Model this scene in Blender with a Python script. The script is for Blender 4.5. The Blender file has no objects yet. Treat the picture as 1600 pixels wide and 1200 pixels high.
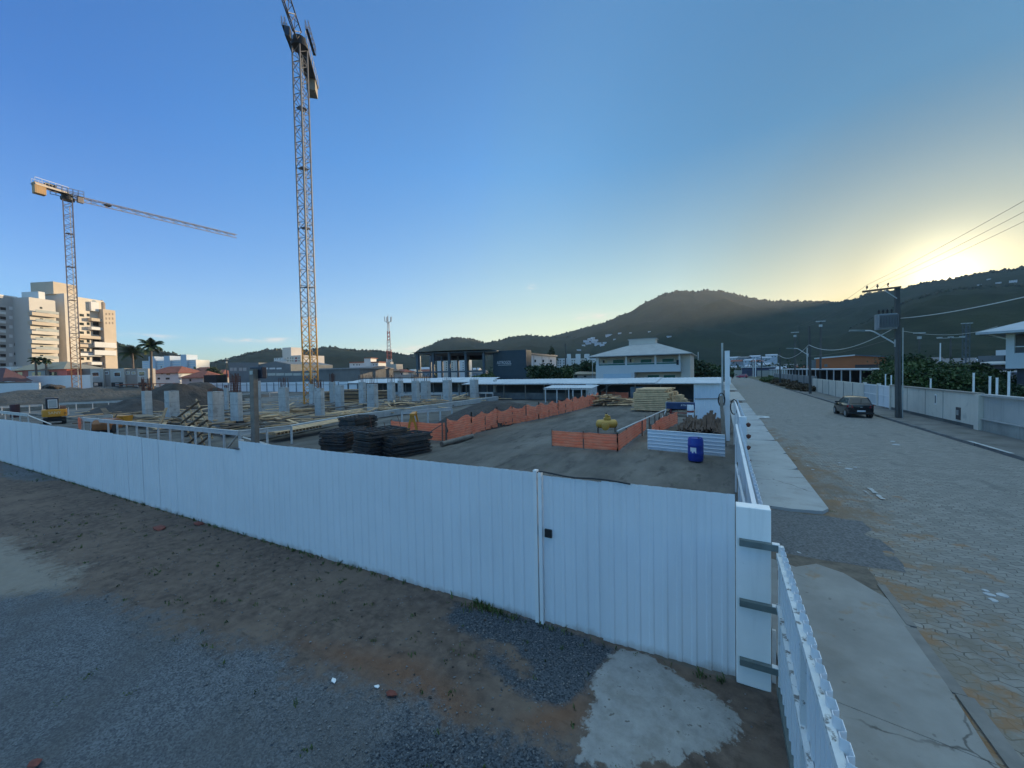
import bpy, math, random
import numpy as np
from mathutils import Vector, Matrix, noise as mnoise
R = math.radians
rnd = random.Random(7)
SC = bpy.context.scene
COL = SC.collection

# ---------------------------------------------------------------- camera geometry (used to survey points on the ground)
F = 610.0; H = 3.65
YAW = R(28.1); PITCH = math.atan(17/610); ROLL = .019
fwd = Vector((-math.sin(YAW)*math.cos(PITCH), math.cos(YAW)*math.cos(PITCH), -math.sin(PITCH)))
R0 = Vector((math.cos(YAW), math.sin(YAW), 0)); U0 = R0.cross(fwd)
cI = math.cos(ROLL)*R0 - math.sin(ROLL)*U0
cU = math.sin(ROLL)*R0 + math.cos(ROLL)*U0
EYE = Vector((0, 0, H))
def ray(px, py): return fwd + cI*((px-800)/F) + cU*((600-py)/F)
def G(px, py, z=0.0):
    d = ray(px, py); t = (z-H)/d.z; return Vector((t*d.x, t*d.y, z))
def Yp(px, py, Y):
    d = ray(px, py); return EYE + d*(Y/d.y)
def Xp(px, py, X):
    d = ray(px, py); return EYE + d*(X/d.x)
def Ax(px, py, a): return EYE + ray(px, py)*a        # a metres along the optical axis

# ---------------------------------------------------------------- object helpers
def tag(o, label=None, cat=None, group=None, kind=None):
    if label: o['label'] = label
    if cat: o['category'] = cat
    if group: o['group'] = group
    if kind: o['kind'] = kind
    return o
def thing(name, label, cat, loc=(0, 0, 0), rz=0, group=None):
    o = bpy.data.objects.new(name, None); COL.objects.link(o)
    o.empty_display_size = .2
    o.location = loc; o.rotation_euler = (0, 0, rz)
    return tag(o, label, cat, group)
def kids(o): return [c for c in bpy.data.objects if c.parent == o]
KIDS = {}
def copy_tree(o, parent=None):
    c = o.copy(); COL.objects.link(c)
    if parent: c.parent = parent; KIDS.setdefault(parent.name, []).append(c)
    for ch in KIDS.get(o.name, []): copy_tree(ch, c)
    return c
def dup(o, loc, rz=0, label=None, group=None, scale=None):
    c = copy_tree(o); c.location = loc; c.rotation_euler = (0, 0, rz)
    if label: c['label'] = label
    if group: c['group'] = group
    if scale: c.scale = scale
    return c

SPLIT = {'post', 'stile', 'hinge', 'hinge_lug', 'stake', 'leg', 'prop', 'back_rail', 'rung', 'bearer', 'joists', 'vent'}
class MB:
    """mesh builder: collects solids, links them as ONE object"""
    def __init__(s): s.v = []; s.f = []; s.pc = []
    def add(s, vs, fs):
        n = len(s.v); s.pc.append((n, len(s.f))); s.v += [tuple(p) for p in vs]; s.f += [tuple(i+n for i in f) for f in fs]; return s
    def box(s, x0, x1, y0, y1, z0, z1):
        return s.add([(x0,y0,z0),(x1,y0,z0),(x1,y1,z0),(x0,y1,z0),(x0,y0,z1),(x1,y0,z1),(x1,y1,z1),(x0,y1,z1)],
              [(0,3,2,1),(4,5,6,7),(0,1,5,4),(1,2,6,5),(2,3,7,6),(3,0,4,7)])
    def bar(s, a, b, w, h=None, up=(0,0,1)):
        """rectangular bar from a to b, w wide, h high"""
        h = h or w; a = Vector(a); b = Vector(b); d = (b-a).normalized(); u = Vector(up)
        if abs(d.dot(u)) > .98: u = Vector((0, 1, 0))
        r = d.cross(u).normalized(); u = r.cross(d)
        vs = [p + r*sx*w/2 + u*sz*h/2 for p in (a, b) for sx, sz in ((-1,-1),(1,-1),(1,1),(-1,1))]
        return s.add(vs, [(3,2,1,0),(4,5,6,7),(0,1,5,4),(1,2,6,5),(2,3,7,6),(3,0,4,7)])
    def tube(s, pts, r, n=8, r2=None):
        pts = [Vector(p) for p in pts]; m = len(pts); vs = []; fs = []
        for i, p in enumerate(pts):
            d = (pts[min(i+1, m-1)] - pts[max(i-1, 0)]).normalized()
            u = Vector((0,0,1)) if abs(d.z) < .95 else Vector((1,0,0))
            x = d.cross(u).normalized(); y = x.cross(d)
            rr = r if r2 is None else r + (r2-r)*i/(m-1)
            vs += [p + (x*math.cos(2*math.pi*k/n) + y*math.sin(2*math.pi*k/n))*rr for k in range(n)]
        for i in range(m-1):
            for k in range(n):
                a = i*n+k; b = i*n+(k+1) % n
                fs.append((a, b, b+n, a+n))
        fs += [tuple(range(n))[::-1], tuple(range((m-1)*n, m*n))]
        return s.add(vs, fs)
    def cyl(s, c, r, h, n=24, r2=None):
        c = Vector(c); return s.tube([c, c+Vector((0,0,h))], r, n, r2)
    def lathe(s, c, prof, n=24, axis='z'):
        vs = []; fs = []; m = len(prof); c = Vector(c)
        for (r, z) in prof:
            for k in range(n):
                a = 2*math.pi*k/n; x, y = r*math.cos(a), r*math.sin(a)
                p = (x, y, z) if axis == 'z' else ((z, x, y) if axis == 'x' else (x, z, y))
                vs.append(c + Vector(p))
        for i in range(m-1):
            for k in range(n):
                a = i*n+k; b = i*n+(k+1) % n
                fs.append((a, b, b+n, a+n))
        fs += [tuple(range(n))[::-1], tuple(range((m-1)*n, m*n))]
        return s.add(vs, fs)
    def prism(s, poly, z0, z1):
        n = len(poly)
        vs = [(x, y, z0) for x, y in poly] + [(x, y, z1) for x, y in poly]
        return s.add(vs, [tuple(range(n))[::-1], tuple(range(n, 2*n))] + [(i, (i+1) % n, (i+1) % n+n, i+n) for i in range(n)])
    def extr(s, poly, a, b, axis='x'):
        """polygon in (y,z) swept along x, or in (x,z) swept along y"""
        n = len(poly)
        f = (lambda t, p: (t, p[0], p[1])) if axis == 'x' else (lambda t, p: (p[0], t, p[1]))
        vs = [f(a, p) for p in poly] + [f(b, p) for p in poly]
        return s.add(vs, [tuple(range(n))[::-1], tuple(range(n, 2*n))] + [(i, (i+1) % n, (i+1) % n+n, i+n) for i in range(n)])
    def grid(s, rows):
        m = len(rows); n = len(rows[0]); vs = [p for r in rows for p in r]
        return s.add(vs, [(i*n+j, i*n+j+1, (i+1)*n+j+1, (i+1)*n+j) for i in range(m-1) for j in range(n-1)])
    def blob(s, c, r, seed=0, sub=2, amp=.25, sq=(1,1,1)):
        import bmesh
        bm = bmesh.new(); bmesh.ops.create_icosphere(bm, subdivisions=sub, radius=1)
        vs = []
        for v in bm.verts:
            k = 1 + amp*mnoise.noise(v.co*1.7 + Vector((seed*3.1, seed*1.7, 0)))
            vs.append((c[0]+v.co.x*k*r*sq[0], c[1]+v.co.y*k*r*sq[1], c[2]+v.co.z*k*r*sq[2]))
        fs = [tuple(v.index for v in f.verts) for f in bm.faces]; bm.free()
        return s.add(vs, fs)
    def corr(s, a, b, z0, z1, pitch=.18, depth=.016, t=.004, jag=0.0, seed=0):
        """trapezoidal corrugated sheet standing between plan points a and b"""
        a = Vector((a[0], a[1], 0)); b = Vector((b[0], b[1], 0)); L = (b-a).length; d = (b-a)/L
        nrm = Vector((d.y, -d.x, 0)); prof = []; x = 0.0; rr = random.Random(seed)
        while x < L-1e-6:
            for dx, o in ((0, 0), (.55, 0), (.65, 1), (.9, 1)):
                q = x + dx*pitch
                if q < L: prof.append((q, o*depth))
            x += pitch
        prof.append((L, 0)); n = len(prof)
        for off in (0, -t):
            rows = []
            for zz, j in ((z0, 1), (z1, 0)):
                rows.append([a + d*q + nrm*(o+off) + Vector((0, 0, zz + (jag*rr.uniform(-1, 1) if j else 0))) for q, o in prof])
            s.grid(rows)
        k = len(s.v)
        top0 = k - 4*n + n; top1 = k - n
        s.f += [(top0+i, top0+i+1, top1+i+1, top1+i) for i in range(n-1)]
        return s
    def build(s, name, mat, parent=None, smooth=False, off=None):
        if name in SPLIT and parent is not None and len(s.pc) > 1:      # posts, stiles, hinges: each its own part
            ends = s.pc[1:] + [(len(s.v), len(s.f))]; o = None
            for (v0, f0), (v1, f1) in zip(s.pc, ends):
                m = MB(); m.v = s.v[v0:v1]; m.f = [tuple(i-v0 for i in f) for f in s.f[f0:f1]]
                o = m.build(name, mat, parent, smooth, off)
            return o
        me = bpy.data.meshes.new(name)
        vs = s.v
        if off is not None: vs = [(x-off[0], y-off[1], z-off[2]) for x, y, z in vs]
        me.from_pydata(vs, [], s.f); me.update()
        if mat: me.materials.append(mat)
        if smooth:
            me.polygons.foreach_set('use_smooth', [True]*len(me.polygons))
            try: me.set_sharp_from_angle(angle=R(40))
            except Exception: pass
        o = bpy.data.objects.new(name, me); COL.objects.link(o)
        if parent: o.parent = parent; KIDS.setdefault(parent.name, []).append(o)
        return o
def fixn(o):
    import bmesh
    bm = bmesh.new(); bm.from_mesh(o.data); bmesh.ops.recalc_face_normals(bm, faces=bm.faces); bm.to_mesh(o.data); bm.free(); return o
def bevel(o, w=.01, seg=2):
    m = o.modifiers.new('bevel', 'BEVEL'); m.width = w; m.segments = seg; m.limit_method = 'ANGLE'; return o
def struct(name, mb, mat, **k):
    return tag(mb.build(name, mat, **k), kind='structure')
def solo(name, label, cat, mb, mat, group=None, loc=None, local=False, **k):
    """a thing that is one mesh; geometry in world coordinates, origin moved to loc"""
    o = mb.build(name, mat, off=None if local else loc, **k)
    if loc is not None: o.location = loc
    return tag(o, label, cat, group)
def text_mesh(txt, size, mat, parent, name, loc, rot=(R(90), 0, 0), ext=.004, align='CENTER', sx=1.0):
    cu = bpy.data.curves.new('t', 'FONT'); cu.body = txt; cu.size = size; cu.extrude = ext; cu.align_x = align; cu.align_y = 'CENTER'
    to = bpy.data.objects.new('t', cu); COL.objects.link(to)
    dg = bpy.context.evaluated_depsgraph_get(); dg.update()
    me = bpy.data.meshes.new_from_object(to.evaluated_get(dg)); bpy.data.objects.remove(to)
    me.materials.clear(); me.materials.append(mat)
    me.transform(Matrix.Translation(loc) @ Matrix.Rotation(rot[2], 4, 'Z') @ Matrix.Rotation(rot[0], 4, 'X') @ Matrix.Diagonal((sx, 1, 1, 1)))
    o = bpy.data.objects.new(name, me); COL.objects.link(o); o.parent = parent
    KIDS.setdefault(parent.name, []).append(o)
    return o

# ---------------------------------------------------------------- materials
class NT:
    def __init__(s, nt): s.t = nt
    def n(s, typ, **k):
        nd = s.t.nodes.new(typ)
        for a, b in k.items():
            if a.startswith('i_'):
                key = a[2:]; key = int(key) if key.isdigit() else key.replace('_', ' ')
                nd.inputs[key].default_value = b
            else: setattr(nd, a, b)
        return nd
    def l(s, a, b): s.t.links.new(a, b)
    def pos(s): return s.n('ShaderNodeNewGeometry').outputs['Position']
    def noise(s, scale, vec, detail=4, rough=.55):
        nd = s.n('ShaderNodeTexNoise'); nd.inputs['Scale'].default_value = scale; nd.inputs['Detail'].default_value = detail
        nd.inputs['Roughness'].default_value = rough; s.l(vec, nd.inputs['Vector']); return nd.outputs['Fac']
    def ramp(s, fac, stops, ip='LINEAR'):
        nd = s.n('ShaderNodeValToRGB'); nd.color_ramp.interpolation = ip; e = nd.color_ramp.elements
        while len(e) < len(stops): e.new(.5)
        for el, (p, c) in zip(e, stops):
            el.position = p; el.color = (*c, 1) if len(c) == 3 else c
        s.l(fac, nd.inputs['Fac']); return nd.outputs['Color']
    def step(s, fac, a, b):
        nd = s.n('ShaderNodeMapRange', clamp=True); nd.inputs['From Min'].default_value = a; nd.inputs['From Max'].default_value = b
        s.l(fac, nd.inputs['Value']); return nd.outputs['Result']
    def mix(s, fac, a, b, mode='MIX'):
        nd = s.n('ShaderNodeMix', data_type='RGBA', blend_type=mode)
        for sock, v in ((nd.inputs[0], fac), (nd.inputs[6], a), (nd.inputs[7], b)):
            if isinstance(v, (int, float)): sock.default_value = v
            elif isinstance(v, (tuple, list)): sock.default_value = (*v, 1) if len(v) == 3 else v
            else: s.l(v, sock)
        return nd.outputs[2]
    def math(s, op, a, b=0.0, c=None):
        nd = s.n('ShaderNodeMath', operation=op)
        for i, v in enumerate((a, b) if c is None else (a, b, c)):
            if isinstance(v, (int, float)): nd.inputs[i].default_value = v
            else: s.l(v, nd.inputs[i])
        return nd.outputs[0]
    def vmul(s, vec, sc):
        nd = s.n('ShaderNodeVectorMath', operation='MULTIPLY'); s.l(vec, nd.inputs[0]); nd.inputs[1].default_value = sc; return nd.outputs[0]
    def bump(s, h, strength, dist, prev=None):
        nd = s.n('ShaderNodeBump'); nd.inputs['Strength'].default_value = strength; nd.inputs['Distance'].default_value = dist
        s.l(h, nd.inputs['Height'])
        if prev is not None: s.l(prev, nd.inputs['Normal'])
        return nd.outputs['Normal']
def grime(m, z1, col, amt):
    """soil splashed up from the ground on the lowest part of a sheet"""
    t = NT(m.node_tree); b = m.node_tree.nodes['Principled BSDF']; p = t.pos(); sx = t.n('ShaderNodeSeparateXYZ'); t.l(p, sx.inputs[0])
    src = b.inputs['Base Color'].links[0].from_socket
    k = t.math('ADD', t.math('DIVIDE', sx.outputs[2], -z1), t.math('MULTIPLY', t.noise(3.0, t.vmul(p, (1, 1, .6)), 6, .7), 2.0))
    t.l(t.mix(t.math('MULTIPLY', t.step(k, .35, 1.0), amt), src, col), b.inputs['Base Color'])
def newmat(name):
    m = bpy.data.materials.new(name); m.use_nodes = True
    nt = NT(m.node_tree); b = m.node_tree.nodes['Principled BSDF']
    return m, nt, b
MATS = {}
def M(name, col, rough=.7, var=.18, scale=3.0, bump=.0, bscale=40., bdist=.01, metal=0.0, stain=None, spec=None, streak=0.0, coat=0.0):
    """general worn material: base colour varied by world-space noise, optional stains, vertical streaks, bump"""
    if name in MATS: return MATS[name]
    m, t, b = newmat(name); p = t.pos()
    f = t.noise(scale, p, 5, .6)
    lo = tuple(c*(1-var) for c in col); hi = tuple(min(1, c*(1+var)) for c in col)
    c = t.ramp(f, [(.3, lo), (.7, hi)])
    if streak:
        f2 = t.noise(1.0, t.vmul(p, (9, 9, .5)), 4, .6)
        c = t.mix(t.math('MULTIPLY', t.step(f2, .52, .75), streak), c, tuple(k*.45 for k in col))
    if stain:
        sc, th, scol, amt = stain
        f3 = t.noise(sc, p, 6, .65)
        c = t.mix(t.math('MULTIPLY', t.step(f3, th, th+.08), amt), c, scol)
    t.l(c, b.inputs['Base Color'])
    rr = t.step(t.noise(scale*3, p), 0, 1)
    t.l(t.math('ADD', t.math('MULTIPLY', rr, .25), rough-.12), b.inputs['Roughness'])
    b.inputs['Metallic'].default_value = metal
    if spec is not None: b.inputs['Specular IOR Level'].default_value = spec
    if coat: b.inputs['Coat Weight'].default_value = coat
    if bump: t.l(t.bump(t.noise(bscale, p, 5, .6), bump, bdist), b.inputs['Normal'])
    MATS[name] = m; return m
def leafmat(name, a, bcol, scale=1.5):
    if name in MATS: return MATS[name]
    m, t, b = newmat(name); p = t.pos()
    f = t.noise(scale, p, 3, .6)
    c = t.ramp(f, [(.3, a), (.5, tuple((x+y)/2 for x, y in zip(a, bcol))), (.7, bcol)])
    t.l(c, b.inputs['Base Color']); b.inputs['Roughness'].default_value = .6
    b.inputs['Specular IOR Level'].default_value = .3
    MATS[name] = m; return m
white_sheet = M('white_sheet_metal', (.70,.72,.74), .42, .04, .8, streak=.10, spec=.5, stain=(1.1,.70,(.4,.38,.35),.3), bump=.12, bscale=1.3, bdist=.05)
grime(white_sheet, .16, (.30,.25,.20), .55)
white_paint = M('white_paint', (.74,.74,.73), .6, .06, 2.0, stain=(6,.64,(.4,.36,.32),.4))
white_wood = M('white_board_paint', (.54,.52,.49), .7, .12, 4., stain=(9,.6,(.3,.24,.18),.5))
concrete = M('cast_concrete', (.40,.40,.385), .85, .16, 1.6, bump=.3, bscale=30, stain=(2.5,.6,(.24,.24,.23),.5), streak=.35)
concrete_floor = M('trowelled_concrete', (.40,.385,.36), .85, .14, .9, bump=.25, bscale=60, stain=(1.6,.56,(.25,.22,.18),.55))
pale_wall = M('pale_render_wall', (.60,.555,.475), .85, .08, .6, bump=.15, bscale=25, stain=(.9,.6,(.33,.32,.29),.5), streak=.25)
grey_wall = M('grey_block_wall', (.22,.225,.22), .9, .2, 1.0, bump=.3, bscale=12, streak=.4)
wood = M('raw_timber', (.42,.265,.14), .75, .3, 2.5, bump=.2, bscale=30, streak=.3)
wood_pale = M('pale_timber', (.66,.43,.23), .75, .25, 3., bump=.2, bscale=30)
wood_dark = M('weathered_timber', (.15,.115,.085), .85, .35, 3., bump=.3, bscale=30)
post_wood = M('grey_timber_post', (.17,.15,.125), .85, .25, 3., bump=.3, bscale=20, streak=.4)
rust = M('rusty_rebar', (.10,.035,.022), .8, .3, 6.)
dark_steel = M('dark_steel', (.03,.032,.036), .55, .3, 4., metal=.3)
galv = M('galvanised_steel', (.36,.38,.38), .45, .15, 3., metal=.6)
green_steel = M('aged_channel_steel', (.17,.20,.19), .55, .2, 6., metal=.4)
black = M('black_plastic', (.012,.012,.014), .5, .2, 4.)
rubber = M('tyre_rubber', (.018,.018,.018), .85, .2, 8.)
yellow = M('yellow_machine_paint', (.60,.25,.02), .42, .12, 2., stain=(4,.6,(.16,.1,.05),.6))
crane_yellow = M('crane_yellow_paint', (.56,.235,.02), .5, .15, 1.)
crane_grey = M('crane_upper_grey', (.14,.14,.15), .5, .15, 1.)
crane_pale = M('crane_pale_paint', (.55,.50,.42), .5, .1, 1.)
red_dark = M('dull_red_paint', (.28,.05,.04), .7, .2, 3.)
glass = M('dark_window_glass', (.02,.03,.035), .08, .1, 1., spec=.8)
green_glass = M('green_window_glass', (.022,.12,.095), .35, .2, 1., spec=.25)
roof_tile = M('red_clay_tiles', (.24,.075,.045), .85, .25, 1.2, bump=.4, bscale=5, bdist=.05)
roof_grey = M('grey_roof_tiles', (.36,.36,.345), .8, .12, .9, bump=.3, bscale=6, bdist=.03)
roof_tan = M('tan_fibre_roof', (.30,.25,.18), .85, .15, .8)
tree_bark = M('tree_bark', (.09,.07,.05), .9, .3, 6., bump=.5, bscale=15)
leaf_a = leafmat('foliage_mid', (.016,.036,.011), (.075,.115,.032))
leaf_b = leafmat('foliage_dark', (.012,.028,.012), (.035,.065,.022))
leaf_w = leafmat('weed_leaves', (.04,.07,.02), (.10,.13,.04), 5.)
leaf_dry = leafmat('dry_scrub', (.06,.04,.025), (.12,.085,.045), 2.)
# ---------------------------------------------------------------- ground, road, pavements
def seg_dist(px, py, poly, closed=True):
    n = len(poly); d = np.full(px.shape, 1e9)
    for i in range(n if closed else n-1):
        x0, y0 = poly[i]; x1, y1 = poly[(i+1) % n]
        dx, dy = x1-x0, y1-y0; L = dx*dx+dy*dy+1e-12
        t = np.clip(((px-x0)*dx+(py-y0)*dy)/L, 0, 1)
        d = np.minimum(d, np.hypot(px-x0-t*dx, py-y0-t*dy))
    return d
def inside(px, py, poly):
    n = len(poly); r = np.zeros(px.shape, bool)
    for i in range(n):
        x0, y0 = poly[i]; x1, y1 = poly[(i+1) % n]
        c = ((y0 > py) != (y1 > py)) & (px < (x1-x0)*(py-y0)/((y1-y0) if abs(y1-y0) > 1e-9 else 1e-9)+x0)
        r ^= c
    return r
def pmask(px, py, poly, soft):
    d = seg_dist(px, py, poly); s = np.where(inside(px, py, poly), d, -d)
    return np.clip(.5 + s/(2*soft), 0, 1)
def W(pts): return [tuple(G(x, y).xy) for x, y in pts]
P_concrete = W([(968,1012),(935,1045),(922,1068),(938,1085),(905,1160),(900,1190),(960,1200),(1080,1180),(1155,1145),(1150,1115),(1100,1075),(1050,1045),(1010,1022)])
P_dark = W([(715,942),(690,968),(750,995),(775,1050),(825,1088),(880,1100),(925,1062),(965,1012),(930,996),(845,968)])
P_sand = W([(770,1000),(800,1040),(830,1060),(828,1035),(800,1005)])
P_dark2 = W([(560,1160),(640,1100),(700,1118),(760,1122),(860,1140),(1020,1200),(1000,1290),(500,1290)])
P_gravel = W([(-400,990),(-150,950),(60,925),(160,930),(300,990),(360,995),(420,1015),(480,1050),(600,1075),(660,1090),(720,1150),(900,1200),(900,1400),(-400,1400)])
P_gravel2 = W([(0,722),(0,745),(60,752),(110,748),(60,734)])
P_pale = W([(-300,880),(0,840),(60,870),(120,890),(100,925),(0,935),(-300,960)])
P_red = W([(470,1000),(590,1015),(660,1035),(740,1090),(735,1118),(700,1118),(640,1085),(560,1050)])
P_red2 = W([(905,1080),(870,1100),(810,1120),(820,1140),(870,1145),(910,1120)])
xs = np.concatenate([[-4000,-2500,-1500,-800,-400,-250,-160,-120,-95,-80], np.arange(-70,-34,1.0), np.arange(-34,-14,.25), np.arange(-14,1.2,.085), [1.2,2,3,6,12,20,40,80,150,300,700,1500,3000,4000]])
ys = np.concatenate([[-600,-200,-60,-20,-8,-3,0], np.arange(1,8,.085), np.arange(8,14,.2), np.arange(14,52,.55), [55,60,70,90,120,170,250,400,700,1200,2000,3000,4500]])
X, Y = np.meshgrid(xs, ys)
Z = np.zeros(X.shape)
flat = X.ravel(); flay = Y.ravel()
zz = np.zeros(flat.shape)
for i, (x, y) in enumerate(zip(flat, flay)):
    if -70 < x < .9 and 1 <= y < 52:
        v = Vector((x, y, 0))
        a = .02 if y < 5.2 else .05
        zz[i] = a*mnoise.noise(v*.9) + a*.5*mnoise.noise(v*2.7) + (.012*mnoise.noise(v*7) if y < 9 else 0) - a
m_con = pmask(flat, flay, P_concrete, .30)
m_drk = np.maximum(pmask(flat, flay, P_dark, .22)*(1-pmask(flat, flay, P_sand, .15)), .7*pmask(flat, flay, P_dark2, .4))
m_grv = np.maximum(pmask(flat, flay, P_gravel, .75), pmask(flat, flay, P_gravel2, .5))
m_pal = pmask(flat, flay, P_pale, .8)
m_red = np.maximum(pmask(flat, flay, P_red, .28), pmask(flat, flay, P_red2, .2))
m_site = np.clip((flay-5.15)/.1, 0, 1)*(flat < 1.0)*(flat > -130)*(flay < 60)
zz = np.where(m_con > .5, zz*.2+.012, zz); zz -= .012*(m_grv > .5)
gr = MB(); nrow, ncol = X.shape
gr.v = list(zip(flat.tolist(), flay.tolist(), zz.tolist()))
gr.f = [(i*ncol+j, i*ncol+j+1, (i+1)*ncol+j+1, (i+1)*ncol+j) for i in range(nrow-1) for j in range(ncol-1)]
def ground_mat():
    m, t, b = newmat('lot_soil_and_gravel'); p = t.pos()
    at = t.n('ShaderNodeVertexColor', layer_name='mask'); at2 = t.n('ShaderNodeVertexColor', layer_name='mask2')
    s1 = t.n('ShaderNodeSeparateColor'); s2 = t.n('ShaderNodeSeparateColor'); t.l(at.outputs['Color'], s1.inputs[0]); t.l(at2.outputs['Color'], s2.inputs[0])
    nz = t.math('SUBTRACT', t.math('ADD', t.math('MULTIPLY', t.noise(1.6, p, 6, .7), .55), t.math('MULTIPLY', t.noise(9, p, 5, .65), .45)), .5)
    def th(ch, k=1.6, w=.14):
        q = t.math('ADD', ch, t.math('MULTIPLY', nz, k)); return t.step(q, .5-w, .5+w)
    fine = t.noise(55, p, 3, .7); med = t.noise(6, p, 6, .65); big = t.noise(.7, p, 4, .6)
    soil = t.mix(t.step(med, .35, .68), (.080,.061,.051), (.160,.122,.098))
    soil = t.mix(t.math('MULTIPLY', t.step(big, .45, .65), .7), soil, (.180,.135,.105))
    clod = t.step(t.noise(3.4, t.vmul(p, (.6, 1.6, 1)), 6, .7), .57, .66)
    soil = t.mix(t.math('MULTIPLY', clod, .6), soil, (.050,.044,.036))
    soil = t.mix(t.math('MULTIPLY', t.step(t.noise(2.3, p, 6, .7), .66, .72), .45), soil, (.055,.07,.03))
    vo = t.n('ShaderNodeTexVoronoi'); vo.inputs['Scale'].default_value = 62; t.l(p, vo.inputs['Vector'])
    vob = t.n('ShaderNodeSeparateColor'); t.l(vo.outputs['Color'], vob.inputs[0])
    peb = t.mix(vob.outputs[0], (.062,.069,.077), (.18,.19,.20))
    pebd = t.mix(vob.outputs[0], (.022,.027,.034), (.10,.115,.13))
    peb = t.mix(t.math('MULTIPLY', t.step(big, .45, .65), .6), peb, (.095,.092,.088)); peb = t.mix(t.math('MULTIPLY', t.step(med, .5, .7), .35), peb, (.06,.064,.07))
    c = t.mix(th(s2.outputs[1]), soil, t.mix(med, (.19,.165,.135), (.27,.24,.2)))
    c = t.mix(t.math('MULTIPLY', th(s1.outputs[2], 1.2, .3), .75), c, t.mix(med, (.12,.06,.035), (.21,.115,.07)))
    c = t.mix(th(s1.outputs[0]), c, peb)
    c = t.mix(th(s1.outputs[1]), c, pebd)
    con = t.mix(t.step(med, .3, .7), (.215,.215,.21), (.33,.33,.32))
    con = t.mix(t.math('MULTIPLY', t.step(t.noise(12, p, 3, .5), .66, .70), .8), con, (.09,.08,.07))
    con = t.mix(t.math('MULTIPLY', t.step(t.noise(2.6, p, 6, .7), .5, .62), .5), con, (.20,.19,.17))
    c = t.mix(th(s2.outputs[0], 1.5, .04), c, con)
    yard = t.mix(t.step(t.noise(.5, t.vmul(p, (1, .35, 1)), 6, .65), .35, .65), (.085,.080,.072), (.19,.175,.152))
    yard = t.mix(t.math('MULTIPLY', t.step(t.noise(2.2, t.vmul(p, (1, .25, 1)), 6, .7), .55, .65), .6), yard, (.055,.050,.044))
    yard = t.mix(t.math('MULTIPLY', t.step(t.noise(.9, p, 5, .7), .62, .68), .4), yard, (.07,.085,.04))
    c = t.mix(s2.outputs[2], c, yard)
    far = t.step(t.noise(.012, p, 6, .6), .4, .6)
    c2 = t.mix(far, (.05,.065,.03), (.12,.115,.09))
    sx = t.n('ShaderNodeVectorMath', operation='LENGTH'); t.l(p, sx.inputs[0])
    c = t.mix(t.step(sx.outputs['Value'], 120, 190), c, c2)
    t.l(c, b.inputs['Base Color']); b.inputs['Roughness'].default_value = .95; b.inputs['Specular IOR Level'].default_value = .2
    hgt = t.math('ADD', t.math('MULTIPLY', med, .8), t.math('MULTIPLY', fine, .25))
    n1 = t.bump(hgt, .55, .05); 
    n2 = t.bump(t.math('MULTIPLY', vo.outputs['Distance'], s1.outputs[0]), .5, .02, n1)
    t.l(n2, b.inputs['Normal'])
    return m
g_o = struct('ground', gr, ground_mat(), smooth=True)
for nm, ch in (('mask', (m_grv, m_drk, m_red)), ('mask2', (m_con, m_pal, m_site))):
    ca = g_o.data.color_attributes.new(nm, 'FLOAT_COLOR', 'POINT')
    arr = np.ones((len(flat), 4), np.float32); arr[:, 0], arr[:, 1], arr[:, 2] = ch
    ca.data.foreach_set('color', arr.ravel())

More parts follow.
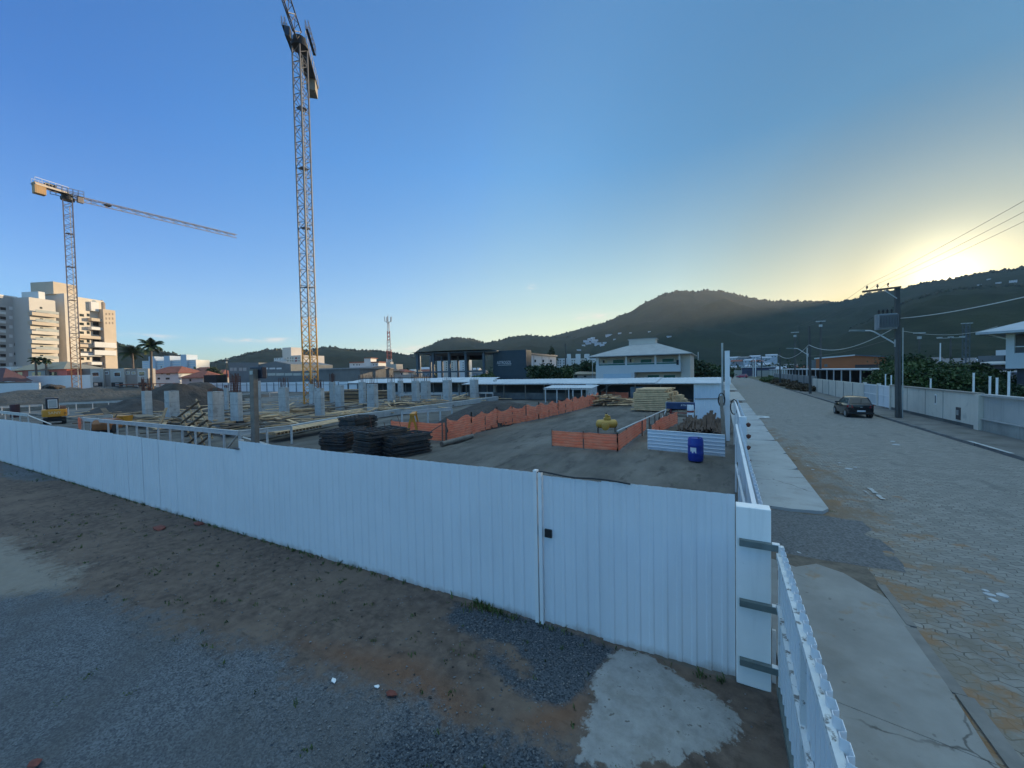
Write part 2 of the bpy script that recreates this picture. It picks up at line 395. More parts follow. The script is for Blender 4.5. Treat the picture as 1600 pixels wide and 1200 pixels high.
def road_mat():
    m, t, b = newmat('interlocking_pavers'); p = t.pos()
    sx = t.n('ShaderNodeSeparateXYZ'); t.l(p, sx.inputs[0])
    wob = t.math('MULTIPLY', t.math('PINGPONG', t.math('ADD', sx.outputs[0], 50.0), .11), .55)
    wob2 = t.math('MULTIPLY', t.math('PINGPONG', t.math('ADD', sx.outputs[1], 50.0), .11), .35)
    cb = t.n('ShaderNodeCombineXYZ'); t.l(t.math('ADD', sx.outputs[0], wob2), cb.inputs[0]); t.l(t.math('ADD', sx.outputs[1], wob), cb.inputs[1])
    jit = t.n('ShaderNodeTexNoise'); jit.inputs['Scale'].default_value = 1.6; t.l(p, jit.inputs['Vector'])
    jv = t.n('ShaderNodeVectorMath', operation='MULTIPLY_ADD'); t.l(jit.outputs['Color'], jv.inputs[0]); jv.inputs[1].default_value = (.07,.07,0); t.l(cb.outputs[0], jv.inputs[2])
    br = t.n('ShaderNodeTexBrick'); t.l(jv.outputs[0], br.inputs['Vector'])
    br.inputs['Scale'].default_value = 1.0; br.inputs['Brick Width'].default_value = .23; br.inputs['Row Height'].default_value = .13
    br.inputs['Mortar Size'].default_value = .009; br.inputs['Mortar Smooth'].default_value = .4
    br.inputs['Color1'].default_value = (.195,.185,.165,1); br.inputs['Color2'].default_value = (.29,.275,.245,1); br.inputs['Mortar'].default_value = (.055,.050,.042,1)
    big = t.noise(.35, p, 5, .6); med = t.noise(2.2, p, 6, .7)
    c = t.mix(t.math('MULTIPLY', t.step(big, .4, .65), .55), br.outputs['Color'], (.20,.19,.17))
    # sand and red soil washed over the joints, mostly along the left gutter
    edge = t.step(sx.outputs[0], 5.2, 2.3)
    near = t.math('MULTIPLY', t.step(sx.outputs[1], 40, 14), edge)
    dirt = t.step(t.math('ADD', t.math('MULTIPLY', med, .8), t.math('MULTIPLY', near, .22)), .52, .64)
    c = t.mix(t.math('MULTIPLY', dirt, .7), c, (.185,.155,.115))
    orange = t.step(t.math('ADD', t.noise(1.3, p, 6, .7), t.math('MULTIPLY', near, .16)), .64, .73)
    c = t.mix(t.math('MULTIPLY', orange, .75), c, (.25,.135,.06))
    gut = t.math('MULTIPLY', t.step(sx.outputs[0], 4.3, 2.6), t.math('MULTIPLY', t.step(sx.outputs[1], 45, 16), t.step(sx.outputs[1], 8.5, 12.5)))
    gk = t.step(t.math('ADD', t.math('MULTIPLY', t.noise(1.7, t.vmul(p, (1, .5, 1)), 7, .75), 1.0), t.math('MULTIPLY', gut, .27)), .64, .78)
    c = t.mix(t.math('MULTIPLY', gk, .8), c, t.mix(t.noise(5, p, 5, .7), (.10,.075,.055), (.24,.155,.09)))
    c = t.mix(t.math('MULTIPLY', t.step(t.noise(1.1, t.vmul(p, (1.5, .35, 1)), 5, .6), .58, .68), .45), c, (.11,.107,.10))
    t.l(c, b.inputs['Base Color']); b.inputs['Roughness'].default_value = .8; b.inputs['Specular IOR Level'].default_value = .35
    n1 = t.bump(br.outputs['Fac'], -.5, .012); n2 = t.bump(t.noise(45, p, 4, .6), .25, .01, n1)
    t.l(n2, b.inputs['Normal']); return m
rows = []
rr = random.Random(3)
yl = [-8,-4,-1] + [i*.6 for i in range(0, 90)] + [60,80,110,150,190,215]
for y in yl:
    w = .05*mnoise.noise(Vector((0, y*.7, 3)))
    rows.append([(2.12+w, y, .002), (2.42+w, y, .006), (4.5, y, .03), (6.2, y, .045), (8.2, y, .03), (10.02, y, .006)])
struct('road', MB().grid([[(x, y, z) for (x, y, z) in r] for r in rows]), road_mat())
cross = MB().grid([[(x, y, .05) for x in (-90, -30, 2, 10, 40, 120)] for y in (214.9, 224)])
struct('cross_road', cross, M('far_asphalt', (.13,.13,.13), .9, .15, .3))
# left pavement: concrete slabs with joints, then the driveway apron nearer the camera
pv = MB(); y = 12.0; k = 0
for L in (4.6, 2.9, 3.4, 3.1, 2.8, 3.3, 3.0, 3.2, 3.0, 3.1, 3.0):
    j = rr.uniform(-.04, .04)
    a0 = -.25 if k == 0 else 0
    pv.prism([(.72, y), (1.2, y+.02+a0*.2), (1.6, y-.06), (2.25+j, y+.05), (2.42+j, y+.35), (2.42+j, y+L-.02), (.72, y+L-.02)], -.05, .085+rr.uniform(-.008, .008)); y += L; k += 1
struct('pavement', pv, M('grey_pavement_concrete', (.36,.37,.365), .85, .12, .7, bump=.3, bscale=35, stain=(.8,.6,(.24,.225,.19),.5), streak=0))
pv = MB(); pv.prism([(.75,51),(2.5,51),(2.5,70),(.75,70)], -.05, .08); pv.prism([(-2,76),(2.5,76),(2.5,200),(-2,200)], -.05, .08)
struct('pavement', pv, concrete_floor)
ap = MB()
ap.prism([(.62,-3),(2.25,-3),(2.2,2.0),(2.2,5.05),(.62,5.35)], -.05, .030)
ap.prism([(.62,5.37),(2.2,5.07),(2.28,6.6),(2.35,7.9),(1.9,8.7),(1.55,8.9),(1.2,8.6),(.62,8.9)], -.05, .022)
struct('driveway', ap, M('driveway_concrete', (.25,.245,.23), .85, .2, 1.1, bump=.4, bscale=70, stain=(1.7,.60,(.26,.16,.08),.6)))
kb = MB()
yy = -3
for L in (2.9,1.2,1.6,1.4,1.9,1.3,1.2):
    kb.box(2.27+rr.uniform(-.02,.02), 2.40+rr.uniform(-.03,.02), yy, yy+L-.03, -.05, .018+rr.uniform(0,.02)); yy += L
struct('kerb', kb, M('old_kerb', (.19,.18,.165), .9, .2, 3., bump=.4, bscale=20))
gp = MB().grid([[(x+.12*mnoise.noise(Vector((x*2,y*2,1))), y+.1*mnoise.noise(Vector((x*2,y*2,5))), .014+.01*mnoise.noise(Vector((x*3,y*3,0)))) for x in np.linspace(.6, 2.95, 20)] for y in np.linspace(9.2, 11.9, 20)])
struct('gravel_patch', gp, M('dark_gravel_patch', (.125,.128,.13), .95, .5, 22., bump=.7, bscale=60, bdist=.02))
gp = MB().grid([[(x+.1*mnoise.noise(Vector((x*2,y*2,1))), y, .010+.012*mnoise.noise(Vector((x*3,y*3,0)))) for x in np.linspace(.6, 2.35, 10)] for y in np.linspace(8.3, 12.0, 14)])
struct('soil_patch', gp, M('worn_soil_patch', (.13,.11,.088), .95, .35, 5., bump=.6, bscale=30, bdist=.02))
# right side
kb = MB(); yy = 4
while yy < 200:
    L = 1.0 if yy < 60 else 10
    kb.box(10.0+rr.uniform(-.015,.015), 10.13, yy, yy+L-.02, -.05, .125+rr.uniform(-.012,.012)); yy += L
struct('kerb', kb, M('grey_kerb', (.15,.15,.145), .9, .25, 2., bump=.4, bscale=20))
struct('kerb_paint', MB().box(9.99,10.135,22.6,25.6,.138,.143), M('worn_road_paint', (.42,.43,.42), .85, .2, 5.))
struct('pavement', MB().box(10.135,12.28,4,74,-.05,.11), M('dark_pavement', (.145,.14,.13), .92, .3, .8, bump=.4, bscale=30, stain=(.5,.58,(.07,.075,.06),.6)))
vg = MB().grid([[(x, y, .02+.10*(x-10.1)/2*abs(mnoise.noise(Vector((x,y*.3,0))))) for x in np.linspace(10.15, 12.6, 6)] for y in np.linspace(74.2, 205, 80)])
struct('verge', vg, M('dry_verge', (.11,.10,.055), .95, .35, .8, bump=.6, bscale=4, bdist=.1))
gl = MB().grid([[(x, y, .35+.05*mnoise.noise(Vector((x*.3,y*.3,0)))) for x in np.linspace(12.8, 60, 20)] for y in np.linspace(10, 62, 22)])
struct('lawn', gl, M('rough_lawn', (.075,.095,.03), .95, .35, 1.2, bump=.6, bscale=8, bdist=.08))
def cracks(m):
    t = NT(m.node_tree); b = m.node_tree.nodes['Principled BSDF']; p = t.pos(); src = b.inputs['Base Color'].links[0].from_socket
    w = t.n('ShaderNodeTexNoise'); w.inputs['Scale'].default_value = 3.0; w.inputs['Detail'].default_value = 5; t.l(p, w.inputs['Vector'])
    mv = t.n('ShaderNodeVectorMath', operation='MULTIPLY_ADD'); t.l(w.outputs['Color'], mv.inputs[0]); mv.inputs[1].default_value = (.35,.35,0); t.l(p, mv.inputs[2])
    v = t.n('ShaderNodeTexVoronoi', feature='DISTANCE_TO_EDGE'); v.inputs['Scale'].default_value = .33; t.l(mv.outputs[0], v.inputs['Vector'])
    k = t.math('MULTIPLY', t.step(v.outputs['Distance'], .006, .002), t.step(t.noise(.8, p), .46, .56))
    c = t.mix(t.math('MULTIPLY', k, .75), src, (.05,.047,.042))
    pit = t.math('MULTIPLY', t.step(t.noise(7, p, 3, .5), .70, .74), .6); c = t.mix(pit, c, (.10,.09,.075))
    drift = t.math('MULTIPLY', t.step(t.noise(.9, p, 6, .7), .5, .66), .35); c = t.mix(drift, c, (.17,.145,.115))
    t.l(c, b.inputs['Base Color'])
for nm in ('driveway_concrete', 'grey_pavement_concrete'): cracks(MATS[nm])
# worn white paint on the pavers and pale litter in the gutter
pm = MB()
for a, b_, w in (((1355,759),(1380,780),.13),((1350,766),(1362,775),.07)):
    A = G(*a, .05); B = G(*b_, .05); d = (B-A).normalized(); q = Vector((-d.y, d.x, 0))*w/2
    k = 12
    for i in range(k):
        if rr.random() < .22: continue
        s0 = A+(B-A)*(i/k); s1 = A+(B-A)*((i+.9)/k)
        pm.add([s0-q*rr.uniform(.5,1), s1-q*rr.uniform(.5,1), s1+q*rr.uniform(.5,1), s0+q*rr.uniform(.5,1)], [(0,1,2,3)])
struct('road_paint', pm, M('worn_road_paint', (.42,.43,.42), .85, .2, 5.))
k = 0
for px, py, s in ((1326,732,.30),(1312,723,.12),(1337,730,.14),(1545,928,.16),(1552,937,.14),(1568,930,.18),(1540,922,.1),(1400,695,.4),(1395,690,.3),(1214,684,.14),(1232,700,.12),(1242,733,.12),(1252,748,.16),(1262,727,.1),(1246,862,.14),(1228,672,.1),(1270,733,.12)):  # litter scraps, with flat paint smears on the pavers among them
    c = G(px, py, .03); mb = MB(); n = 9; s *= .5; zr_ = float(np.interp(c.x, (2.42,4.5,6.2,8.2,10.02), (.006,.03,.045,.03,.006)))
    ring = [(c.x+s*(.5+.5*rr.random())*math.cos(2*math.pi*i/n), c.y+s*1.1*(.5+.5*rr.random())*math.sin(2*math.pi*i/n)) for i in range(n)]
    mb.prism(ring, zr_-.02, zr_+.008)
    solo('litter_paint_scrap', 'pale scrap lying flat on the paved street, litter and paint smears mixed', 'litter', mb, M('grubby_paper_and_paint', (.38,.40,.41), .8, .2, 8.), group='litter scraps on the street', loc=(c.x, c.y, .03))
# ---------------------------------------------------------------- hills
def interp(pts, x):
    for (x0, y0), (x1, y1) in zip(pts, pts[1:]):
        if x0 <= x <= x1:
            t = (x-x0)/(x1-x0); t = t*t*(3-2*t)*.5 + t*.5
            return y0+(y1-y0)*t
    return pts[0][1] if x < pts[0][0] else pts[-1][1]
FOREST = []      # (x,y,z,size)
def hill(name, pts, rc, rf, seed, mat, step=4, nrow=46, back=1.5, rug=.10, trees=0, tsize=9, curve=1.25):
    xs_ = np.arange(pts[0][0], pts[-1][0]+.1, step); rows = []
    info = []
    for px in xs_:
        py = interp(pts, px); d = ray(px, py); h = math.hypot(d.x, d.y); ux, uy = d.x/h, d.y/h
        rcc = rc(px) if callable(rc) else rc; rff = rf(px) if callable(rf) else rf
        zc = H + rcc*d.z/h; row = []
        for k in range(nrow+1):
            t = k/nrow*back
            r = rff + (rcc-rff)*t
            if t <= 1: z = zc*(t**curve)
            else: z = zc*(1-(t-1)*1.0)
            x, y = ux*r, uy*r
            v = Vector((x, y, seed*17.3))
            w = max(0, min(1, t*(1.0-t)*3.4)) if t <= 1 else .3
            g = mnoise.noise(v*.0042) + .55*mnoise.noise(v*.0105) + .3*mnoise.noise(v*.027)
            z += zc*rug*2.2*g*w + 2.5*mnoise.noise(v*.06)*min(1, t*3)
            row.append((x, y, max(z, -1.0) if t > .02 else -1.0))
        rows.append(row)
    mb = MB().grid(rows)
    o = struct(name, mb, mat, smooth=True)
    n = len(rows); m = len(rows[0]); rg = random.Random(seed)
    for i in range(trees):
        a = rg.uniform(0, n-1.001); t_ = rg.random()
        b_ = rg.uniform(.955, 1.03)*nrow/back
        b_ = min(b_, m-1.001)
        i0, j0 = int(a), int(b_); fa, fb = a-i0, b_-j0
        p = [sum(q) for q in zip(*[[c*w for c in rows[i0+di][j0+dj]] for di, dj, w in ((0,0,(1-fa)*(1-fb)),(1,0,fa*(1-fb)),(0,1,(1-fa)*fb),(1,1,fa*fb))])]
        FOREST.append((p[0], p[1], p[2], tsize*rg.uniform(.5, 1.25)))
    return o
def hillmat(name, a, b_, grass):
    m, t, bs = newmat(name); p = t.pos()
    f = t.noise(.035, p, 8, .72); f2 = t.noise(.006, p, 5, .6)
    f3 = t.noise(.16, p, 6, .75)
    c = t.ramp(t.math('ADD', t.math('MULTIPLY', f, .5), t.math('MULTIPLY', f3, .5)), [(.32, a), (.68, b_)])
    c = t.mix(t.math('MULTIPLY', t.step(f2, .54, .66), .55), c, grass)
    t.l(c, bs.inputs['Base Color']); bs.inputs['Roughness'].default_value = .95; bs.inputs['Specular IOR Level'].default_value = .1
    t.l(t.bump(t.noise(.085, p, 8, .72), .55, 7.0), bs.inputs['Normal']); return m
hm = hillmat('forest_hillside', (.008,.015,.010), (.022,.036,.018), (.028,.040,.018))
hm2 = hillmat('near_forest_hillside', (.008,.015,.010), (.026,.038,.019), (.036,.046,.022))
RA = [(770,560),(800,548),(840,532),(880,521),(905,514),(940,505),(980,488),(1010,471),(1040,458),(1065,454),(1085,456),(1100,452),(1130,455),(1160,462),(1190,468),(1215,471),(1260,471),(1310,471),(1335,466),(1365,456),(1400,452),(1440,442),(1480,436),(1520,428),(1560,422),(1600,417),(1680,408),(1780,398),(1900,388),(2100,392)]
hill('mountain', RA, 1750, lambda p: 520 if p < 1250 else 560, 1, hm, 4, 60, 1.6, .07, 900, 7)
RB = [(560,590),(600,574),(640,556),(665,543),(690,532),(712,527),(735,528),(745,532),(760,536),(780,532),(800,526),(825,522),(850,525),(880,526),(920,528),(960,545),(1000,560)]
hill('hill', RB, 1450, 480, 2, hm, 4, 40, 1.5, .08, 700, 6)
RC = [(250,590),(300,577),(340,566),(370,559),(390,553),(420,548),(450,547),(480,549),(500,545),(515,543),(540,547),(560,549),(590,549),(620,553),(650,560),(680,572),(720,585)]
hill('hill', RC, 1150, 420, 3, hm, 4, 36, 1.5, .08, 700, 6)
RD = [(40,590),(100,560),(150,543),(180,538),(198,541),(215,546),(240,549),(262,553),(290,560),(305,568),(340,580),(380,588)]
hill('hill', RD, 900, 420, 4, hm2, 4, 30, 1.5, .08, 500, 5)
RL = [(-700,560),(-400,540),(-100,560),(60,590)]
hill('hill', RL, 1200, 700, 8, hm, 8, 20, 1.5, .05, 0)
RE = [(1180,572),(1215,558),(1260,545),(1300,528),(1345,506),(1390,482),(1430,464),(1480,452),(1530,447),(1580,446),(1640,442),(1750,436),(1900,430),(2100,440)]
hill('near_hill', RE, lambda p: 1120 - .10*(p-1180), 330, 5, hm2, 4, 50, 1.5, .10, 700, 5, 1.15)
# the far-off wood that covers the hills: one mesh of many small crowns
ico = MB().blob((0,0,0), 1, 0, 1, 0); iv = np.array(ico.v); iff = np.array(ico.f)
allv = []; allf = []; rg = np.random.default_rng(5)
for k, (x, y, z, s) in enumerate(FOREST):
    v = iv*(1+.35*rg.standard_normal((len(iv), 1)).clip(-1.5, 1.5))
    v = v*np.array([s*.55, s*.55, s*.62]) + np.array([x, y, z+s*.18])
    allv.append(v); allf.append(iff+k*len(iv))
fm = MB(); fm.v = [tuple(p) for p in np.concatenate(allv)]; fm.f = [tuple(p) for p in np.concatenate(allf)]
tag(fm.build('forest', leafmat('forest_crowns', (.009,.018,.010), (.026,.042,.019), .05)), 'dense dark green forest covering the hills behind the town', 'forest', kind='stuff')
# ---------------------------------------------------------------- white sheet fence in the foreground
FA, FB, FC, FD = Vector((-46, 4.50, 0)), Vector((-9.9, 4.97, 0)), Vector((-2.36, 5.14, 0)), Vector((.145, 5.20, 0))
def sheet_run(root, a, b, z1, width, seed, zj=.006, pitch=.18, depth=.016, names='sheet'):
    L = (b-a).length; d = (b-a)/L; nn = max(1, round(L/width)); q = Vector((d.y, -d.x, 0)); rg = random.Random(seed)
    for i in range(nn):
        p = a+d*(L*i/nn) + q*rg.uniform(-.004, .004); e = a+d*(L*(i+1)/nn + (.02 if i < nn-1 else 0)) + q*rg.uniform(-.004, .004)
        MB().corr(p.xy, e.xy, rg.uniform(.0, .025), z1+rg.uniform(-zj, zj), pitch, depth, jag=.008, seed=seed+i).build(names, white_sheet, root, off=root.location)
r = thing('sheet_fence', 'long lower run of white corrugated sheet fence leading off to the left', 'fence', FA)
sheet_run(r, FA, FB, 1.985, 1.0, 11, .012, depth=.009)
bk = MB()
for z in (.5, 1.6): bk.bar(FA+Vector((0, .06, z)), FB+Vector((0, .06, z)), .05, .07)
bk.build('back_rail', white_wood, r, off=r.location)
r = thing('sheet_fence', 'taller white corrugated sheet fence between the step and the gate post', 'fence', FB)
sheet_run(r, FB, FC, 2.19, 1.0, 41, .008, depth=.012)
bk = MB()
for z in (.5, 1.75): bk.bar(FB+Vector((.05, .06, z)), FC+Vector((0, .06, z)), .05, .07)
bk.build('back_rail', white_wood, r, off=r.location)
MB().box(-9.96, -9.88, 5.0, 5.08, 0, 2.21).build('end_post', white_wood, r, off=r.location)
MB().box(-10.05, -9.86, 4.93, 5.02, 2.0, 2.02).build('top_cap', black, r, off=r.location)
r = thing('site_gate', 'white sheet metal gate leaf with a square black lock hole, left of the pillar', 'gate', FC)
fr = MB(); fr.box(-2.40, -2.345, 5.08, 5.16, 0, 2.24).build('jamb', white_paint, r, off=r.location)
MB().box(-2.325, -2.275, 5.085, 5.15, 0, 2.21).build('gate_stile', white_paint, r, off=r.location)
A, B_, C_ = Vector((-2.27, 5.135, 0)), Vector((-1.40, 5.145, 0)), FD
MB().corr(A.xy, B_.xy, .03, 2.165,   .165, .011, jag=.006, seed=3).build('sheet', white_sheet, r, off=r.location)
MB().corr((-1.41, 5.128), C_.xy, .015, 2.185,   .165, .011, jag=.006, seed=4).build('sheet', white_sheet, r, off=r.location)
MB().box(-2.232, -2.128, 5.085, 5.113, 1.29, 1.405).build('lock_plate', black, r, off=r.location)
bk = MB()
for z in (.4, 1.1, 1.9): bk.box(-2.3, .14, 5.235, 5.275, z, z+.05)
bk.build('back_rail', white_wood, r, off=r.location)
cab = MB(); pts = []
for i, (px, py) in enumerate(((838,740),(846,738),(862,741),(880,745),(900,748),(925,749),(945,751),(965,754),(985,758))):
    p = Yp(px, py, 5.12); pts.append(p+Vector((0, 0, .012)))
fine = []
for i in range(len(pts)-1):
    for k in range(4): fine.append(pts[i].lerp(pts[i+1], k/4))
fine.append(pts[-1])
solo('power_cable', 'black cable lying along the top edge of the white gate', 'cable', cab.tube(fine, .011, 8), black, loc=tuple(fine[0]), smooth=True)

# pillar with three steel brackets
r = thing('gate_pillar', 'white concrete gate pillar with three steel brackets', 'pillar', (.32, 5.24, 0))
pl = MB().box(.155, .495, 5.15, 5.335, -.02, 2.065)
bevel(pl.build('shaft', M('pillar_paint', (.84,.83,.80), .7, .05, 1.5, bump=.12, bscale=30, stain=(7,.665,(.10,.09,.08),.75), streak=.2), r, off=r.location), .008)
for z in (1.665, .965, .275):
    c = MB(); c.box(.185, .575, 5.095, 5.148, z-.036, z-.030).box(.185, .575, 5.095, 5.148, z+.030, z+.036).box(.185, .575, 5.088, 5.0945, z-.036, z+.036)
    b = c.build('bracket', green_steel, r, off=r.location)
    MB().box(.50, .57, 5.0885, 5.15, z+.0365, z+.045).build('bracket_tab', white_paint, b, off=r.location)
solo('boundary_pole', 'thin pale post standing just behind the gate pillar', 'post', MB().box(.52,.555,5.3,5.335,0,.62), white_wood, loc=(.53, 5.32, 0))

# open leaf of the street gate, swung back towards the camera
peel = M('peeling_white_paint', (.66,.67,.66), .6, .08, 3., stain=(14,.56,(.10,.085,.07),.85), bump=.3, bscale=40)
r = thing('street_gate', 'open white street gate leaf with peeling rails, swung towards the viewer', 'gate', (.57, 5.1, 0))
MB().corr((.60, 5.10), (.575, .9), .06, 1.70, .15, .035, jag=.004, seed=9).build('sheet', white_sheet, r, off=r.location)
MB().box(.555, .605, 5.06, 5.115, .03, 1.70).build('hinge_stile', white_paint, r, off=r.location)
rails = MB(); rails.bar((.555, 5.06, 1.60), (.53, .9, 1.60), .045, .06); rails.build('top_rail', peel, r, off=r.location)
MB().bar((.558, 5.06, .10), (.535, .9, .10), .04, .07).build('bottom_rail', green_steel, r, off=r.location)
MB().bar((.552, 5.05, 1.05), (.528, .9, .62), .04, .055).build('brace', peel, r, off=r.location)
MB().bar((.552, 3.6, .12), (.549, 3.6, 1.57), .04, .04, up=(0,1,0)).build('upright', peel, r, off=r.location)
hg = MB()
for z in (1.35, .98, .30): hg.box(.556, .60, 5.1155, 5.16, z-.05, z+.05)
hg.build('hinge', rust, r, off=r.location)

# side fence along the pavement
r = thing('side_fence', 'white sheet fence along the pavement, nearest section behind the pillar', 'fence', (.45, 5.5, 0))
sheet_run(r, Vector((.50, 13.4, 0)), Vector((.44, 5.45, 0)), 2.02, 1.6, 71, pitch=.2, depth=.035)
MB().bar((.36, 5.5, 1.97), (.42, 13.4, 1.97), .05, .06).build('top_rail', white_paint, r, off=r.location)
MB().bar((.34, 5.9, 1.50), (.40, 13.3, .8), .04, .05).build('brace', white_paint, r, off=r.location)
st = MB()
for y in (5.7, 7.3, 9, 11, 13.2): st.box(.375, .415, y, y+.04, 0, 1.94)
st.build('stile', white_paint, r, off=r.location)
MB().box(.345,.40,5.43,5.49,1.70,1.99).build('latch', black, r, off=r.location)
r = thing('side_fence', 'white sheet fence along the pavement, farther section with a boxed end', 'fence', (.6, 13.8, 0))
sheet_run(r, Vector((.74, 22.0, 0)), Vector((.66, 14.0, 0)), 2.18, 1.6, 91, pitch=.2, depth=.035)
MB().box(.50, .70, 13.72, 13.95, 0, 2.18).build('end_box', white_sheet, r, off=r.location)
MB().bar((.54, 14, 2.12), (.62, 22, 2.12), .05, .06).build('top_rail', white_paint, r, off=r.location)
st = MB()
for y in (15.5, 17.5, 19.5, 21.6): st.box(.56, .60, y, y+.04, 0, 2.08)
st.build('stile', white_paint, r, off=r.location)
kn = MB()
for k, z in enumerate((1.95, 1.6, 1.25, .85)): kn.blob((.745, 13.75, z), .075, k, 1, .3)
kn.build('hinge_lug', rust, r, off=r.location)

# tall posts by the far site gate, hose coils
p = Yp(1137, 548, 22.6)
r = thing('gate_post', 'tall white gate post with a grey pipe beside it, end of the side fence', 'post', (.33, 22.6, 0))
MB().box(.20, .42, 22.55, 22.77, 0, p.z).build('post', white_paint, r, off=r.location)
MB().tube([(.10, 22.6, 0), (.09, 22.6, p.z+.4)], .05, 10).build('pipe', galv, r, off=r.location)
MB().box(.36, .46, 22.50, 22.548, 2.9, 3.25).build('hinge_plate', white_paint, r, off=r.location)
for (x, y, z, l) in ((.05, 22.3, 2.1, 'black hose coil hanging left of the tall gate post'), (.55, 20.6, 1.9, 'black hose coil hanging on the side fence rail')):
    mb = MB()
    for k in range(3):
        pts = [(x + .02*k, y+.24*math.cos(a)*(1-.05*k), z+.42*math.sin(a)) for a in [i*2*math.pi/18 for i in range(19)]]
        pts = [(x+.15*math.cos(a)*(1-.06*k), y+.03*k, z+.34*math.sin(a)) for a in [i*2*math.pi/18 for i in range(19)]]
        mb.tube(pts, .022, 6)
    solo('hose_coil', l, 'hose', mb, rubber, loc=(x, y, z), smooth=True)
lp = MB(); lp.bar((.18, 21.0, 0), (.02, 22.2, 2.3), .16, .05); 
solo('leaning_plank', 'grey plank leaning against the tall gate post', 'plank', lp, post_wood, loc=(.18, 21, 0))

# ---------------------------------------------------------------- yard behind the fence
drum_blue = M('blue_drum_plastic', (.012,.04,.28), .4, .12, 3.)
def drum(name, label, loc, mat, rz=0):
    r = thing(name, label, 'barrel', loc, rz)
    prof = [(0,0),(.27,0),(.285,.03),(.29,.25),(.298,.28),(.298,.31),(.29,.34),(.29,.58),(.298,.61),(.298,.64),(.29,.67),(.285,.84),(.262,.90),(.262,.915),(.245,.915),(.24,.89),(0,.89)]
    MB().lathe((0,0,0), prof, 28).build('body', mat, r, smooth=True)
    MB().lathe((.11,.02,.889), [(0,0),(.035,0),(.035,.03),(0,.03)], 12).build('bung', black, r)
    return r
r = drum('barrel', 'blue plastic barrel in front of the low white sheet panel', G(1087, 719), drum_blue)
lab = MB(); pts = []
for i in range(7):
    a = R(-128 + i*7.5); pts.append((math.cos(a)*.2925, math.sin(a)*.2925))
rows = [[(x, y, z0 + (.05*math.sin(i*1.9) if z0 < .4 else 0)) for i, (x, y) in enumerate(pts)] for z0 in (.36, .55)]
MB().grid(rows).build('label', white_paint, r)
r = drum('barrel', 'small white barrel with a red mark beside the brown slab wood', G(1079, 655), white_paint)
r.scale = (.8, .8, 1.15)
MB().lathe((0,0,.44), [(.2905,0),(.2995,.03),(.2995,.10),(.2905,.12)], 28).build('red_band', red_dark, r)
# low white panel
a, b = G(1012, 703), G(1133, 715)
r = thing('sheet_barrier', 'low white corrugated panel standing behind the blue barrel', 'panel', a)
d = (b-a).normalized(); q = Vector((d.y, -d.x, 0)); prof = []
n = 6; hh = .92
mb = MB(); rows = []
for k in range(n):
    for dz, o in ((0,0),(.72,0),(.80,.03),(.92,.03)):
        z = .03 + (k+dz)*hh/n; rows.append([a+q*o+Vector((0,0,z)), b+q*o+Vector((0,0,z))])
rows.append([a+Vector((0,0,hh+.03)), b+Vector((0,0,hh+.03))])
mb.grid(rows); mb.grid([[p-q*.004 for p in rw] for rw in rows]); mb.build('sheet', white_sheet, r, off=r.location)
st = MB()
for t in (.03, .5, .97):
    c = a.lerp(b, t)-q*.04; st.box(c.x-.03, c.x+.03, c.y-.02, c.y+.03, 0, .9)
st.build('stake', wood_dark, r, off=r.location)
# brown slab wood heaps behind it
slab = M('brown_slab_wood', (.085,.056,.040), .9, .4, 2.4, bump=.6, bscale=22, bdist=.03)
for k, (x0, x1, yb, top, lab) in enumerate(((1062,1098,690,650,'heap of brown slab wood left of centre behind the low panel'),(1098,1122,690,640,'taller heap of brown slab wood behind the low panel'),(1117,1135,692,658,'small heap of brown slab wood against the side fence'))):
    c = G((x0+x1)/2, yb-18); wid = (G(x1, yb-18)-G(x0, yb-18)).length; rg = random.Random(20+k)
    r = thing('slab_wood_heap', lab, 'wood heap', c)
    zt = max(.6, (top and Yp((x0+x1)/2, top, c.y).z))
    mb = MB()
    for i in range(120):
        u = rg.uniform(-.5, .5); zz = (1-abs(u)**1.5*1.6)*zt*rg.uniform(.25, .92)
        x = c.x+u*wid; y = c.y+rg.uniform(-.5, .5); L = rg.uniform(1.2, 1.9)
        zl = zz*.25; mb.bar((x+rg.uniform(-.1,.1), y-.75+rg.uniform(-.25,.2), max(.05, zl+rg.uniform(-.1,.1))), (x+rg.uniform(-.22,.22), y+.6+rg.uniform(-.2,.2), max(.1, zz*1.05)), rg.uniform(.05, .14), rg.uniform(.02, .05), up=(rg.uniform(-.4,.4), 0, 1))
    mb.build('slabs', slab, r, off=r.location)
# inner white board wall behind slabs
a, b = G(1086, 655), G(1132, 655)
r = thing('board_fence', 'white board fence behind the brown slab wood', 'fence', a)
sheet_run(r, a, b, 1.5, 1.0, 210, pitch=.25)
MB().bar(a+Vector((0,-.04,1.5)), b+Vector((0,-.04,1.5)), .06, .05).build('cap_rail', wood_dark, r, off=r.location)
# blue dump trough
trough_blue = M('trough_blue_paint', (.012,.035,.11), .5, .2, 3., stain=(5,.6,(.1,.07,.05),.4))
a = Ax(1041, 630, 31.5); r = thing('dump_trough', 'dark blue steel trough with white lettering by the lumber stack', 'trough', (a.x, a.y, a.z-.45))
tl = [(0,.0),(2.05,.0),(2.62,.42),(2.62,.50),(0,.50)]
MB().extr(tl, 0, .9, 'y').build('bin', trough_blue, r)
MB().box(-.05, .0, -.03, .93, -.02, .54).build('end_plate', galv, r)
text_mesh('ATIVA', .20, white_paint, r, 'lettering', (1.35, -.006, .30))
fr = MB()
for x in (.3, 1.9):
    for y in (.1, .8): fr.box(x-.04, x+.04, y-.04, y+.04, -(a.z-.45), -.001)
fr.box(.2, 2, .06, .14, -.35, -.28).build('stand', red_dark, r)

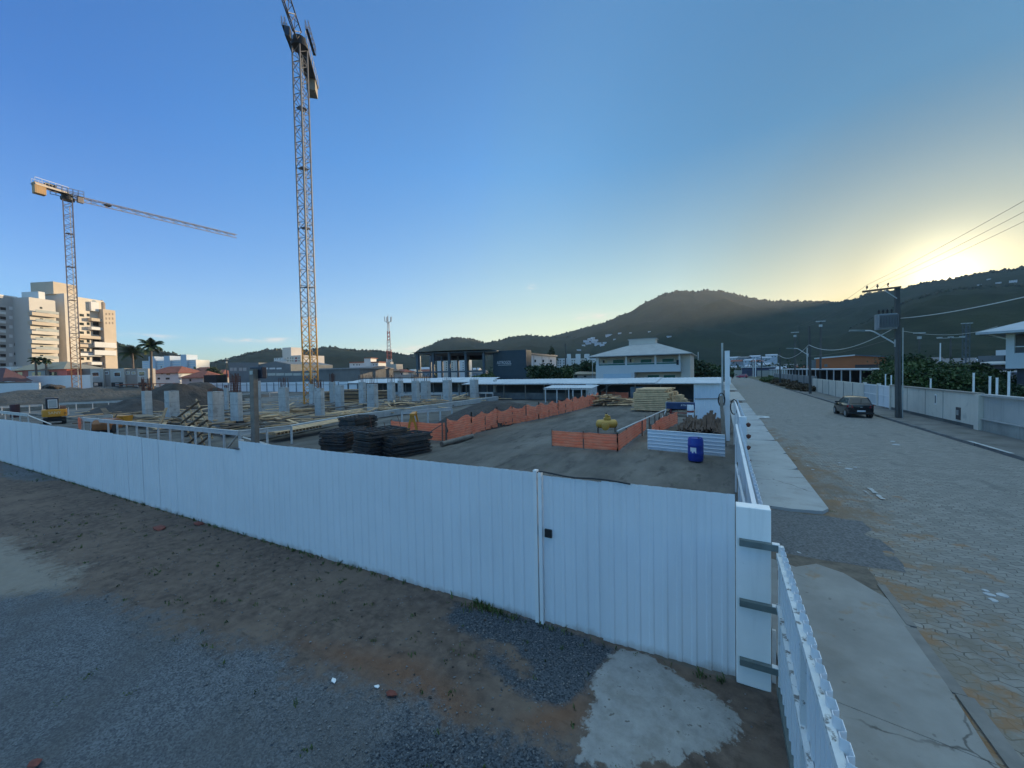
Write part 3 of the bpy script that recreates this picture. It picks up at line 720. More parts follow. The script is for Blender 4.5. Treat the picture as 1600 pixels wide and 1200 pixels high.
# lumber stack
def lumber(name, label, a, b, depth, h, n, seed, mat, group=None):
    r = thing(name, label, 'lumber', a, math.atan2(b.y-a.y, b.x-a.x)); L = (b-a).length; rg = random.Random(seed)
    for k in range(n):
        z0 = .08 + h*k/n; mb = MB(); nb = 7; ov = rg.uniform(-.1, .1)
        for j in range(nb):
            x0 = ov+rg.uniform(-.12, .12) + (.0 if k < n-2 else .25)
            mb.box(x0, L+ov+rg.uniform(-.15, .15) - (.0 if k < n-2 else .3), depth*j/nb, depth*(j+.93)/nb, z0, z0+h/n*rg.uniform(.72, .9))
        mb.build('board_layer', mat, r)
    s = MB()
    for x in (.3, L*.5, L-.3): s.box(x-.05, x+.05, .02, depth-.02, 0, .078)
    s.build('bearer', wood_dark, r)
    return r
a, b = G(989, 642), G(1046, 644)
lumber('lumber_stack', 'big neat stack of pale sawn boards in front of the open shed', a, b, 4.2, 1.95, 12, 31, wood_pale)
a, b = G(1044, 640), G(1075, 640)
lumber('lumber_stack', 'low loose stack of boards behind the blue trough', a, b, 2.2, 1.3, 7, 33, wood_pale)
def plank_heap(label, c, n, seed, L=(1.5, 3.2), spread=(1.6, 1.2), h=.9, mat=wood_pale, ang=0.0, dang=.5):
    r = thing('plank_heap', label, 'planks', c); rg = random.Random(seed)
    mb = MB(); mb2 = MB()
    for i in range(n):
        x, y = rg.gauss(0, spread[0]*.45), rg.gauss(0, spread[1]*.45); a = ang+rg.gauss(0, dang); l = rg.uniform(*L)/2
        z = h*max(.03, 1-(abs(x)/spread[0])**1.2)*rg.random()+.03; tl = rg.gauss(0, .07)
        d = Vector((math.cos(a), math.sin(a), tl)); p = Vector((x, y, max(z, .04+abs(tl)*l)))
        (mb if rg.random() < .75 else mb2).bar(p-d*l, p+d*l, rg.uniform(.08, .2), rg.uniform(.025, .05), up=(rg.gauss(0,.2), rg.gauss(0,.2), 1))
    mb.build('boards', mat, r); mb2.build('weathered_boards', wood_dark, r); return r
plank_heap('jumbled heap of pale broken boards at the end of the orange netting', G(946, 633), 70, 5, spread=(2.3,1.6), h=1.25, ang=.9, dang=.6)
plank_heap('low scatter of pale boards in front of the open shed', G(975, 628), 26, 6, spread=(1.8,1.2), h=.5, ang=.2)

# yellow air compressor
c = G(948, 676.5); r = thing('air_compressor', 'yellow air compressor with a horizontal tank behind the orange barrier', 'compressor', c, R(24))
comp_y = M('compressor_yellow', (.50,.285,.05), .4, .1, 3.)
MB().lathe((0,0,.55), [(0,-.62),(.12,-.615),(.22,-.55),(.255,-.45),(.255,.45),(.22,.55),(.12,.615),(0,.62)], 20, 'x').build('tank', comp_y, r, smooth=True)
mb = MB().lathe((-.12,-.30,.42), [(0,-.03),(.20,-.03),(.23,-.015),(.23,.03),(.19,.03),(.18,.0),(.05,.0),(.05,.04),(0,.04)], 20, 'y'); mb.build('flywheel', comp_y, r, smooth=True)
p = MB().box(-.16,.22,-.14,.14,.79,.92); p.lathe((.0,0,.92), [(.1,0),(.1,.16),(.06,.2),(0,.2)], 12); p.lathe((.16,0,.92), [(.07,0),(.07,.1),(0,.12)], 12); bevel(p.build('pump', comp_y, r), .01)
MB().tube([(.0,0,1.1),(-.02,0,1.19)], .045, 8).build('filter', black, r)
for x in (-.5,.5):
    for y in (-.16,.16): MB().tube([(x,y,.42),(x*1.02,y*1.2,0)], .022, 6).build('leg', dark_steel, r)

# orange safety netting on posts
def net_mat():
    m, t, b = newmat('orange_safety_netting'); p = t.pos()
    sx = t.n('ShaderNodeSeparateXYZ'); t.l(p, sx.inputs[0])
    w_ = t.math('FRACT', t.math('ADD', t.math('MULTIPLY', sx.outputs[2], 7.5), t.math('MULTIPLY', t.noise(1.2, p), .9)))
    f = t.noise(3, t.vmul(p, (1,1,5)), 4, .6)
    c = t.mix(t.step(f, .35, .65), (1.0,.235,.12), (1.0,.37,.22))
    c = t.mix(t.math('MULTIPLY', t.step(w_, .78, .9), .5), c, (.48,.09,.05))
    t.l(c, b.inputs['Base Color']); b.inputs['Roughness'].default_value = .6
    b.inputs['Transmission Weight'].default_value = 0
    tr = t.n('ShaderNodeBsdfTranslucent'); t.l(c, tr.inputs['Color'])
    ms = t.n('ShaderNodeMixShader'); ms.inputs[0].default_value = .6
    out = m.node_tree.nodes['Material Output']; t.l(b.outputs[0], ms.inputs[1]); t.l(tr.outputs[0], ms.inputs[2]); t.l(ms.outputs[0], out.inputs['Surface'])
    t.l(t.bump(t.noise(6, t.vmul(p, (1,1,3)), 4, .6), .5, .06), b.inputs['Normal']); return m
net = net_mat()
def netting(label, pts, h, seed, sag=.06, wrinkle=.05, post=wood_dark, rail=None, lean=None, top=None):
    """pts: plan points; one thing = net + posts (+ rail)"""
    r = thing('safety_netting', label, 'netting', (pts[0].x, pts[0].y, 0)); rg = random.Random(seed)
    off = r.location; cols = []; mb = MB(); ps = MB(); rl = MB(); acc = 0
    for a, b in zip(pts, pts[1:]):
        L = (b-a).length; n = max(2, int(L/.14)); d = (b-a).normalized(); q = Vector((d.y, -d.x, 0))
        for i in range(n+1):
            t = i/n; p = a.lerp(b, t); s = (acc+L*t); ph = math.sin(math.pi*((s/1.9) % 1))
            col = []
            for k in range(8):
                z = k/7
                w = wrinkle*(mnoise.noise(Vector((s*2.2, z*3.1+s*.8, seed))) + .5*mnoise.noise(Vector((s*6, z*8+s*3, seed))))
                top_s = sag*ph*z
                col.append(p+q*(w+.03)+Vector((0, 0, .03+.03*mnoise.noise(Vector((s*1.5, 0, seed)))+(h-.03)*z-top_s)))
            cols.append(col)
        np_ = max(1, round(L/1.9))
        for i in range(np_+1):
            p = a.lerp(b, i/np_); ps.box(p.x-.025, p.x+.025, p.y-.025, p.y+.025, 0, h+.06)
        if rail: rl.bar(a+Vector((0,0,h+.09)), b+Vector((0,0,h+.09)), .06, .05)
        acc += L
    mb.grid(cols); mb.build('net', net, r, off=off, smooth=True); ps.build('post', post, r, off=off)
    if rail: rl.build('top_rail', rail, r, off=off)
    return r
netting('red orange netting behind the yellow trestle, crossed by dark braces', [G(612,684), G(697,690)], 1.02, 1)
a, b = G(655, 689), G(693, 690)
br = MB(); br.bar(a+Vector((0,-.08,.1)), b+Vector((0,-.08,.95)), .05, .04); br.bar(b+Vector((0,-.08,0)), b+Vector((0,-.08,1.05)), .05, .05, up=(0,1,0))
solo('brace', 'dark diagonal brace standing against the orange netting', 'brace', br, wood_dark, loc=tuple(a))
netting('long crumpled orange netting running back across the yard', [G(698,690), G(737,679), G(777,667), G(842,655), G(872,648)], 1.3, 2, .26, .2)
netting('far end of crumpled orange netting behind the plank heap', [G(872,648), G(905,640), G(935,631)], 1.35, 3, .26, .2)
netting('orange netting strung along the front of the open shed', [G(940,626), G(982,628)], 1.15, 4)
netting('orange net barrier with a white top rail beside the compressor', [G(863,697), G(965,705), G(1009,671)], .78, 5, .02, .03)
rl = MB(); a, b = G(965,704)+Vector((0,0,.9)), Ax(1041, 633, 27.5); b.z = .9
rl.bar(a, b, .06, .05)
ps = MB()
for t in (.4, .55, .68, .8, .92, 1.0):
    p = a.lerp(b, t); ps.box(p.x-.03, p.x+.03, p.y-.03, p.y+.03, 0, .9)
r = thing('guard_rail', 'white guard rail on dark posts running back from the orange barrier', 'railing', (a.x, a.y, 0))
rl.build('rail', white_wood, r, off=r.location); ps.build('post', wood_dark, r, off=r.location)
MB().bar(b+Vector((0,0,-.05)), b+Vector((-.3,-1.2,-.85)), .05, .05).build('brace', white_wood, r, off=r.location)
netting('bright orange netting between the guard rail and the brown slab wood', [G(1017,690), G(1030,676), G(1058,662)], .85, 6, .05, .06)
# yellow trestle
a = G(645, 690); r = thing('trestle', 'yellow A-frame trestle standing beside the steel panel stacks', 'trestle', a, R(35))
for (x0, x1, y) in ((-.36,-.05,0),(.36,.05,0)): MB().bar((x0,y,0),(x1,y,1.42), .11, .07, up=(0,1,0)).build('leg', crane_yellow, r)
for (x0, x1, y) in ((-.36,-.05,1.2),(.36,.05,1.2)): MB().bar((x0,y,0),(x1,y,1.42), .11, .07, up=(0,1,0)).build('leg', crane_yellow, r)
MB().box(-.12,.12,-.1,1.3,1.422,1.54).build('beam', crane_yellow, r)
for nm, a, b, w in (('timber_log', G(690,697), G(738,684), .13), ('concrete_offcut', G(640,697), G(655,693), .14)):
    solo(nm, {'timber_log': 'round grey log lying at the foot of the orange netting', 'concrete_offcut': 'short pale concrete offcut lying beside the trestle'}[nm], nm.split('_')[-1], MB().tube([a+Vector((0,0,w*.8)), b+Vector((0,0,w*.8))], w, 10), post_wood if nm == 'timber_log' else concrete, loc=tuple(a), smooth=True)
# ---------------------------------------------------------------- stacks of dark steel formwork panels
pm_ = M('oily_formwork_panel', (.035,.036,.038), .6, .35, 3., stain=(2.2,.48,(.085,.058,.038),.8))
def steel_panel(w, l, nx, ny):
    r = thing('steel_formwork', 'dark steel formwork panel stacked flat behind the white fence', 'panel', (0,0,0), 0, 'stacked steel formwork panels')
    f = MB()
    for y in (0, l): f.box(0, w, y-.03, y+.03, 0, .055)
    for x in (0, w): f.box(x-.03, x+.03, .03, l-.03, 0, .055)
    f.build('frame', pm_, r)
    b = MB()
    for i in range(1, nx): b.box(w*i/nx-.02, w*i/nx+.02, .03, l-.03, .004, .035)
    for i in range(1, ny): b.box(.03, w-.03, l*i/ny-.018, l*i/ny+.018, .036, .054)
    b.build('ribs', pm_, r)
    return r
p0 = steel_panel(1.35, 2.0, 4, 5); first = True; rg = random.Random(12)
for lab, px, py, n, rot, tl in (('in the left stack', 513, 705, 14, 18, .03), ('in the tall middle stack', 568, 712, 18, -8, .02), ('in the right hand stack nearest the trestle', 606, 711, 14, -14, .02), ('in the far stack behind the others', 540, 678, 16, 8, .02)):
    c = G(px, py); z = 0
    for k in range(n):
        loc = (c.x+rg.uniform(-.09,.09)-.6, c.y+rg.uniform(-.1,.1), z); L = 'dark steel formwork panel '+lab
        if k == n-1: L = 'topmost steel formwork panel '+lab
        if first: o = p0; o.location = loc; first = False; o.rotation_euler = (0,0,R(rot))
        else: o = dup(p0, loc, 0)
        o['label'] = L; o.rotation_euler = (rg.gauss(0, tl*.4), rg.gauss(0, tl*.4), R(rot)+rg.gauss(0, .05))
        o['group'] = 'steel formwork panels '+lab
        z += .064
for k, (a, b) in enumerate((((588,712),(577,648)),((610,708),(600,660)),((636,702),(621,650)),((600,706),(591,668)))):
    A = G(*a); B = Ax(b[0], b[1], (A-EYE).dot(fwd)*1.03)
    solo('steel_bar', 'thin rusty steel bar leaning against the formwork panel stacks', 'bar', MB().tube([A, A.lerp(B,.5)+Vector((.03,0,0)), B], .014, 6), rust, group='bars leaning on the panel stacks', loc=tuple(A))

# ---------------------------------------------------------------- timber post with a dark flood lamp
c = Vector((-17.3, 9.6, 0)); c = G(399, 700); c = Vector((c.x*.86, c.y*.86, 0))
top = EYE + ray(396, 577)*((c-EYE).dot(fwd))
r = thing('lamp_post', 'grey timber post carrying a dark box floodlight seen from behind', 'lamp post', c)
MB().bar((0,0,0), (top.x-c.x, top.y-c.y, top.z), .31, .2, up=(0,1,0)).build('post', post_wood, r)
fl = MB().box(-.52, .42, .12, .34, 0, .52); o = bevel(fl.build('floodlight', M('floodlight_housing', (.010,.013,.028), .5, .2, 4.), r, off=(-(top.x-c.x), -(top.y-c.y), -(top.z-.42))), .03)
MB().box(-.12,.12,-.105,.118,-.05,.35).build('bracket', galv, r, off=(-(top.x-c.x), -(top.y-c.y), -(top.z-.42)))

# ---------------------------------------------------------------- concrete columns with starter bars
def column_mat():
    m = M('column_concrete', (.42,.42,.405), .85, .18, 1.6, bump=.3, bscale=30, stain=(2.2,.57,(.22,.22,.21),.6), streak=.4); t = NT(m.node_tree); b = m.node_tree.nodes['Principled BSDF']
    p = t.pos(); sx = t.n('ShaderNodeSeparateXYZ'); t.l(p, sx.inputs[0]); src = b.inputs['Base Color'].links[0].from_socket
    k = t.step(t.math('FRACT', t.math('DIVIDE', sx.outputs[2], .88)), .045, .02)
    t.l(t.mix(t.math('MULTIPLY', k, .55), src, (.13,.13,.125)), b.inputs['Base Color']); return m
col_m = column_mat()
PXW = {226:17,263:24,331:26,368:20,354:8,404:9,442:17,487:10,498:16,519:10,529:15,565:12,580:18,610:13,625:9,648:13,663:16,697:15,718:7,739:14,773:6}
def column(px, py, ptop, w, d, rebar, wrap, lab):
    c = G(px, py); v = Vector((c.x, c.y)).normalized(); T = PXW[px]/610*(c-EYE).dot(fwd)*math.cos(math.atan((px-800)/610)); k = .3 if px in (226, 263, 331) else .62
    w = min(1.3, k*T/abs(v.y)); d = min(1.3, (1-k)*T/abs(v.x))
    ht = Vector((c.x, c.y, 0)); a_ = (ht-EYE).dot(fwd); zt = (EYE+ray(px, ptop)*a_).z
    r = thing('concrete_column', lab, 'column', c)
    mb = MB().box(-w/2, w/2, -.05, d-.05, 0, zt); bevel(mb.build('shaft', col_m, r), .02)
    if rebar:
        rb = MB(); rg = random.Random(px); nx = 5 if rebar > 1.1 else 3; pts = [(-w/2+.06+(w-.12)*i/nx, yy) for i in range(nx+1) for yy in (0, d-.1)]
        for x, y in pts: rb.tube([(x, y, zt), (x+rg.gauss(0,.03), y+rg.gauss(0,.03), zt+rebar*rg.uniform(.8,1.05))], .024, 5)
        if rebar > 1.0:
            for k in range(7):
                z = zt+.12+k*rebar/8; [rb.box(-w/2+.03, w/2-.03, yy, yy+.02, z, z+.025) for yy in (-.02, d-.1)]; [rb.box(xx-.01, xx+.01, 0, d-.1, z, z+.025) for xx in (-w/2+.05, w/2-.05)]
        rb.build('starter_bars', rust, r)
    if wrap:
        wp = MB().box(-w/2-.04, w/2+.04, -.09, d-.01, .0, .62); wp.build('formwork_collar', M('black_membrane', (.014,.013,.018), .5, .3, 3.), r)
    return r
for args in (
 (226,655,611,.62,.9,1.25,False,'leftmost concrete column with a tall rusty bar cage, by the dirt mound'),
 (263,662,611,1.05,.75,0,False,'wide bare concrete column in front of the dark dirt mound'),
 (331,670,612,1.0,.8,.25,False,'wide concrete column just left of the black collared column'),
 (368,671,613,.62,.95,1.30,True,'concrete column with a black collar and a tall bar cage'),
 (354,645,606,.55,.8,.3,False,'concrete column half hidden behind the black collared column'),
 (404,650,595,.5,.8,.8,False,'concrete column partly hidden by the timber lamp post'),
 (442,651,605,.5,1.0,.9,False,'concrete column standing right of the timber lamp post'),
 (487,634,600,.55,1.0,.7,False,'concrete column just behind the foot of the tall crane'),
 (498,655,606,.55,1.0,.7,False,'concrete column nearest the foot of the tall crane, in front'),
 (519,632,597,.6,1.0,1.2,False,'concrete column with a dense bar cage right of the tall crane, rear one'),
 (529,642,602,.6,1.0,0,False,'concrete column right of the tall crane, front one of a pair'),
 (565,632,597,.55,1.0,1.0,False,'rear column of the pair beside the timber stack'),
 (580,644,600,.62,1.0,.9,False,'front column of the pair beside the timber stack'),
 (610,634,597,.6,1.0,1.0,False,'front concrete column of the pair below the radio mast'),
 (625,622,595,.6,1.0,.7,False,'rear concrete column of the pair below the radio mast'),
 (648,632,595,.6,1.0,1.0,False,'front column below the left end of the steel frame hall'),
 (663,629,595,.7,1.0,.8,False,'rear column below the left end of the steel frame hall'),
 (697,630,594,.75,1.0,.3,False,'concrete column below the middle of the steel frame hall'),
 (718,616,594,.5,.8,0,False,'farthest concrete column, near the back fence'),
 (739,625,593,.8,1.0,.2,False,'concrete column below the right end of the steel frame hall'),
 (773,622,594,.6,1.0,0,False,'concrete column farthest to the right, below the dark hall')):
    column(*args)

# ---------------------------------------------------------------- slab edge beam and timber on the building floor
r = thing('edge_beam', 'long low concrete edge beam along the building floor', 'beam', (-26, 13, 0))
eb = MB(); eb.bar((-24.0, 13.0, .27), (-26.3, 22, .27), .4, .54); eb.build('span', concrete, r, off=r.location)
MB().bar((-26.32, 22.1, .26), (-26.9, 46, .26), .4, .52).build('span', concrete, r, off=r.location)
flr = MB().prism([(-24.4, 13.2), (-26.6, 22), (-27.15, 46), (-75, 46), (-75, 13.2)], -.1, .10)
struct('building_floor', flr, M('muddy_slab', (.17,.155,.135), .92, .35, .5, bump=.5, bscale=6, bdist=.04, stain=(.35,.52,(.075,.068,.058),.75)))
def mk_plank(l, w, h, mat, lab, grp):
    mb = MB().box(-l/2, l/2, -w/2, w/2, 0, h)
    return solo('timber_plank', lab, 'plank', mb, mat, grp)
protos = [mk_plank(4.2,.24,.05,wood_pale,'pale timber plank lying on the muddy building floor','planks on the building floor'), mk_plank(3.0,.30,.06,wood,'brown timber plank lying on the muddy building floor','planks on the building floor'), mk_plank(5.2,.18,.09,wood_dark,'dark weathered beam lying on the muddy building floor','beams on the building floor'), mk_plank(2.4,1.2,.03,M('plywood_sheet',(.26,.19,.12),.75,.2,1.),'sheet of plywood lying on the muddy building floor','plywood sheets on the building floor')]
rg = random.Random(77); used = set()
for i in range(330):
    k = rg.choices((0,1,2,3), (5,4,3,1))[0]
    px = rg.uniform(150, 800); py = rg.uniform(628, 684) if px < 520 else rg.uniform(622, 656)
    if py > 690-(px-400)*.16 and px > 400: continue
    c = G(px, py, .14)
    if c.y < 12.6 or c.x > -26.9 or c.y > 47: continue
    z = .11 + rg.choice((0, .06, .12, .12, .2, .32, .45))
    if k in used: o = protos[k].copy(); COL.objects.link(o)
    else: o = protos[k]; used.add(k)
    o.location = (c.x, c.y, z); o.rotation_euler = (rg.gauss(0,.02), rg.gauss(0,.035), rg.gauss(.1, .5) if rg.random() < .6 else rg.gauss(1.6, .35))
# the raised deck of joists and boards by the slab edge
r = thing('timber_deck', 'slanting timber deck of joists and boards at the edge of the building floor', 'deck', (-26, 17, 0))
mb = MB(); mj = MB()
P = [G(430,676,.55), G(500,664,.55), G(570,650,.6)]
for i in range(5):
    o = Vector((-.28*i, .05*i, .02*(i % 2))); mb.bar(P[0]+o, P[1]+o, .24, .04); mb.bar(P[1]+o*1.02+Vector((0,.03,.0)), P[2]+o, .24, .04)
for i in range(14):
    p = P[0].lerp(P[1], i/13); mj.bar(p+Vector((.15,0,-.09)), p+Vector((-1.6,.1,-.09)), .07, .12)
mb.build('boards', wood_pale, r, off=r.location); mj.build('joists', wood, r, off=r.location)
for k, (px, py, w, h, lab) in enumerate(((552,630,4.0,1.9,'tall stack of timber scraps between two concrete columns'), (594,624,2.2,1.4,'timber stack behind the columns, right of the tall stack'), (510,628,1.2,1.6,'narrow timber stack just right of the tall crane foot'), (375,640,3.4,.5,'low brown timber pile behind the black collared column'))):
    c = G(px, py); r = thing('timber_stack', lab, 'timber stack', c, R(28)); rg = random.Random(k)
    nl = int(h/.17)
    for q in range(nl):
        mb = MB()
        for j in range(5): mb.bar((-w/2+rg.uniform(-.15,.15), j*.4, .1+q*.17), (w/2+rg.uniform(-.2,.2), j*.4+rg.uniform(-.1,.1), .1+q*.17+rg.uniform(-.02,.02)), .3, .09)
        mb.build('layer', wood if q % 3 else wood_dark, r)

# leaning pallet ladder
a, b = G(319, 693), None
c = Vector((a.x*.98, a.y*.98, 0)); dep = (c-EYE).dot(fwd); t = EYE + ray(294, 633)*(dep*1.06)
r = thing('form_ladder', 'wide timber formwork ladder leaning near the wide column', 'ladder', c)
ax = (t-c).normalized(); sd = Vector((.35, .9, 0)).cross(ax).normalized(); L = (t-c).length
sd = ax.cross(Vector((.6,-.8,0))).normalized()
for o in (-.55, 0, .55): MB().bar(sd*o, sd*o+ax*L*(1.0 if o > .5 else .93), .07, .06, up=(.6,-.8,0)).build('rail', wood, r)
for i in range(6): MB().bar(sd*-.75+ax*(L*(.08+.165*i))+Vector((.04,-.05,0)), sd*.75+ax*(L*(.08+.165*i))+Vector((.04,-.05,0)), .13, .035, up=ax).build('rung', wood_dark, r)

# ---------------------------------------------------------------- batter boards
def batter(lab, a, b, n, h=1.0, brace=None, zdrop=.0, group='batter boards of the site'):
    r = thing('batter_board', lab, 'batter board', (a.x, a.y, 0)); off = r.location
    a = Vector((a.x, a.y, 0)); b = Vector((b.x, b.y, 0)); d = (b-a).normalized()
    MB().bar(a+Vector((0,-.05,h-.10)), b+Vector((0,-.05,h-.10)), .03, .20).build('rail', white_wood, r, off=off)
    MB().bar(a+Vector((0,-.02,h+.016)), b+Vector((0,-.02,h+.016)), .12, .03).build('cap', white_wood, r, off=off)
    for i in range(n):
        p = a.lerp(b, i/(n-1)); MB().box(p.x-.05, p.x+.05, p.y-.034, p.y+.04, 0, h-.002).build('post', white_wood, r, off=off)
    if brace:
        for p, q in brace: MB().bar(p, q, .03, .10, up=(0,1,0)).build('brace', white_wood, r, off=off)
    return r
z1 = 1.0
a, b = G(130, 653, z1), G(374, 674, z1)
batter('white batter board on many posts in front of the wide concrete columns', a, b, 15, brace=[(Vector((b.x-.1,b.y,.85)), Vector((b.x-1.1,b.y,.1)))])
a2, b2 = G(375, 674, z1), G(455, 665, z1)
batter('short white batter board behind the timber lamp post', a2, b2, 3, brace=[(Vector((a2.x,a2.y+.1,.7)), Vector((a2.x+.7,a2.y+1.2,.1)))])
a, b = G(-40, 638, z1), G(44, 647, z1)
batter('white batter board at the far left, close behind the fence', a, b, 9, brace=[(Vector((b.x,b.y,.9)), Vector((b.x+3,b.y+.6,.2)))])
batter('long white batter board behind the small excavator', G(-20, 636, z1), G(66, 632, z1), 5)
batter('long white batter board in front of the dirt bank', G(92, 630, z1), G(217, 625, z1), 6)
batter('white batter board in the far left corner of the site', G(-20, 619, z1), G(52, 615, z1), 6)
batter('white batter board right of the excavator, leading to the red rag', G(130, 652, z1), G(175, 648, z1), 3)
batter('white batter board behind the dark dirt mound', G(295, 611, z1), G(345, 610, z1), 4)
batter('white batter board between the lamp post and the crane', G(377, 615, z1), G(435, 612, z1), 5)
batter('short white batter board left of the crane foot', G(452, 619, z1), G(478, 618, z1), 3)
batter('white batter board below the back fence, left part', G(625, 615.5, z1), G(690, 614, z1), 4)
batter('white batter board below the back fence, right part', G(748, 613, z1), G(770, 613, z1), 3)
batter('white batter board on thin posts in front of the dark soil bank', G(628, 643, z1), G(706, 637, z1), 5)
r = thing('red_rag', 'red rag tied to the end of the white batter board', 'rag', tuple(G(124, 664, .3)))
c = EYE + ray(124, 653)*((G(130,653,1.0)-EYE).dot(fwd)); rows = []
for i in range(8):
    rows.append([(c.x-.3+.09*i, c.y+.06*math.sin(i*1.7), c.z-.9*(j/5)*(.5+.5*abs(math.sin(i*1.1+.6)))+.05*math.sin(i)) for j in range(6)])
MB().grid(rows).build('cloth', net, r, off=r.location, smooth=True)

# ---------------------------------------------------------------- dirt heaps
soil_dark = M('dark_heaped_soil', (.050,.042,.036), .95, .35, .8, bump=.9, bscale=2.5, bdist=.25)
soil_grey = M('grey_heaped_soil', (.085,.078,.068), .95, .3, .6, bump=.9, bscale=2.0, bdist=.25)
def mound(name, lab, c, rx, ry, h, seed, mat, rz=0, top=1.0):
    rows = []; n = 40
    for i in range(n+1):
        row = []
        for j in range(n+1):
            u, v = i/n*2-1, j/n*2-1; q = math.hypot(u, v)
            f = max(0, 1-q)**top if top != 1 else max(0, 1-q)
            p = Vector((u*rx, v*ry, seed*5)); z = h*min(1.0, f*1.25) + f**.5*(.30*mnoise.noise(p*.6)+.14*mnoise.noise(p*1.7))*min(1.2, h*.5)
            row.append((u*rx*math.cos(rz)-v*ry*math.sin(rz), u*rx*math.sin(rz)+v*ry*math.cos(rz), z if q < .99 else -.15))
        rows.append(row)
    return solo(name, lab, 'soil heap', MB().grid(rows), mat, loc=(c.x, c.y, .02), local=True, smooth=True)
c = Ax(150, 622, 58); mound('soil_bank', 'long grey bank of dug soil in front of the white garden wall', Vector((c.x, c.y, 0)), 8, 24, 2.55, 1, soil_grey, R(-12), .75)
c = Ax(282, 630, 50); mound('soil_heap', 'tall dark cone of soil behind the wide concrete columns', Vector((c.x, c.y, 0)), 6.3, 6.3, 3.0, 2, soil_dark)
c = Ax(222, 640, 46); mound('soil_heap', 'lower dark spill of soil left of the tall soil cone', Vector((c.x, c.y, 0)), 6, 5, 1.5, 3, soil_dark)
c = Ax(312, 618, 60); mound('soil_heap', 'black soil heap behind the tall soil cone, near the back fence', Vector((c.x, c.y, 0)), 6, 6, 3.0, 4, soil_dark)
c = Ax(35, 625, 55); mound('soil_heap', 'low brown soil heap at the far left of the site', Vector((c.x, c.y, 0)), 9, 9, 1.7, 5, soil_grey)
c = G(775, 655); mound('soil_bank', 'dark weedy bank of soil behind the long orange netting', Vector((c.x-1.2, c.y+1.5, 0)), 3.2, 9, 1.15, 6, soil_dark, R(14), .6)
c = Ax(84, 612, 56); solo('boulder', 'dark clod sitting on top of the long grey soil bank', 'boulder', MB().blob((0,0,0), 1.0, 3, 3, .5, (1.3,1.1,.55)), soil_dark, loc=(c.x, c.y, c.z+.45), local=True, smooth=True)
# red formwork deck behind the mound
c0, c1 = Ax(187, 601, 60), Ax(270, 599, 62)
r = thing('formwork_table', 'reddish formwork table on props behind the soil heaps', 'formwork', (c0.x, c0.y, 0))
MB().bar(c0, c1, 2.0, .12).build('deck', M('red_formwork_ply', (.22,.07,.04), .7, .2, 1.), r, off=r.location)
pr = MB()
for i in range(9):
    p = c0.lerp(c1, i/8); pr.bar(Vector((p.x, p.y, 0)), Vector((p.x, p.y, p.z-.07)), .09, .09, up=(0,1,0))
pr.build('prop', wood, r, off=r.location)

# ---------------------------------------------------------------- small excavator seen from behind
c = G(86, 661); az = math.atan2(-c.x, c.y)
r = thing('mini_excavator', 'small yellow excavator seen from behind with a white framed rear window', 'excavator', c, az); r.scale = (.68, .8, .93)
ey = M('excavator_yellow', (.62,.265,.02), .4, .1, 2., stain=(4,.62,(.2,.12,.05),.6))
for x in (-.78, .78):
    tk = MB(); prof = [(-1.2,.25),(-1.05,.06),(-.8,0),(.8,0),(1.05,.06),(1.2,.25),(1.05,.46),(.8,.52),(-.8,.52),(-1.05,.46)]
    tk.extr(prof, x-.2, x+.2, 'x'); tk.build('track', rubber, r)
MB().box(-.58,.58,-.8,.9,.2,.62).build('undercarriage', dark_steel, r)
cw = MB(); poly = [(-1.08,-.75),(-.95,-1.12),(-.5,-1.28),(.5,-1.28),(.95,-1.12),(1.08,-.75),(1.08,1.0),(-1.08,1.0)]
cw.prism(poly, .66, 1.34); body = bevel(cw.build('counterweight', ey, r), .06, 3)
text_mesh('SANY', .34, M('faded_lettering', (.75,.62,.38), .6, .1), r, 'lettering', (0, -1.283, 1.02), sx=1.25)
gv = MB()
for z in (.88, 1.0): gv.bar((.80,-1.205,z), (1.0,-1.105,z), .02, .05)
gv.build('vent', black, r)
cab = MB(); cab.extr([(-.62,1.345),(.85,1.345),(.85,1.9),(.55,2.42),(-.55,2.42),(-.62,2.3)], -.72, .40, 'x')
bevel(cab.build('cab', M('cab_black_paint', (.012,.012,.022), .35, .1), r), .04)
MB().box(-.52,.28,-.650,-.622,1.45,2.26).build('rear_window_frame', white_paint, r)
MB().box(-.47,.23,-.662,-.652,1.50,2.21).build('rear_window', M('bright_window_glass', (.30,.36,.38), .15, .1, 1., spec=.8), r)
en = MB().box(.46,1.0,-.9,.3,1.345,1.62); bevel(en.build('engine_hood', M('hood_brown', (.20,.10,.07), .6, .3), r), .04)
bo = MB(); bo.bar((.2,.9,1.0),(.2,2.2,2.3), .25, .3); bo.bar((.2,2.15,2.3),(.2,3.3,1.4), .2, .24); bo.build('boom', ey, r)
bu = MB().extr([(3.2,1.3),(3.6,1.1),(3.6,.6),(3.1,.45),(2.95,.8)], -.15, .55, 'x'); bu.build('bucket', dark_steel, r)
MB().box(1.16,1.24,-.6,-.52,.75,1.42).build('side_mirror', white_paint, r)
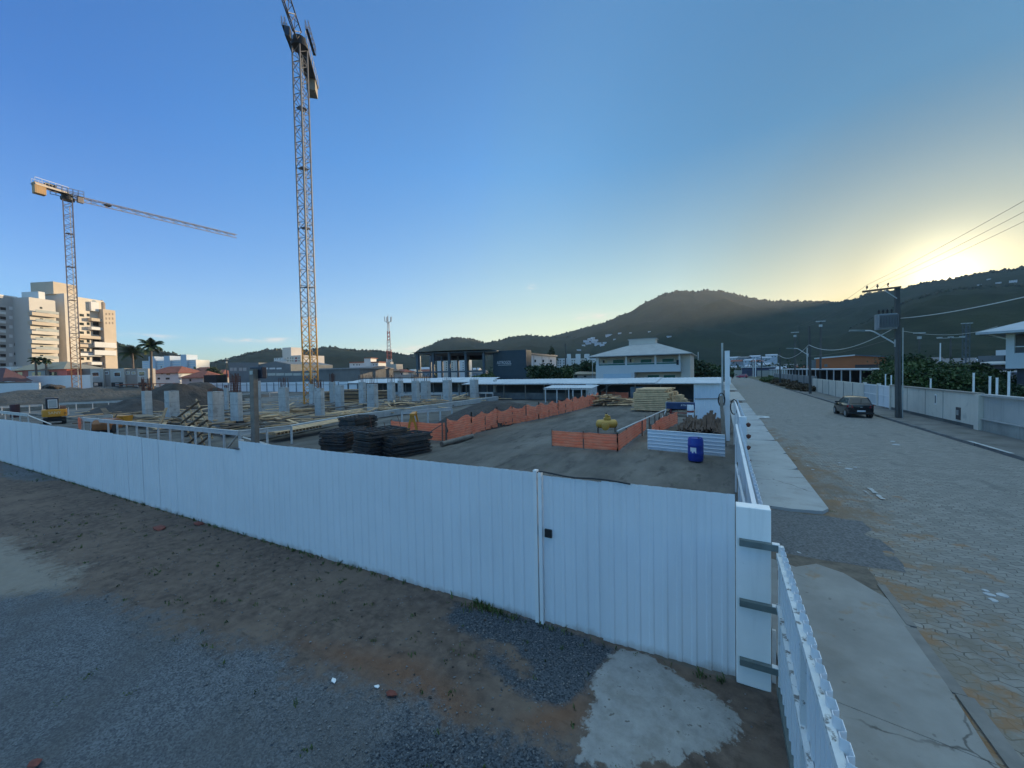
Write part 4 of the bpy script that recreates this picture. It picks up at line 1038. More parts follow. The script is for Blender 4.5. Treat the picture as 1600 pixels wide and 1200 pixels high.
# yellow skip and machine behind the batter board
c = G(190, 666); r = thing('concrete_skip', 'yellow steel skip behind the white batter board', 'skip', c, R(30))
MB().extr([(-.3,.35),(.3,.35),(.45,.85),(-.45,.85)], -.55, .55, 'x').build('hopper', yellow, r)
fr = MB()
for x in (-.45,.45):
    for y in (-.22,.22): fr.box(x-.04,x+.04,y-.04,y+.04,0,.36)
fr.build('leg', yellow, r)
c = G(168, 676); r = thing('plate_roller', 'orange brown machine body half hidden by the white batter board', 'machine', c, R(50))
bevel(MB().extr([(-.7,.25),(.8,.25),(.9,.8),(.3,1.0),(-.5,.95),(-.75,.7)], -.5, .5, 'x').build('body', M('orange_brown_paint', (.30,.12,.04), .5, .3, 3.), r), .05)
MB().lathe((0,-.35,.3), [(0,-.55),(.3,-.55),(.3,.55),(0,.55)], 18, 'x').build('drum', dark_steel, r, smooth=True)
MB().tube([(0,.7,.8),(0,1.25,1.15)], .04, 6).build('handle', dark_steel, r)
a = G(182, 668); b = EYE + ray(161, 638)*((a-EYE).dot(fwd)*1.02)
solo('leaning_plank', 'dark plank leaning up from the yellow skip', 'plank', MB().bar(a, b, .35, .05), wood_dark, loc=tuple(a))
a = G(248, 668); b = EYE + ray(260, 637)*((a-EYE).dot(fwd)*1.02)
solo('leaning_plank', 'brown plank leaning in front of the wide bare column', 'plank', MB().bar(a, b, .22, .05), wood, loc=tuple(a))
c = G(24, 652); solo('oil_drum', 'dark red drum behind the far left batter board', 'barrel', MB().lathe((0,0,0), [(0,0),(.35,0),(.36,.4),(.35,.8),(.36,1.2),(.35,1.35),(0,1.35)], 16), M('maroon_drum', (.06,.02,.025), .6, .2), local=True, loc=tuple(c), smooth=True)

# heaps of boards and cut timber between the columns
for k, (px, py, lab, n, hh) in enumerate(((300,660,'heap of cut boards between the two wide bare columns',26,.5),(425,655,'heap of boards between the timber lamp post and the next column',24,.45),(470,645,'low heap of boards at the foot of the tall crane',24,.5),(548,650,'heap of boards right of the nearest crane foot column',26,.55),(600,640,'heap of boards between the paired columns',22,.5),(632,634,'heap of cut boards below the radio mast',22,.5),(680,632,'heap of boards below the steel frame hall',22,.5),(720,624,'low heap of boards near the farthest column',20,.45),(205,652,'heap of boards behind the yellow skip',18,.5))):
    c = G(px, py, .1); o = plank_heap(lab, c, n, 60+k, spread=(2.6, 1.8), h=hh, ang=k*.7, dang=.5, mat=wood_pale if k % 2 else wood); o.location.z = .1
# ---------------------------------------------------------------- tower cranes
def lattice(ch, br, p0, p1, w, h, side, n, cw=.13, bw=.06, tri=False):
    """square (or triangular) lattice between p0 and p1; chords go to ch, bracing to br"""
    p0 = Vector(p0); p1 = Vector(p1); d = (p1-p0).normalized(); s = Vector(side).normalized(); u = s.cross(d).normalized()
    if tri: cs = [s*-w/2, s*w/2, u*h]
    else: cs = [s*-w/2+u*-h/2, s*w/2+u*-h/2, s*w/2+u*h/2, s*-w/2+u*h/2]
    for c in cs: ch.bar(p0+c, p1+c, cw, cw, up=s)
    m = len(cs)
    for k in range(m):
        a, b = cs[k], cs[(k+1) % m]
        for i in range(n):
            q0 = p0.lerp(p1, i/n); q1 = p0.lerp(p1, (i+1)/n)
            if i % 2: a_, b_ = b, a
            else: a_, b_ = a, b
            br.bar(q0+a_, q1+b_, bw, bw, up=s+u*.3)
            if i % 2 == 0: br.bar(q0+a, q0+b, bw, bw, up=d)
def crane(lab, base, htop, htop_yellow, side, rz, jib_end, cj_end, mats, seed, panels, cw_mat, jw=1.0):
    r = thing('tower_crane', lab, 'crane', (base[0], base[1], 0)); off = Vector((base[0], base[1], 0))
    s = Vector((math.cos(rz), math.sin(rz), 0)); low, up_m, jm = mats
    for z0, z1, mt in ((0, htop_yellow, low), (htop_yellow, htop, up_m)):  # foot of the mast in one colour, the rest in a duller one
        ch = MB(); br = MB(); lattice(ch, br, (0,0,z0), (0,0,z1), side, side, s, max(4, int((z1-z0)/1.0)), .14, .06)
        o = ch.build('mast', mt, r); br.build('mast_bracing', mt, o)
    ld = MB()
    for x in (-.16, .16): ld.bar((x,.25,1), (x,.25,htop-1), .05, .05)
    k = 1.0
    while k < htop-1: ld.box(-.2,.2,.23,.27,k,k+.04); k += .35 if htop < 45 else .45
    ld.build('ladder', crane_pale, r)
    pf = MB()
    for z in [htop*i/6 for i in range(1, 6)]: pf.box(-side*.4, side*.4, -side*.4, side*.4, z, z+.06)
    pf.build('landing', up_m, r)
    # slewing head
    sl = MB().lathe((0,0,htop), [(0,0),(1.0,0),(1.0,.5),(.8,.6),(.8,1.2),(0,1.2)], 20); sl.build('slewing_ring', dark_steel, r)
    je = Vector(jib_end)-off; ce = Vector(cj_end)-off; dj = Vector((je.x, je.y, 0)).normalized(); sj = Vector((dj.y, -dj.x, 0))
    top = Vector((0,0,htop+1.3))
    ch = MB(); br = MB(); n = panels
    lattice(ch, br, top+dj*1.0, je, jw, jw, -sj, n, .12, .055, tri=True)
    o = ch.build('jib', jm, r); br.build('jib_bracing', jm, o)
    ch = MB(); br = MB(); dc = (ce-top).normalized(); L = (ce-top).length
    for t in (-.6, .6): ch.bar(top+sj*t, ce+sj*t, .22, .35)
    ch.bar(top, ce, 1.1, .06)
    for t in (-.75, .75):
        br.bar(top+sj*t+Vector((0,0,1.1)), ce+sj*t+Vector((0,0,1.1)), .05, .05)
        nn = max(3, int(L/1.2))
        for i in range(nn+1):
            p = top.lerp(ce, i/nn)+sj*t; br.bar(p, p+Vector((0,0,1.1)), .05, .05)
    o = ch.build('counter_jib', jm, r); br.build('counter_jib_railing', crane_pale, o)
    cwb = MB(); q = ce-dc*.2
    for i in range(5):
        p = q-dc*(.40*i); cwb.bar(p+sj*-.6+Vector((0,0,-.65)), p+sj*.6+Vector((0,0,-.65)), .36, 2.0)
    bevel(cwb.build('counterweight', cw_mat, r), .03)
    hc = top+dj*1.5+sj*.9+Vector((0,0,-.8))
    cb = MB(); cb.bar(hc+sj*-.3, hc+sj*.3, .9, 1.2); bevel(cb.build('operator_cab', jm, r), .05)
    cg = MB(); cg.bar(hc+dj*.46+sj*-.25, hc+dj*.46+sj*.25, .03, .9); cg.build('cab_window', glass, r)
    rl = MB(); fl = MB()
    for t in (-1.35, 1.35):
        a, b = top+sj*t-dj*1.9+Vector((0,0,-.5)), top+sj*t+dj*1.9+Vector((0,0,-.2)); fl.bar(a, b, .32, .03)
        for e in (-.17, .17):
            for hh in (.55, 1.1): rl.bar(a+sj*e+Vector((0,0,hh)), b+sj*e+Vector((0,0,hh)), .05, .05)
            for i in range(6):
                p = a.lerp(b, i/5)+sj*e; rl.bar(p, p+Vector((0,0,1.1)), .05, .05)
    o = fl.build('catwalk', dark_steel, r); rl.build('catwalk_railing', crane_grey, o)
    wn = MB(); wn.bar(top-dj*3+Vector((0,0,.5)), top-dj*1.6+Vector((0,0,.5)), .9, .8); wn.build('winch', dark_steel, r)
    hk = MB(); p = top+dj*6; hk.bar(p+sj*-.5, p+sj*.5, .9, .3); hk.build('trolley', dark_steel, r)
    return r
crane('tall tower crane in the middle with a yellow mast foot and its jib overhead', (-47.9, 33.1), 46.2, 11.5, 1.22, R(11), (-47.9+.665*42, 33.1-.747*42, 49.5), (-47.9-.70*8.8, 33.1+.712*8.8, 47.3), (crane_yellow, crane_grey, M('crane_jib_dark', (.05,.052,.06), .5, .2)), 1, 34, M('counterweight_concrete', (.26,.23,.19), .8, .15, 1.))
q = G(369, 367, 43.2); p = G(52, 287, 40.2); tan_cw = M('tan_counterweight', (.46,.30,.15), .7, .12, 1.)
crane('farther tower crane on the left with a short jib pointing right', (-115.2, 28.3), 39.9, 12.5, 1.28, R(-12), q, p, (M('crane_orange_paint', (.36,.16,.06), .55, .15), M('crane_mauve_grey_paint', (.26,.21,.20), .55, .15), M('crane_jib_grey', (.24,.21,.20), .5, .15)), 2, 26, tan_cw, .85)

# ---------------------------------------------------------------- buildings: each in a local frame, x along its front, y into it
class Bld:
    def __init__(s, name, lab, o, d, cat='building', group=None):
        s.o = Vector((o[0], o[1], 0)); d = Vector((d[0], d[1], 0)).normalized(); s.d = d; s.q = Vector((-d.y, d.x, 0))   # q points into the building
        s.r = thing(name, lab, cat, s.o, math.atan2(d.y, d.x), group)
    def uz(s, px, py, y=0.0):
        rr_ = ray(px, py); t = (s.o+s.q*y-EYE).dot(s.q)/rr_.dot(s.q); p = EYE+rr_*t
        return ((p-s.o).dot(s.d), p.z)
    def rect(s, px0, px1, y0, y1, y=0.0):
        u0, _ = s.uz(px0, y0, y); u1, _ = s.uz(px1, y0, y); pm_ = (px0+px1)/2
        return u0, u1, s.uz(pm_, y1, y)[1], s.uz(pm_, y0, y)[1]
    def box(s, name, mat, px0, px1, ytop, ybot, y0, y1, parent=None, bev=0):
        u0, u1, z0, z1 = s.rect(px0, px1, ytop, ybot if ybot else 600, y0)
        if not ybot: z0 = 0
        return MB().box(u0, u1, y0, y1, z0, z1).build(name, mat, parent or s.r)
    def win(s, px0, px1, y0, y1, y=0.0, mat=None, frame=None, fw=.08, name='window'):
        u0, u1, z0, z1 = s.rect(px0, px1, y0, y1, y)
        if frame:
            f = MB().box(u0-fw, u1+fw, y-.05, y-.002, z0-fw, z1+fw).build(name, frame, s.r)
            MB().box(u0, u1, y-.062, y-.051, z0, z1).build('pane', mat or glass, f)
        else: MB().box(u0, u1, y-.03, y-.002, z0, z1).build(name, mat or glass, s.r)
def front(px0, a0, px1, a1):
    A = Ax(px0, 600, a0); B = Ax(px1, 600, a1); return (A.x, A.y), (B.x-A.x, B.y-A.y)
warm_wall = M('warm_beige_render', (.50,.42,.33), .85, .06, .3)
cream = M('cream_render', (.56,.51,.44), .85, .06, .3)
beige = M('beige_render', (.42,.38,.33), .85, .08, .3)
white_r = M('white_render', (.62,.62,.61), .85, .05, .3, streak=.12)
brown_r = M('taupe_render', (.25,.21,.18), .85, .08, .3)
pink_r = M('salmon_render', (.50,.13,.10), .85, .1, .6)
grey_r = M('grey_metal_cladding', (.135,.15,.155), .7, .12, .4)
grey2 = M('grey_brown_wall', (.17,.165,.155), .85, .15, .3, streak=.4)
rail_glass = M('balcony_glass', (.30,.33,.33), .2, .1, .5)
dark_in = M('dark_interior', (.02,.02,.022), .9, .3, 1.)

# big apartment building on the left
A = Ax(45, 600, 122)
b = Bld('apartment_building', 'tall stepped apartment building with balconies catching the last sun, far left', A, (-.36, .93))
b.box('wing', M('cool_grey_render', (.40,.39,.38), .85, .08, .3), -70, 27.5, 459, 0, 6.2, 22)
b.box('wing', M('pale_cream_render', (.52,.49,.45), .85, .05, .3), 45, 86, 467, 0, 0, 6.6)
b.box('core', cream, 100, 121, 460, 0, 0, 9)
b.box('recess_wall', cream, 86, 100, 463, 0, 5.5, 14)
b.box('tower', warm_wall, 83, 120, 443, 462, 3, 12)
b.box('wing', cream, 121, 162, 467, 0, 2.4, 14)
b.box('wing', warm_wall, 161, 180, 484, 0, 0.2, 9)
b.box('parapet', white_r, -70, 27, 457, 459, 6.1, 6.5)
b.box('penthouse', white_r, 60, 70, 456, 468, 1.5, 8)
b.box('penthouse', white_r, 142, 154, 472, 486, 1.5, 6)
for k in range(6):
    yb = 494.5+14.2*k
    mt = warm_wall if k in (0, 1, 4) else cream
    b.box('balcony', mt, 50, 92, yb-5, yb, -1.6, -.003)
    b.box('balcony_railing', rail_glass, 56, 92, yb-9, yb-5.1, -1.58, -1.5)
    b.win(62.5, 67.5, yb-12+15, yb-9.5+16)
    b.win(70, 84, yb-11+15, yb-6.0+15, mat=rail_glass)
b.win(62, 66, 479.5, 482.5)
for k in range(7):
    y = 490+13.6*k
    b.win(135.5, 140, y, y+4.5, 2.4); b.win(124, 131, y+.5, y+4.5, 2.4)
    if k > 0: b.win(145, 160, y, y+6, 2.4, mat=dark_in)
    b.box('balcony', white_r if k in (1, 4, 5, 6) else warm_wall, 143 if k in (0,1,5) else 121.5, 160.5, y+7.5, y+12, .8, 2.397)
b.box('band', white_r, 148, 181.5, 535, 543, -.25, .197); b.box('band', white_r, 148, 181.5, 547.5, 555, -.25, .197)
for x in (166, 171, 176):
    for k in range(3): b.win(x-1.2, x+1.0, 489+7*k, 492.5+7*k, .2, mat=brown_r)
for k in range(7):
    y = 480+14.6*k
    b.win(0, 9, y, y+4.5, 6.2, mat=dark_in); b.win(14, 19.5, y-1, y+4, 6.2, mat=white_r); b.win(22, 25, y-2, y+2, 6.2)
    b.win(-20, -8, y, y+4.5, 6.2, mat=dark_in)
    b.box('ledge', white_r, -20, 9, y+6, y+10, 5.8, 6.197)
u, z = b.uz(159.5, 482, 3); MB().lathe((u, 3, z-.5), [(0,0),(.9,0),(.9,2.6),(.5,3.0),(.15,3.6),(0,3.6)], 14).build('chimney', brown_r, b.r)
u, z = b.uz(145, 473, 3); MB().lathe((u, 3, z), [(0,-.8),(.9,-.6),(1.2,0),(.9,.6),(0,.8)], 16, 'y').build('dish', rail_glass, b.r)

# white garden wall, salmon house, small houses of the left edge
o, d = front(41, 99, 141, 90)
b = Bld('garden_wall', 'long plain white garden wall behind the farther crane', o, d, 'wall')
b.box('wall', white_r, 41, 141, 587, 0, 0, .4)
u, z = b.uz(41, 587); MB().box(0, .4, .4, 16, 0, z-.03).build('side_wall', white_r, b.r)
o, d = front(18, 112, 105, 104)
b = Bld('salmon_house', 'low house with salmon walls and a tan roof above the white garden wall', o, d, 'house')
b.box('wall', pink_r, 19, 104, 577.5, 0, 0, 8)
for x0, x1 in ((25, 35), (50, 64), (76, 89)): b.win(x0, x1, 581.5, 588)
b.box('bay', beige, 44, 73, 579, 0, -.5, -.004)
b.win(50, 64, 581.5, 588, -.5)
L = b.uz(106, 578)[0]; L0 = b.uz(14, 578)[0]; ze = b.uz(60, 578)[1]; zr = b.uz(60, 567, 4)[1]
rf = MB().add([(L0,-.8,ze),(L,-.8,ze),(L,8.8,ze),(L0,8.8,ze),(L0+3,4,zr),(L-9,4,zr)], [(0,1,5,4),(1,2,5),(2,3,4,5),(3,0,4),(0,3,2,1)]); rf.build('roof', roof_tan, b.r)
b.box('gable_wall', white_r, 6, 17.5, 573, 0, -.6, 6)
o, d = front(-40, 92, 18, 90)
b = Bld('dark_roof_house', 'house with a dark maroon roof at the left edge of the picture', o, d, 'house')
b.box('wall', brown_r, -40, 12, 597, 0, 0, 4)
L = b.uz(11, 595)[0]; L0 = b.uz(-40, 590)[0]; ze = b.uz(0, 596)[1]; zr = b.uz(0, 575, 2)[1]
MB().add([(L0,-.8,ze),(L,-.8,ze),(L,4.4,ze),(L0,4.4,ze),(L0,2,zr),(L-4,2,zr)], [(0,1,5,4),(1,2,5),(2,3,4,5),(0,3,2,1),(3,0,4)]).build('roof', M('maroon_roof', (.07,.03,.035), .8, .2), b.r)
b.win(-5, 12, 599, 604)
o, d = front(-40, 80, 60, 76); b = Bld('low_wall', 'low pale wall at the left edge in front of the maroon roofed house', o, d, 'wall'); b.box('wall', white_r, -40, 60, 599, 0, 0, .3)
o, d = front(141, 100, 231, 95)
b = Bld('row_houses', 'beige and brown row of two storey houses right of the white garden wall', o, d, 'row house')
for x0, x1, mt in ((141,161,beige),(161,172,brown_r),(172,194,beige),(194,214,brown_r),(214,231,beige)):
    b.box('facade', mt, x0, x1, 576, 0, 0 if mt is beige else .35, 1.6)
for x0, x1, y0, y1 in ((144.5,154.5,582,588),(179,188,582,588),(217.5,226,581,587)): b.win(x0, x1, y0, y1, 0, frame=white_r, fw=.18)
for x0, x1 in ((164.5,169.5),(197.5,202),(206.5,211)): b.win(x0, x1, 581.5, 584, .35, frame=white_r, fw=.15)
for x0, x1 in ((142,160),(174,192),(216,229)): b.win(x0, x1, 597.5, 604, 0, mat=dark_in)
for x0, x1 in ((147,153),(180,186)): b.win(x0, x1, 598.5, 603, -.031, mat=rail_glass)
o, d = front(112, 108, 142, 106); b = Bld('grey_house', 'plain bluish grey house end between the salmon house and the row houses', o, d, 'house'); b.box('wall', grey2, 122, 141, 576, 0, 0, 6)

# far blue-white apartment slab
o, d = front(222, 300, 306, 296)
b = Bld('apartment_slab', 'far bluish white apartment slab with three stair towers behind the palms', o, d)
blue_w = M('bluish_white_render', (.45,.52,.60), .85, .05, .1)
b.box('wing', white_r, 222, 306, 563, 0, 0, 12)
for x0, x1, y in ((232,241,557),(256,265,556),(282,291,554)): b.box('stair_tower', blue_w, x0, x1, y, 0, -1.5, 8)
for x0, x1 in ((223,231),(242,255),(266,281),(292,305)):
    for k in range(4): b.win(x0, x1, 565+3.6*k, 566.9+3.6*k, 0, mat=blue_w)
# red roofed houses in front of it
def hiphouse(name, lab, px0, px1, a0, a1, yroof, yeave, wall, roof, depth=9, over=.7, wins=(), ybase=0, cat='house', group=None):
    o, d = front(px0, a0, px1, a1); b = Bld(name, lab, o, d, cat, group)
    L = b.uz(px1, yeave)[0]; m = (px0+px1)/2; ze = b.uz(m, yeave)[1]; zr = b.uz(m, yroof, depth/2)[1]
    MB().box(0, L, 0, depth, -2 if ybase else 0, ze+.02).build('wall', wall, b.r)
    k = min(depth/2+over, L*.42)
    MB().add([(-over,-over,ze),(L+over,-over,ze),(L+over,depth+over,ze),(-over,depth+over,ze),(k-over,depth/2,zr),(L-k+over,depth/2,zr),
      (-over,-over,ze-.18),(L+over,-over,ze-.18),(L+over,depth+over,ze-.18),(-over,depth+over,ze-.18)], [(0,1,5,4),(1,2,5),(2,3,4,5),(3,0,4),(6,7,1,0),(7,8,2,1),(8,9,3,2),(9,6,0,3),(9,8,7,6)]).build('roof', roof, b.r)
    for w in wins: b.win(*w)
    return b
hiphouse('red_roofed_house', 'white house with a red hipped roof beside the palm trunk', 231, 279, 150, 146, 573, 583, white_r, roof_tile, wins=((252,255,582.5,585),(260,266,583,586),(259,265,590,593),(246,250,590,593)))
hiphouse('red_roofed_house', 'low house with a broad red roof in front of the far hill', 284, 318, 140, 138, 580, 590, cream, roof_tile, wins=((296,299,592,596),))
hiphouse('red_roofed_house', 'small house with a red roof next to the grey warehouse', 318, 346, 165, 162, 578, 588, beige, roof_tile)
hiphouse('red_roofed_house', 'distant house with a red roof peeping over the broad red roof', 290, 326, 210, 208, 574, 582, cream, roof_tile)
o, d = front(316, 130, 339, 129); b = Bld('dark_shed', 'small black shed below the red roofs', o, d, 'shed'); b.box('wall', dark_in, 318, 338, 586, 0, 0, 4)
o, d = front(343, 135, 357, 134); b = Bld('billboard', 'yellow and orange billboard beside the grey warehouse', o, d, 'billboard'); b.box('panel', M('billboard_yellow', (.5,.33,.06), .7), 344.5, 349, 584, 588.5, 0, .2); b.box('panel', M('billboard_orange', (.42,.12,.07), .7), 349.1, 355, 584, 588.5, 0, .2); b.box('post', dark_steel, 349, 350, 588.6, 0, .05, .15)
# grey warehouse
o, d = front(357, 128, 455, 120)
b = Bld('grey_warehouse', 'dark grey warehouse with two low gables behind the timber lamp post', o, d)
u0 = b.uz(357, 570)[0]; u1 = b.uz(404, 570)[0]; u2 = b.uz(452, 570)[0]; z0 = b.uz(357, 566.5)[1]; z1 = b.uz(404, 566.5)[1]
MB().extr([(u0,0),(u1,0),(u1,z1),(u0,z0)], 0, 18, 'y').build('wall', grey_r, b.r)
zp = b.uz(425, 564.5)[1]; z2 = b.uz(406, 569)[1]; z3 = b.uz(452, 569)[1]
MB().extr([(u1+.01,0),(u2,0),(u2,z3),((u1+u2)/2,zp),(u1+.01,z2)], .5, 18, 'y').build('wall', grey_r, b.r)
for x0, x1 in ((359.5,363.5),(365,369.5),(373.5,378),(379.5,385)): b.win(x0, x1, 574.5, 579.5, 0, mat=rail_glass)
for x0, x1 in ((411,419),(421,430),(432,440)): b.win(x0, x1, 574.5, 577, .5, mat=white_r)
o, d = front(392, 112, 512, 104)
b = Bld('lean_to', 'lower grey hall with a strip of pale windows in front of the warehouse', o, d); b.box('wall', grey_r, 392, 510, 580, 0, 0, 8)
for i in range(7): b.win(405+13.3*i, 417+13.3*i, 583, 586.8, 0, mat=M('pale_polycarbonate', (.42,.42,.38), .4, .1))
o, d = front(498, 100, 640, 92)
b = Bld('long_hall', 'long brownish grey hall with a flat roof right of the tall crane', o, d)
b.box('wall', grey2, 498, 562, 577, 0, 0, 14); b.box('wall', grey2, 562.05, 640, 590, 0, 0, 10); b.box('cornice', M('hall_cornice', (.26,.25,.24), .8), 498, 562, 575, 577, -.25, 14)
# apartment block in the middle distance
o, d = front(428, 215, 470, 205)
b = Bld('apartment_block', 'sunlit white apartment block with a lift tower in front of the hill', o, d)
pw = M('sunlit_white_render', (.66,.58,.50), .85, .05, .2)
b.box('wing', white_r, 428, 447, 559, 0, 3, 14); b.box('wing', pw, 447, 470, 555.5, 0, 0, 14); b.box('lift_tower', pw, 441, 454.5, 543, 560, 2, 9)
for k in range(5):
    y = 558.5+4.2*k
    for x in (449, 453.2, 456.6, 466.2): b.win(x, x+1.8, y, y+1.9, 0)
    b.win(461, 464.4, y, y+2.2, 0, mat=red_dark)
    for x in (430, 433, 437): b.win(x, x+1.4, y+1.5, y+3, 3)
# white building with red roof line
o, d = front(545, 260, 592, 256)
b = Bld('institution', 'long white building with red roof edge and small tower left of the radio mast', o, d)
b.box('wing', white_r, 546, 568, 567, 0, 0, 12); b.box('wing', white_r, 568, 591, 566.5, 0, -.6, 12); b.box('tower', white_r, 569, 579, 560, 572, -1.2, 6)
b.box('roof', roof_tile, 545.5, 569, 565.3, 567, -.8, 13); b.box('roof', roof_tile, 579.1, 592, 565, 566.5, -1.4, 13); b.box('roof', roof_tile, 568.5, 579.5, 559, 560, -1.8, 7)
for x in (552, 557, 560.5, 571, 575, 583, 587): b.win(x, x+1.6, 569, 571, 0 if x < 568 else -.6)
hiphouse('brown_roofed_house', 'house with a brown roof and pale walls below the radio mast', 563, 605, 135, 133, 572, 580, beige, M('brown_tiles', (.20,.12,.08), .85, .25), wins=((576,580,583,586),(590,594,583,586)))
hiphouse('brown_roofed_house', 'white house with a dark red roof right of the radio mast', 612, 630, 150, 149, 577, 581, white_r, roof_tile, wins=((622.5,624.5,582.5,585.5),(626.5,628.5,582.5,585.5)))
hiphouse('small_house', 'small white house with a grey roof left of the steel frame hall', 631, 644, 165, 164, 577, 582, white_r, roof_grey)
o, d = front(600, 118, 660, 114); b = Bld('yard_wall', 'pale yard wall in front of the small houses', o, d, 'wall'); b.box('wall', beige, 562, 652, 586, 0, 0, .3)
# radio mast on its small building
o, d = front(602, 185, 620, 184)
b = Bld('plant_house', 'small beige block building at the foot of the radio mast', o, d); b.box('wall', beige, 603, 619, 569, 0, 0, 7); b.box('parapet', beige, 603, 610, 565.5, 568.9, 0, 3)
c = Ax(608.5, 570, 187); r = thing('radio_mast', 'red and white lattice radio mast with antennas', 'mast', (c.x, c.y, 0))
zt = Ax(607, 503, 187).z; zb = c.z-6
MW = [M('mast_red', (.35,.07,.05), .6), M('mast_white', (.6,.58,.56), .6)]
for k in range(6):
    ch = MB(); br = MB(); w0 = 2.6-2.2*k/6
    lattice(ch, br, (0,0,zb+(zt-zb)*k/6), (0,0,zb+(zt-zb)*(k+1)/6), w0, w0, (.8,.6,0), 5, .16, .09, tri=False); ch.v += br.v if False else []
    o = ch.build('section', MW[k % 2], r); br.build('bracing', MW[k % 2], o)
an = MB(); an.tube([(0,0,zb-8),(0,0,zb)], .35, 6)
for a in range(5):
    x, y = 1.5*math.cos(a*1.26+.3), 1.5*math.sin(a*1.26+.3); an.bar((0,0,zt-.2), (x,y,zt+.1), .12, .12); an.bar((x,y,zt), (x*1.1,y*1.1,zt+2.4), .28, .2)
an.tube([(0,0,zt-2),(0,0,zt+3.6)], .07, 6); an.bar((-1.2,0,zt-.2), (1.2,0,zt-.2), .2, .2); an.build('antennas', M('antenna_grey', (.25,.25,.27), .6), r)

# steel frame hall, dark hall with sign, white hall
o, d = front(650, 98, 776, 92)
b = Bld('steel_frame_hall', 'open steel frame hall under construction with a flat dark roof', o, d)
fs = M('blue_grey_steel', (.075,.10,.12), .6, .2, 1.)
for x in (651.5, 676, 701, 727, 755):
    b.box('column', fs, x-1.6, x+1.6, 551, 0, 0, .55)
for x in (655, 672, 690, 715, 731): b.box('column', fs, x-1.2, x+1.2, 556, 0, 14, 14.5)
b.box('floor_beam', fs, 650, 757, 580, 582, -.1, -.005); b.box('floor_beam', fs, 660, 757, 579.5, 581, 13.8, 13.99)
b.box('roof_beam', fs, 649, 776, 549.6, 551, -.6, 16)
zr = b.uz(700, 549.4)[1]
MB().grid([[(u, y, zr+.06+.10*math.sin(math.pi*(u/22))) for u in np.linspace(-.6, 20.5, 12)] for y in (-1.5, 8, 17)]).build('roof_sheet', grey_r, b.r)
b.box('back_screen', dark_in, 672, 757, 553, 563, 16.1, 16.3)
b.box('wall', M('low_red_wall', (.09,.04,.04), .8), 650, 757, 590, 0, 6, 6.3)
b = Bld('white_block', 'white block with small windows seen through the steel frame hall', *front(683, 150, 728, 148)); b.box('wall', white_r, 683, 694, 563, 0, 0, 8); b.box('wall', cream, 694, 711, 560, 0, -.8, 8); b.box('wall', white_r, 711, 728, 562, 0, 0, 8)
for x in (697, 702, 706, 723):
    for k in range(4): b.win(x, x+1.3, 566+3.6*k, 567.7+3.6*k, -.8 if x < 711 else 0)
o, d = front(769, 94, 824, 90)
b = Bld('dark_hall', 'dark blue hall with small white lettering on its front', o, d)
dk = M('dark_blue_cladding', (.022,.042,.058), .6, .12, .4)
b.box('wall', dk, 770, 822, 547.5, 0, 0, 3); b.box('white_edge', white_r, 758, 775, 549, 550.3, -1.2, -.005)
u0, z = b.uz(776.5, 567); u1 = b.uz(799, 567)[0]; sz = 1.05
t_ = text_mesh('ASTROGOL', sz, white_r, b.r, 'lettering', ((u0+u1)/2, -.012, z), ext=.01)
wdt = max(v.co.x for v in t_.data.vertices)-min(v.co.x for v in t_.data.vertices); sc_ = (u1-u0)/wdt
for v in t_.data.vertices: v.co.x = (u0+u1)/2+(v.co.x-(u0+u1)/2)*sc_
b.box('underline', white_r, 778, 798.5, 570.1, 570.7, -.05, -.004)
o, d = front(812, 100, 869, 128)
b = Bld('white_hall', 'white hall with a row of small dark windows right of the dark hall', o, d)
wl = M('white_precast', (.58,.59,.60), .8, .06, .2)
u1 = b.uz(869, 560)[0]; za = b.uz(812, 553)[1]; zb_ = b.uz(869, 557.5)[1]
MB().extr([(0,0),(u1,0),(u1,zb_),(0,za)], 0, 2.5, 'y').build('wall', wl, b.r)
MB().extr([(-.3,za+.02),(u1+.3,zb_+.02),(u1+.3,zb_+.5),(-.3,za+.5)], -.4, 2.7, 'y').build('roof', fs, b.r)
for x in (822, 835, 847.5, 859.5): b.win(x, x+2.4, 562, 566, 0)
for x in (834, 846.8, 857.8): b.win(x-.3, x+.1, 555.5, 580, 0, mat=grey2, name='joint')
o, d = front(869, 215, 936, 212)
b = Bld('apartment_row', 'row of pale four storey apartment blocks with stair towers', o, d)
for x0, x1 in ((870,886),(892,900),(907,914),(921,936)): b.box('wing', cream if x0 in (907,) else white_r, x0, x1, 560, 0, 0, 10)
for x0, x1 in ((886,892),(900,907),(914,921)): b.box('stair_tower', white_r, x0, x1, 553, 0, -1, 6)
for x0 in (871, 874.5, 880, 893, 896.5, 908.5, 912, 923, 927, 931):
    for k in range(5): b.win(x0, x0+2.0, 562.5+3.8*k, 564.6+3.8*k, 0, mat=brown_r if x0 in (908.5,) else grey2)
hiphouse('low_house', 'low beige house with a flat tan roof left of the white villa', 893, 931, 92, 90, 579.5, 584, beige, roof_tan, wins=((897,902,586,590),(912,916,587,589)))
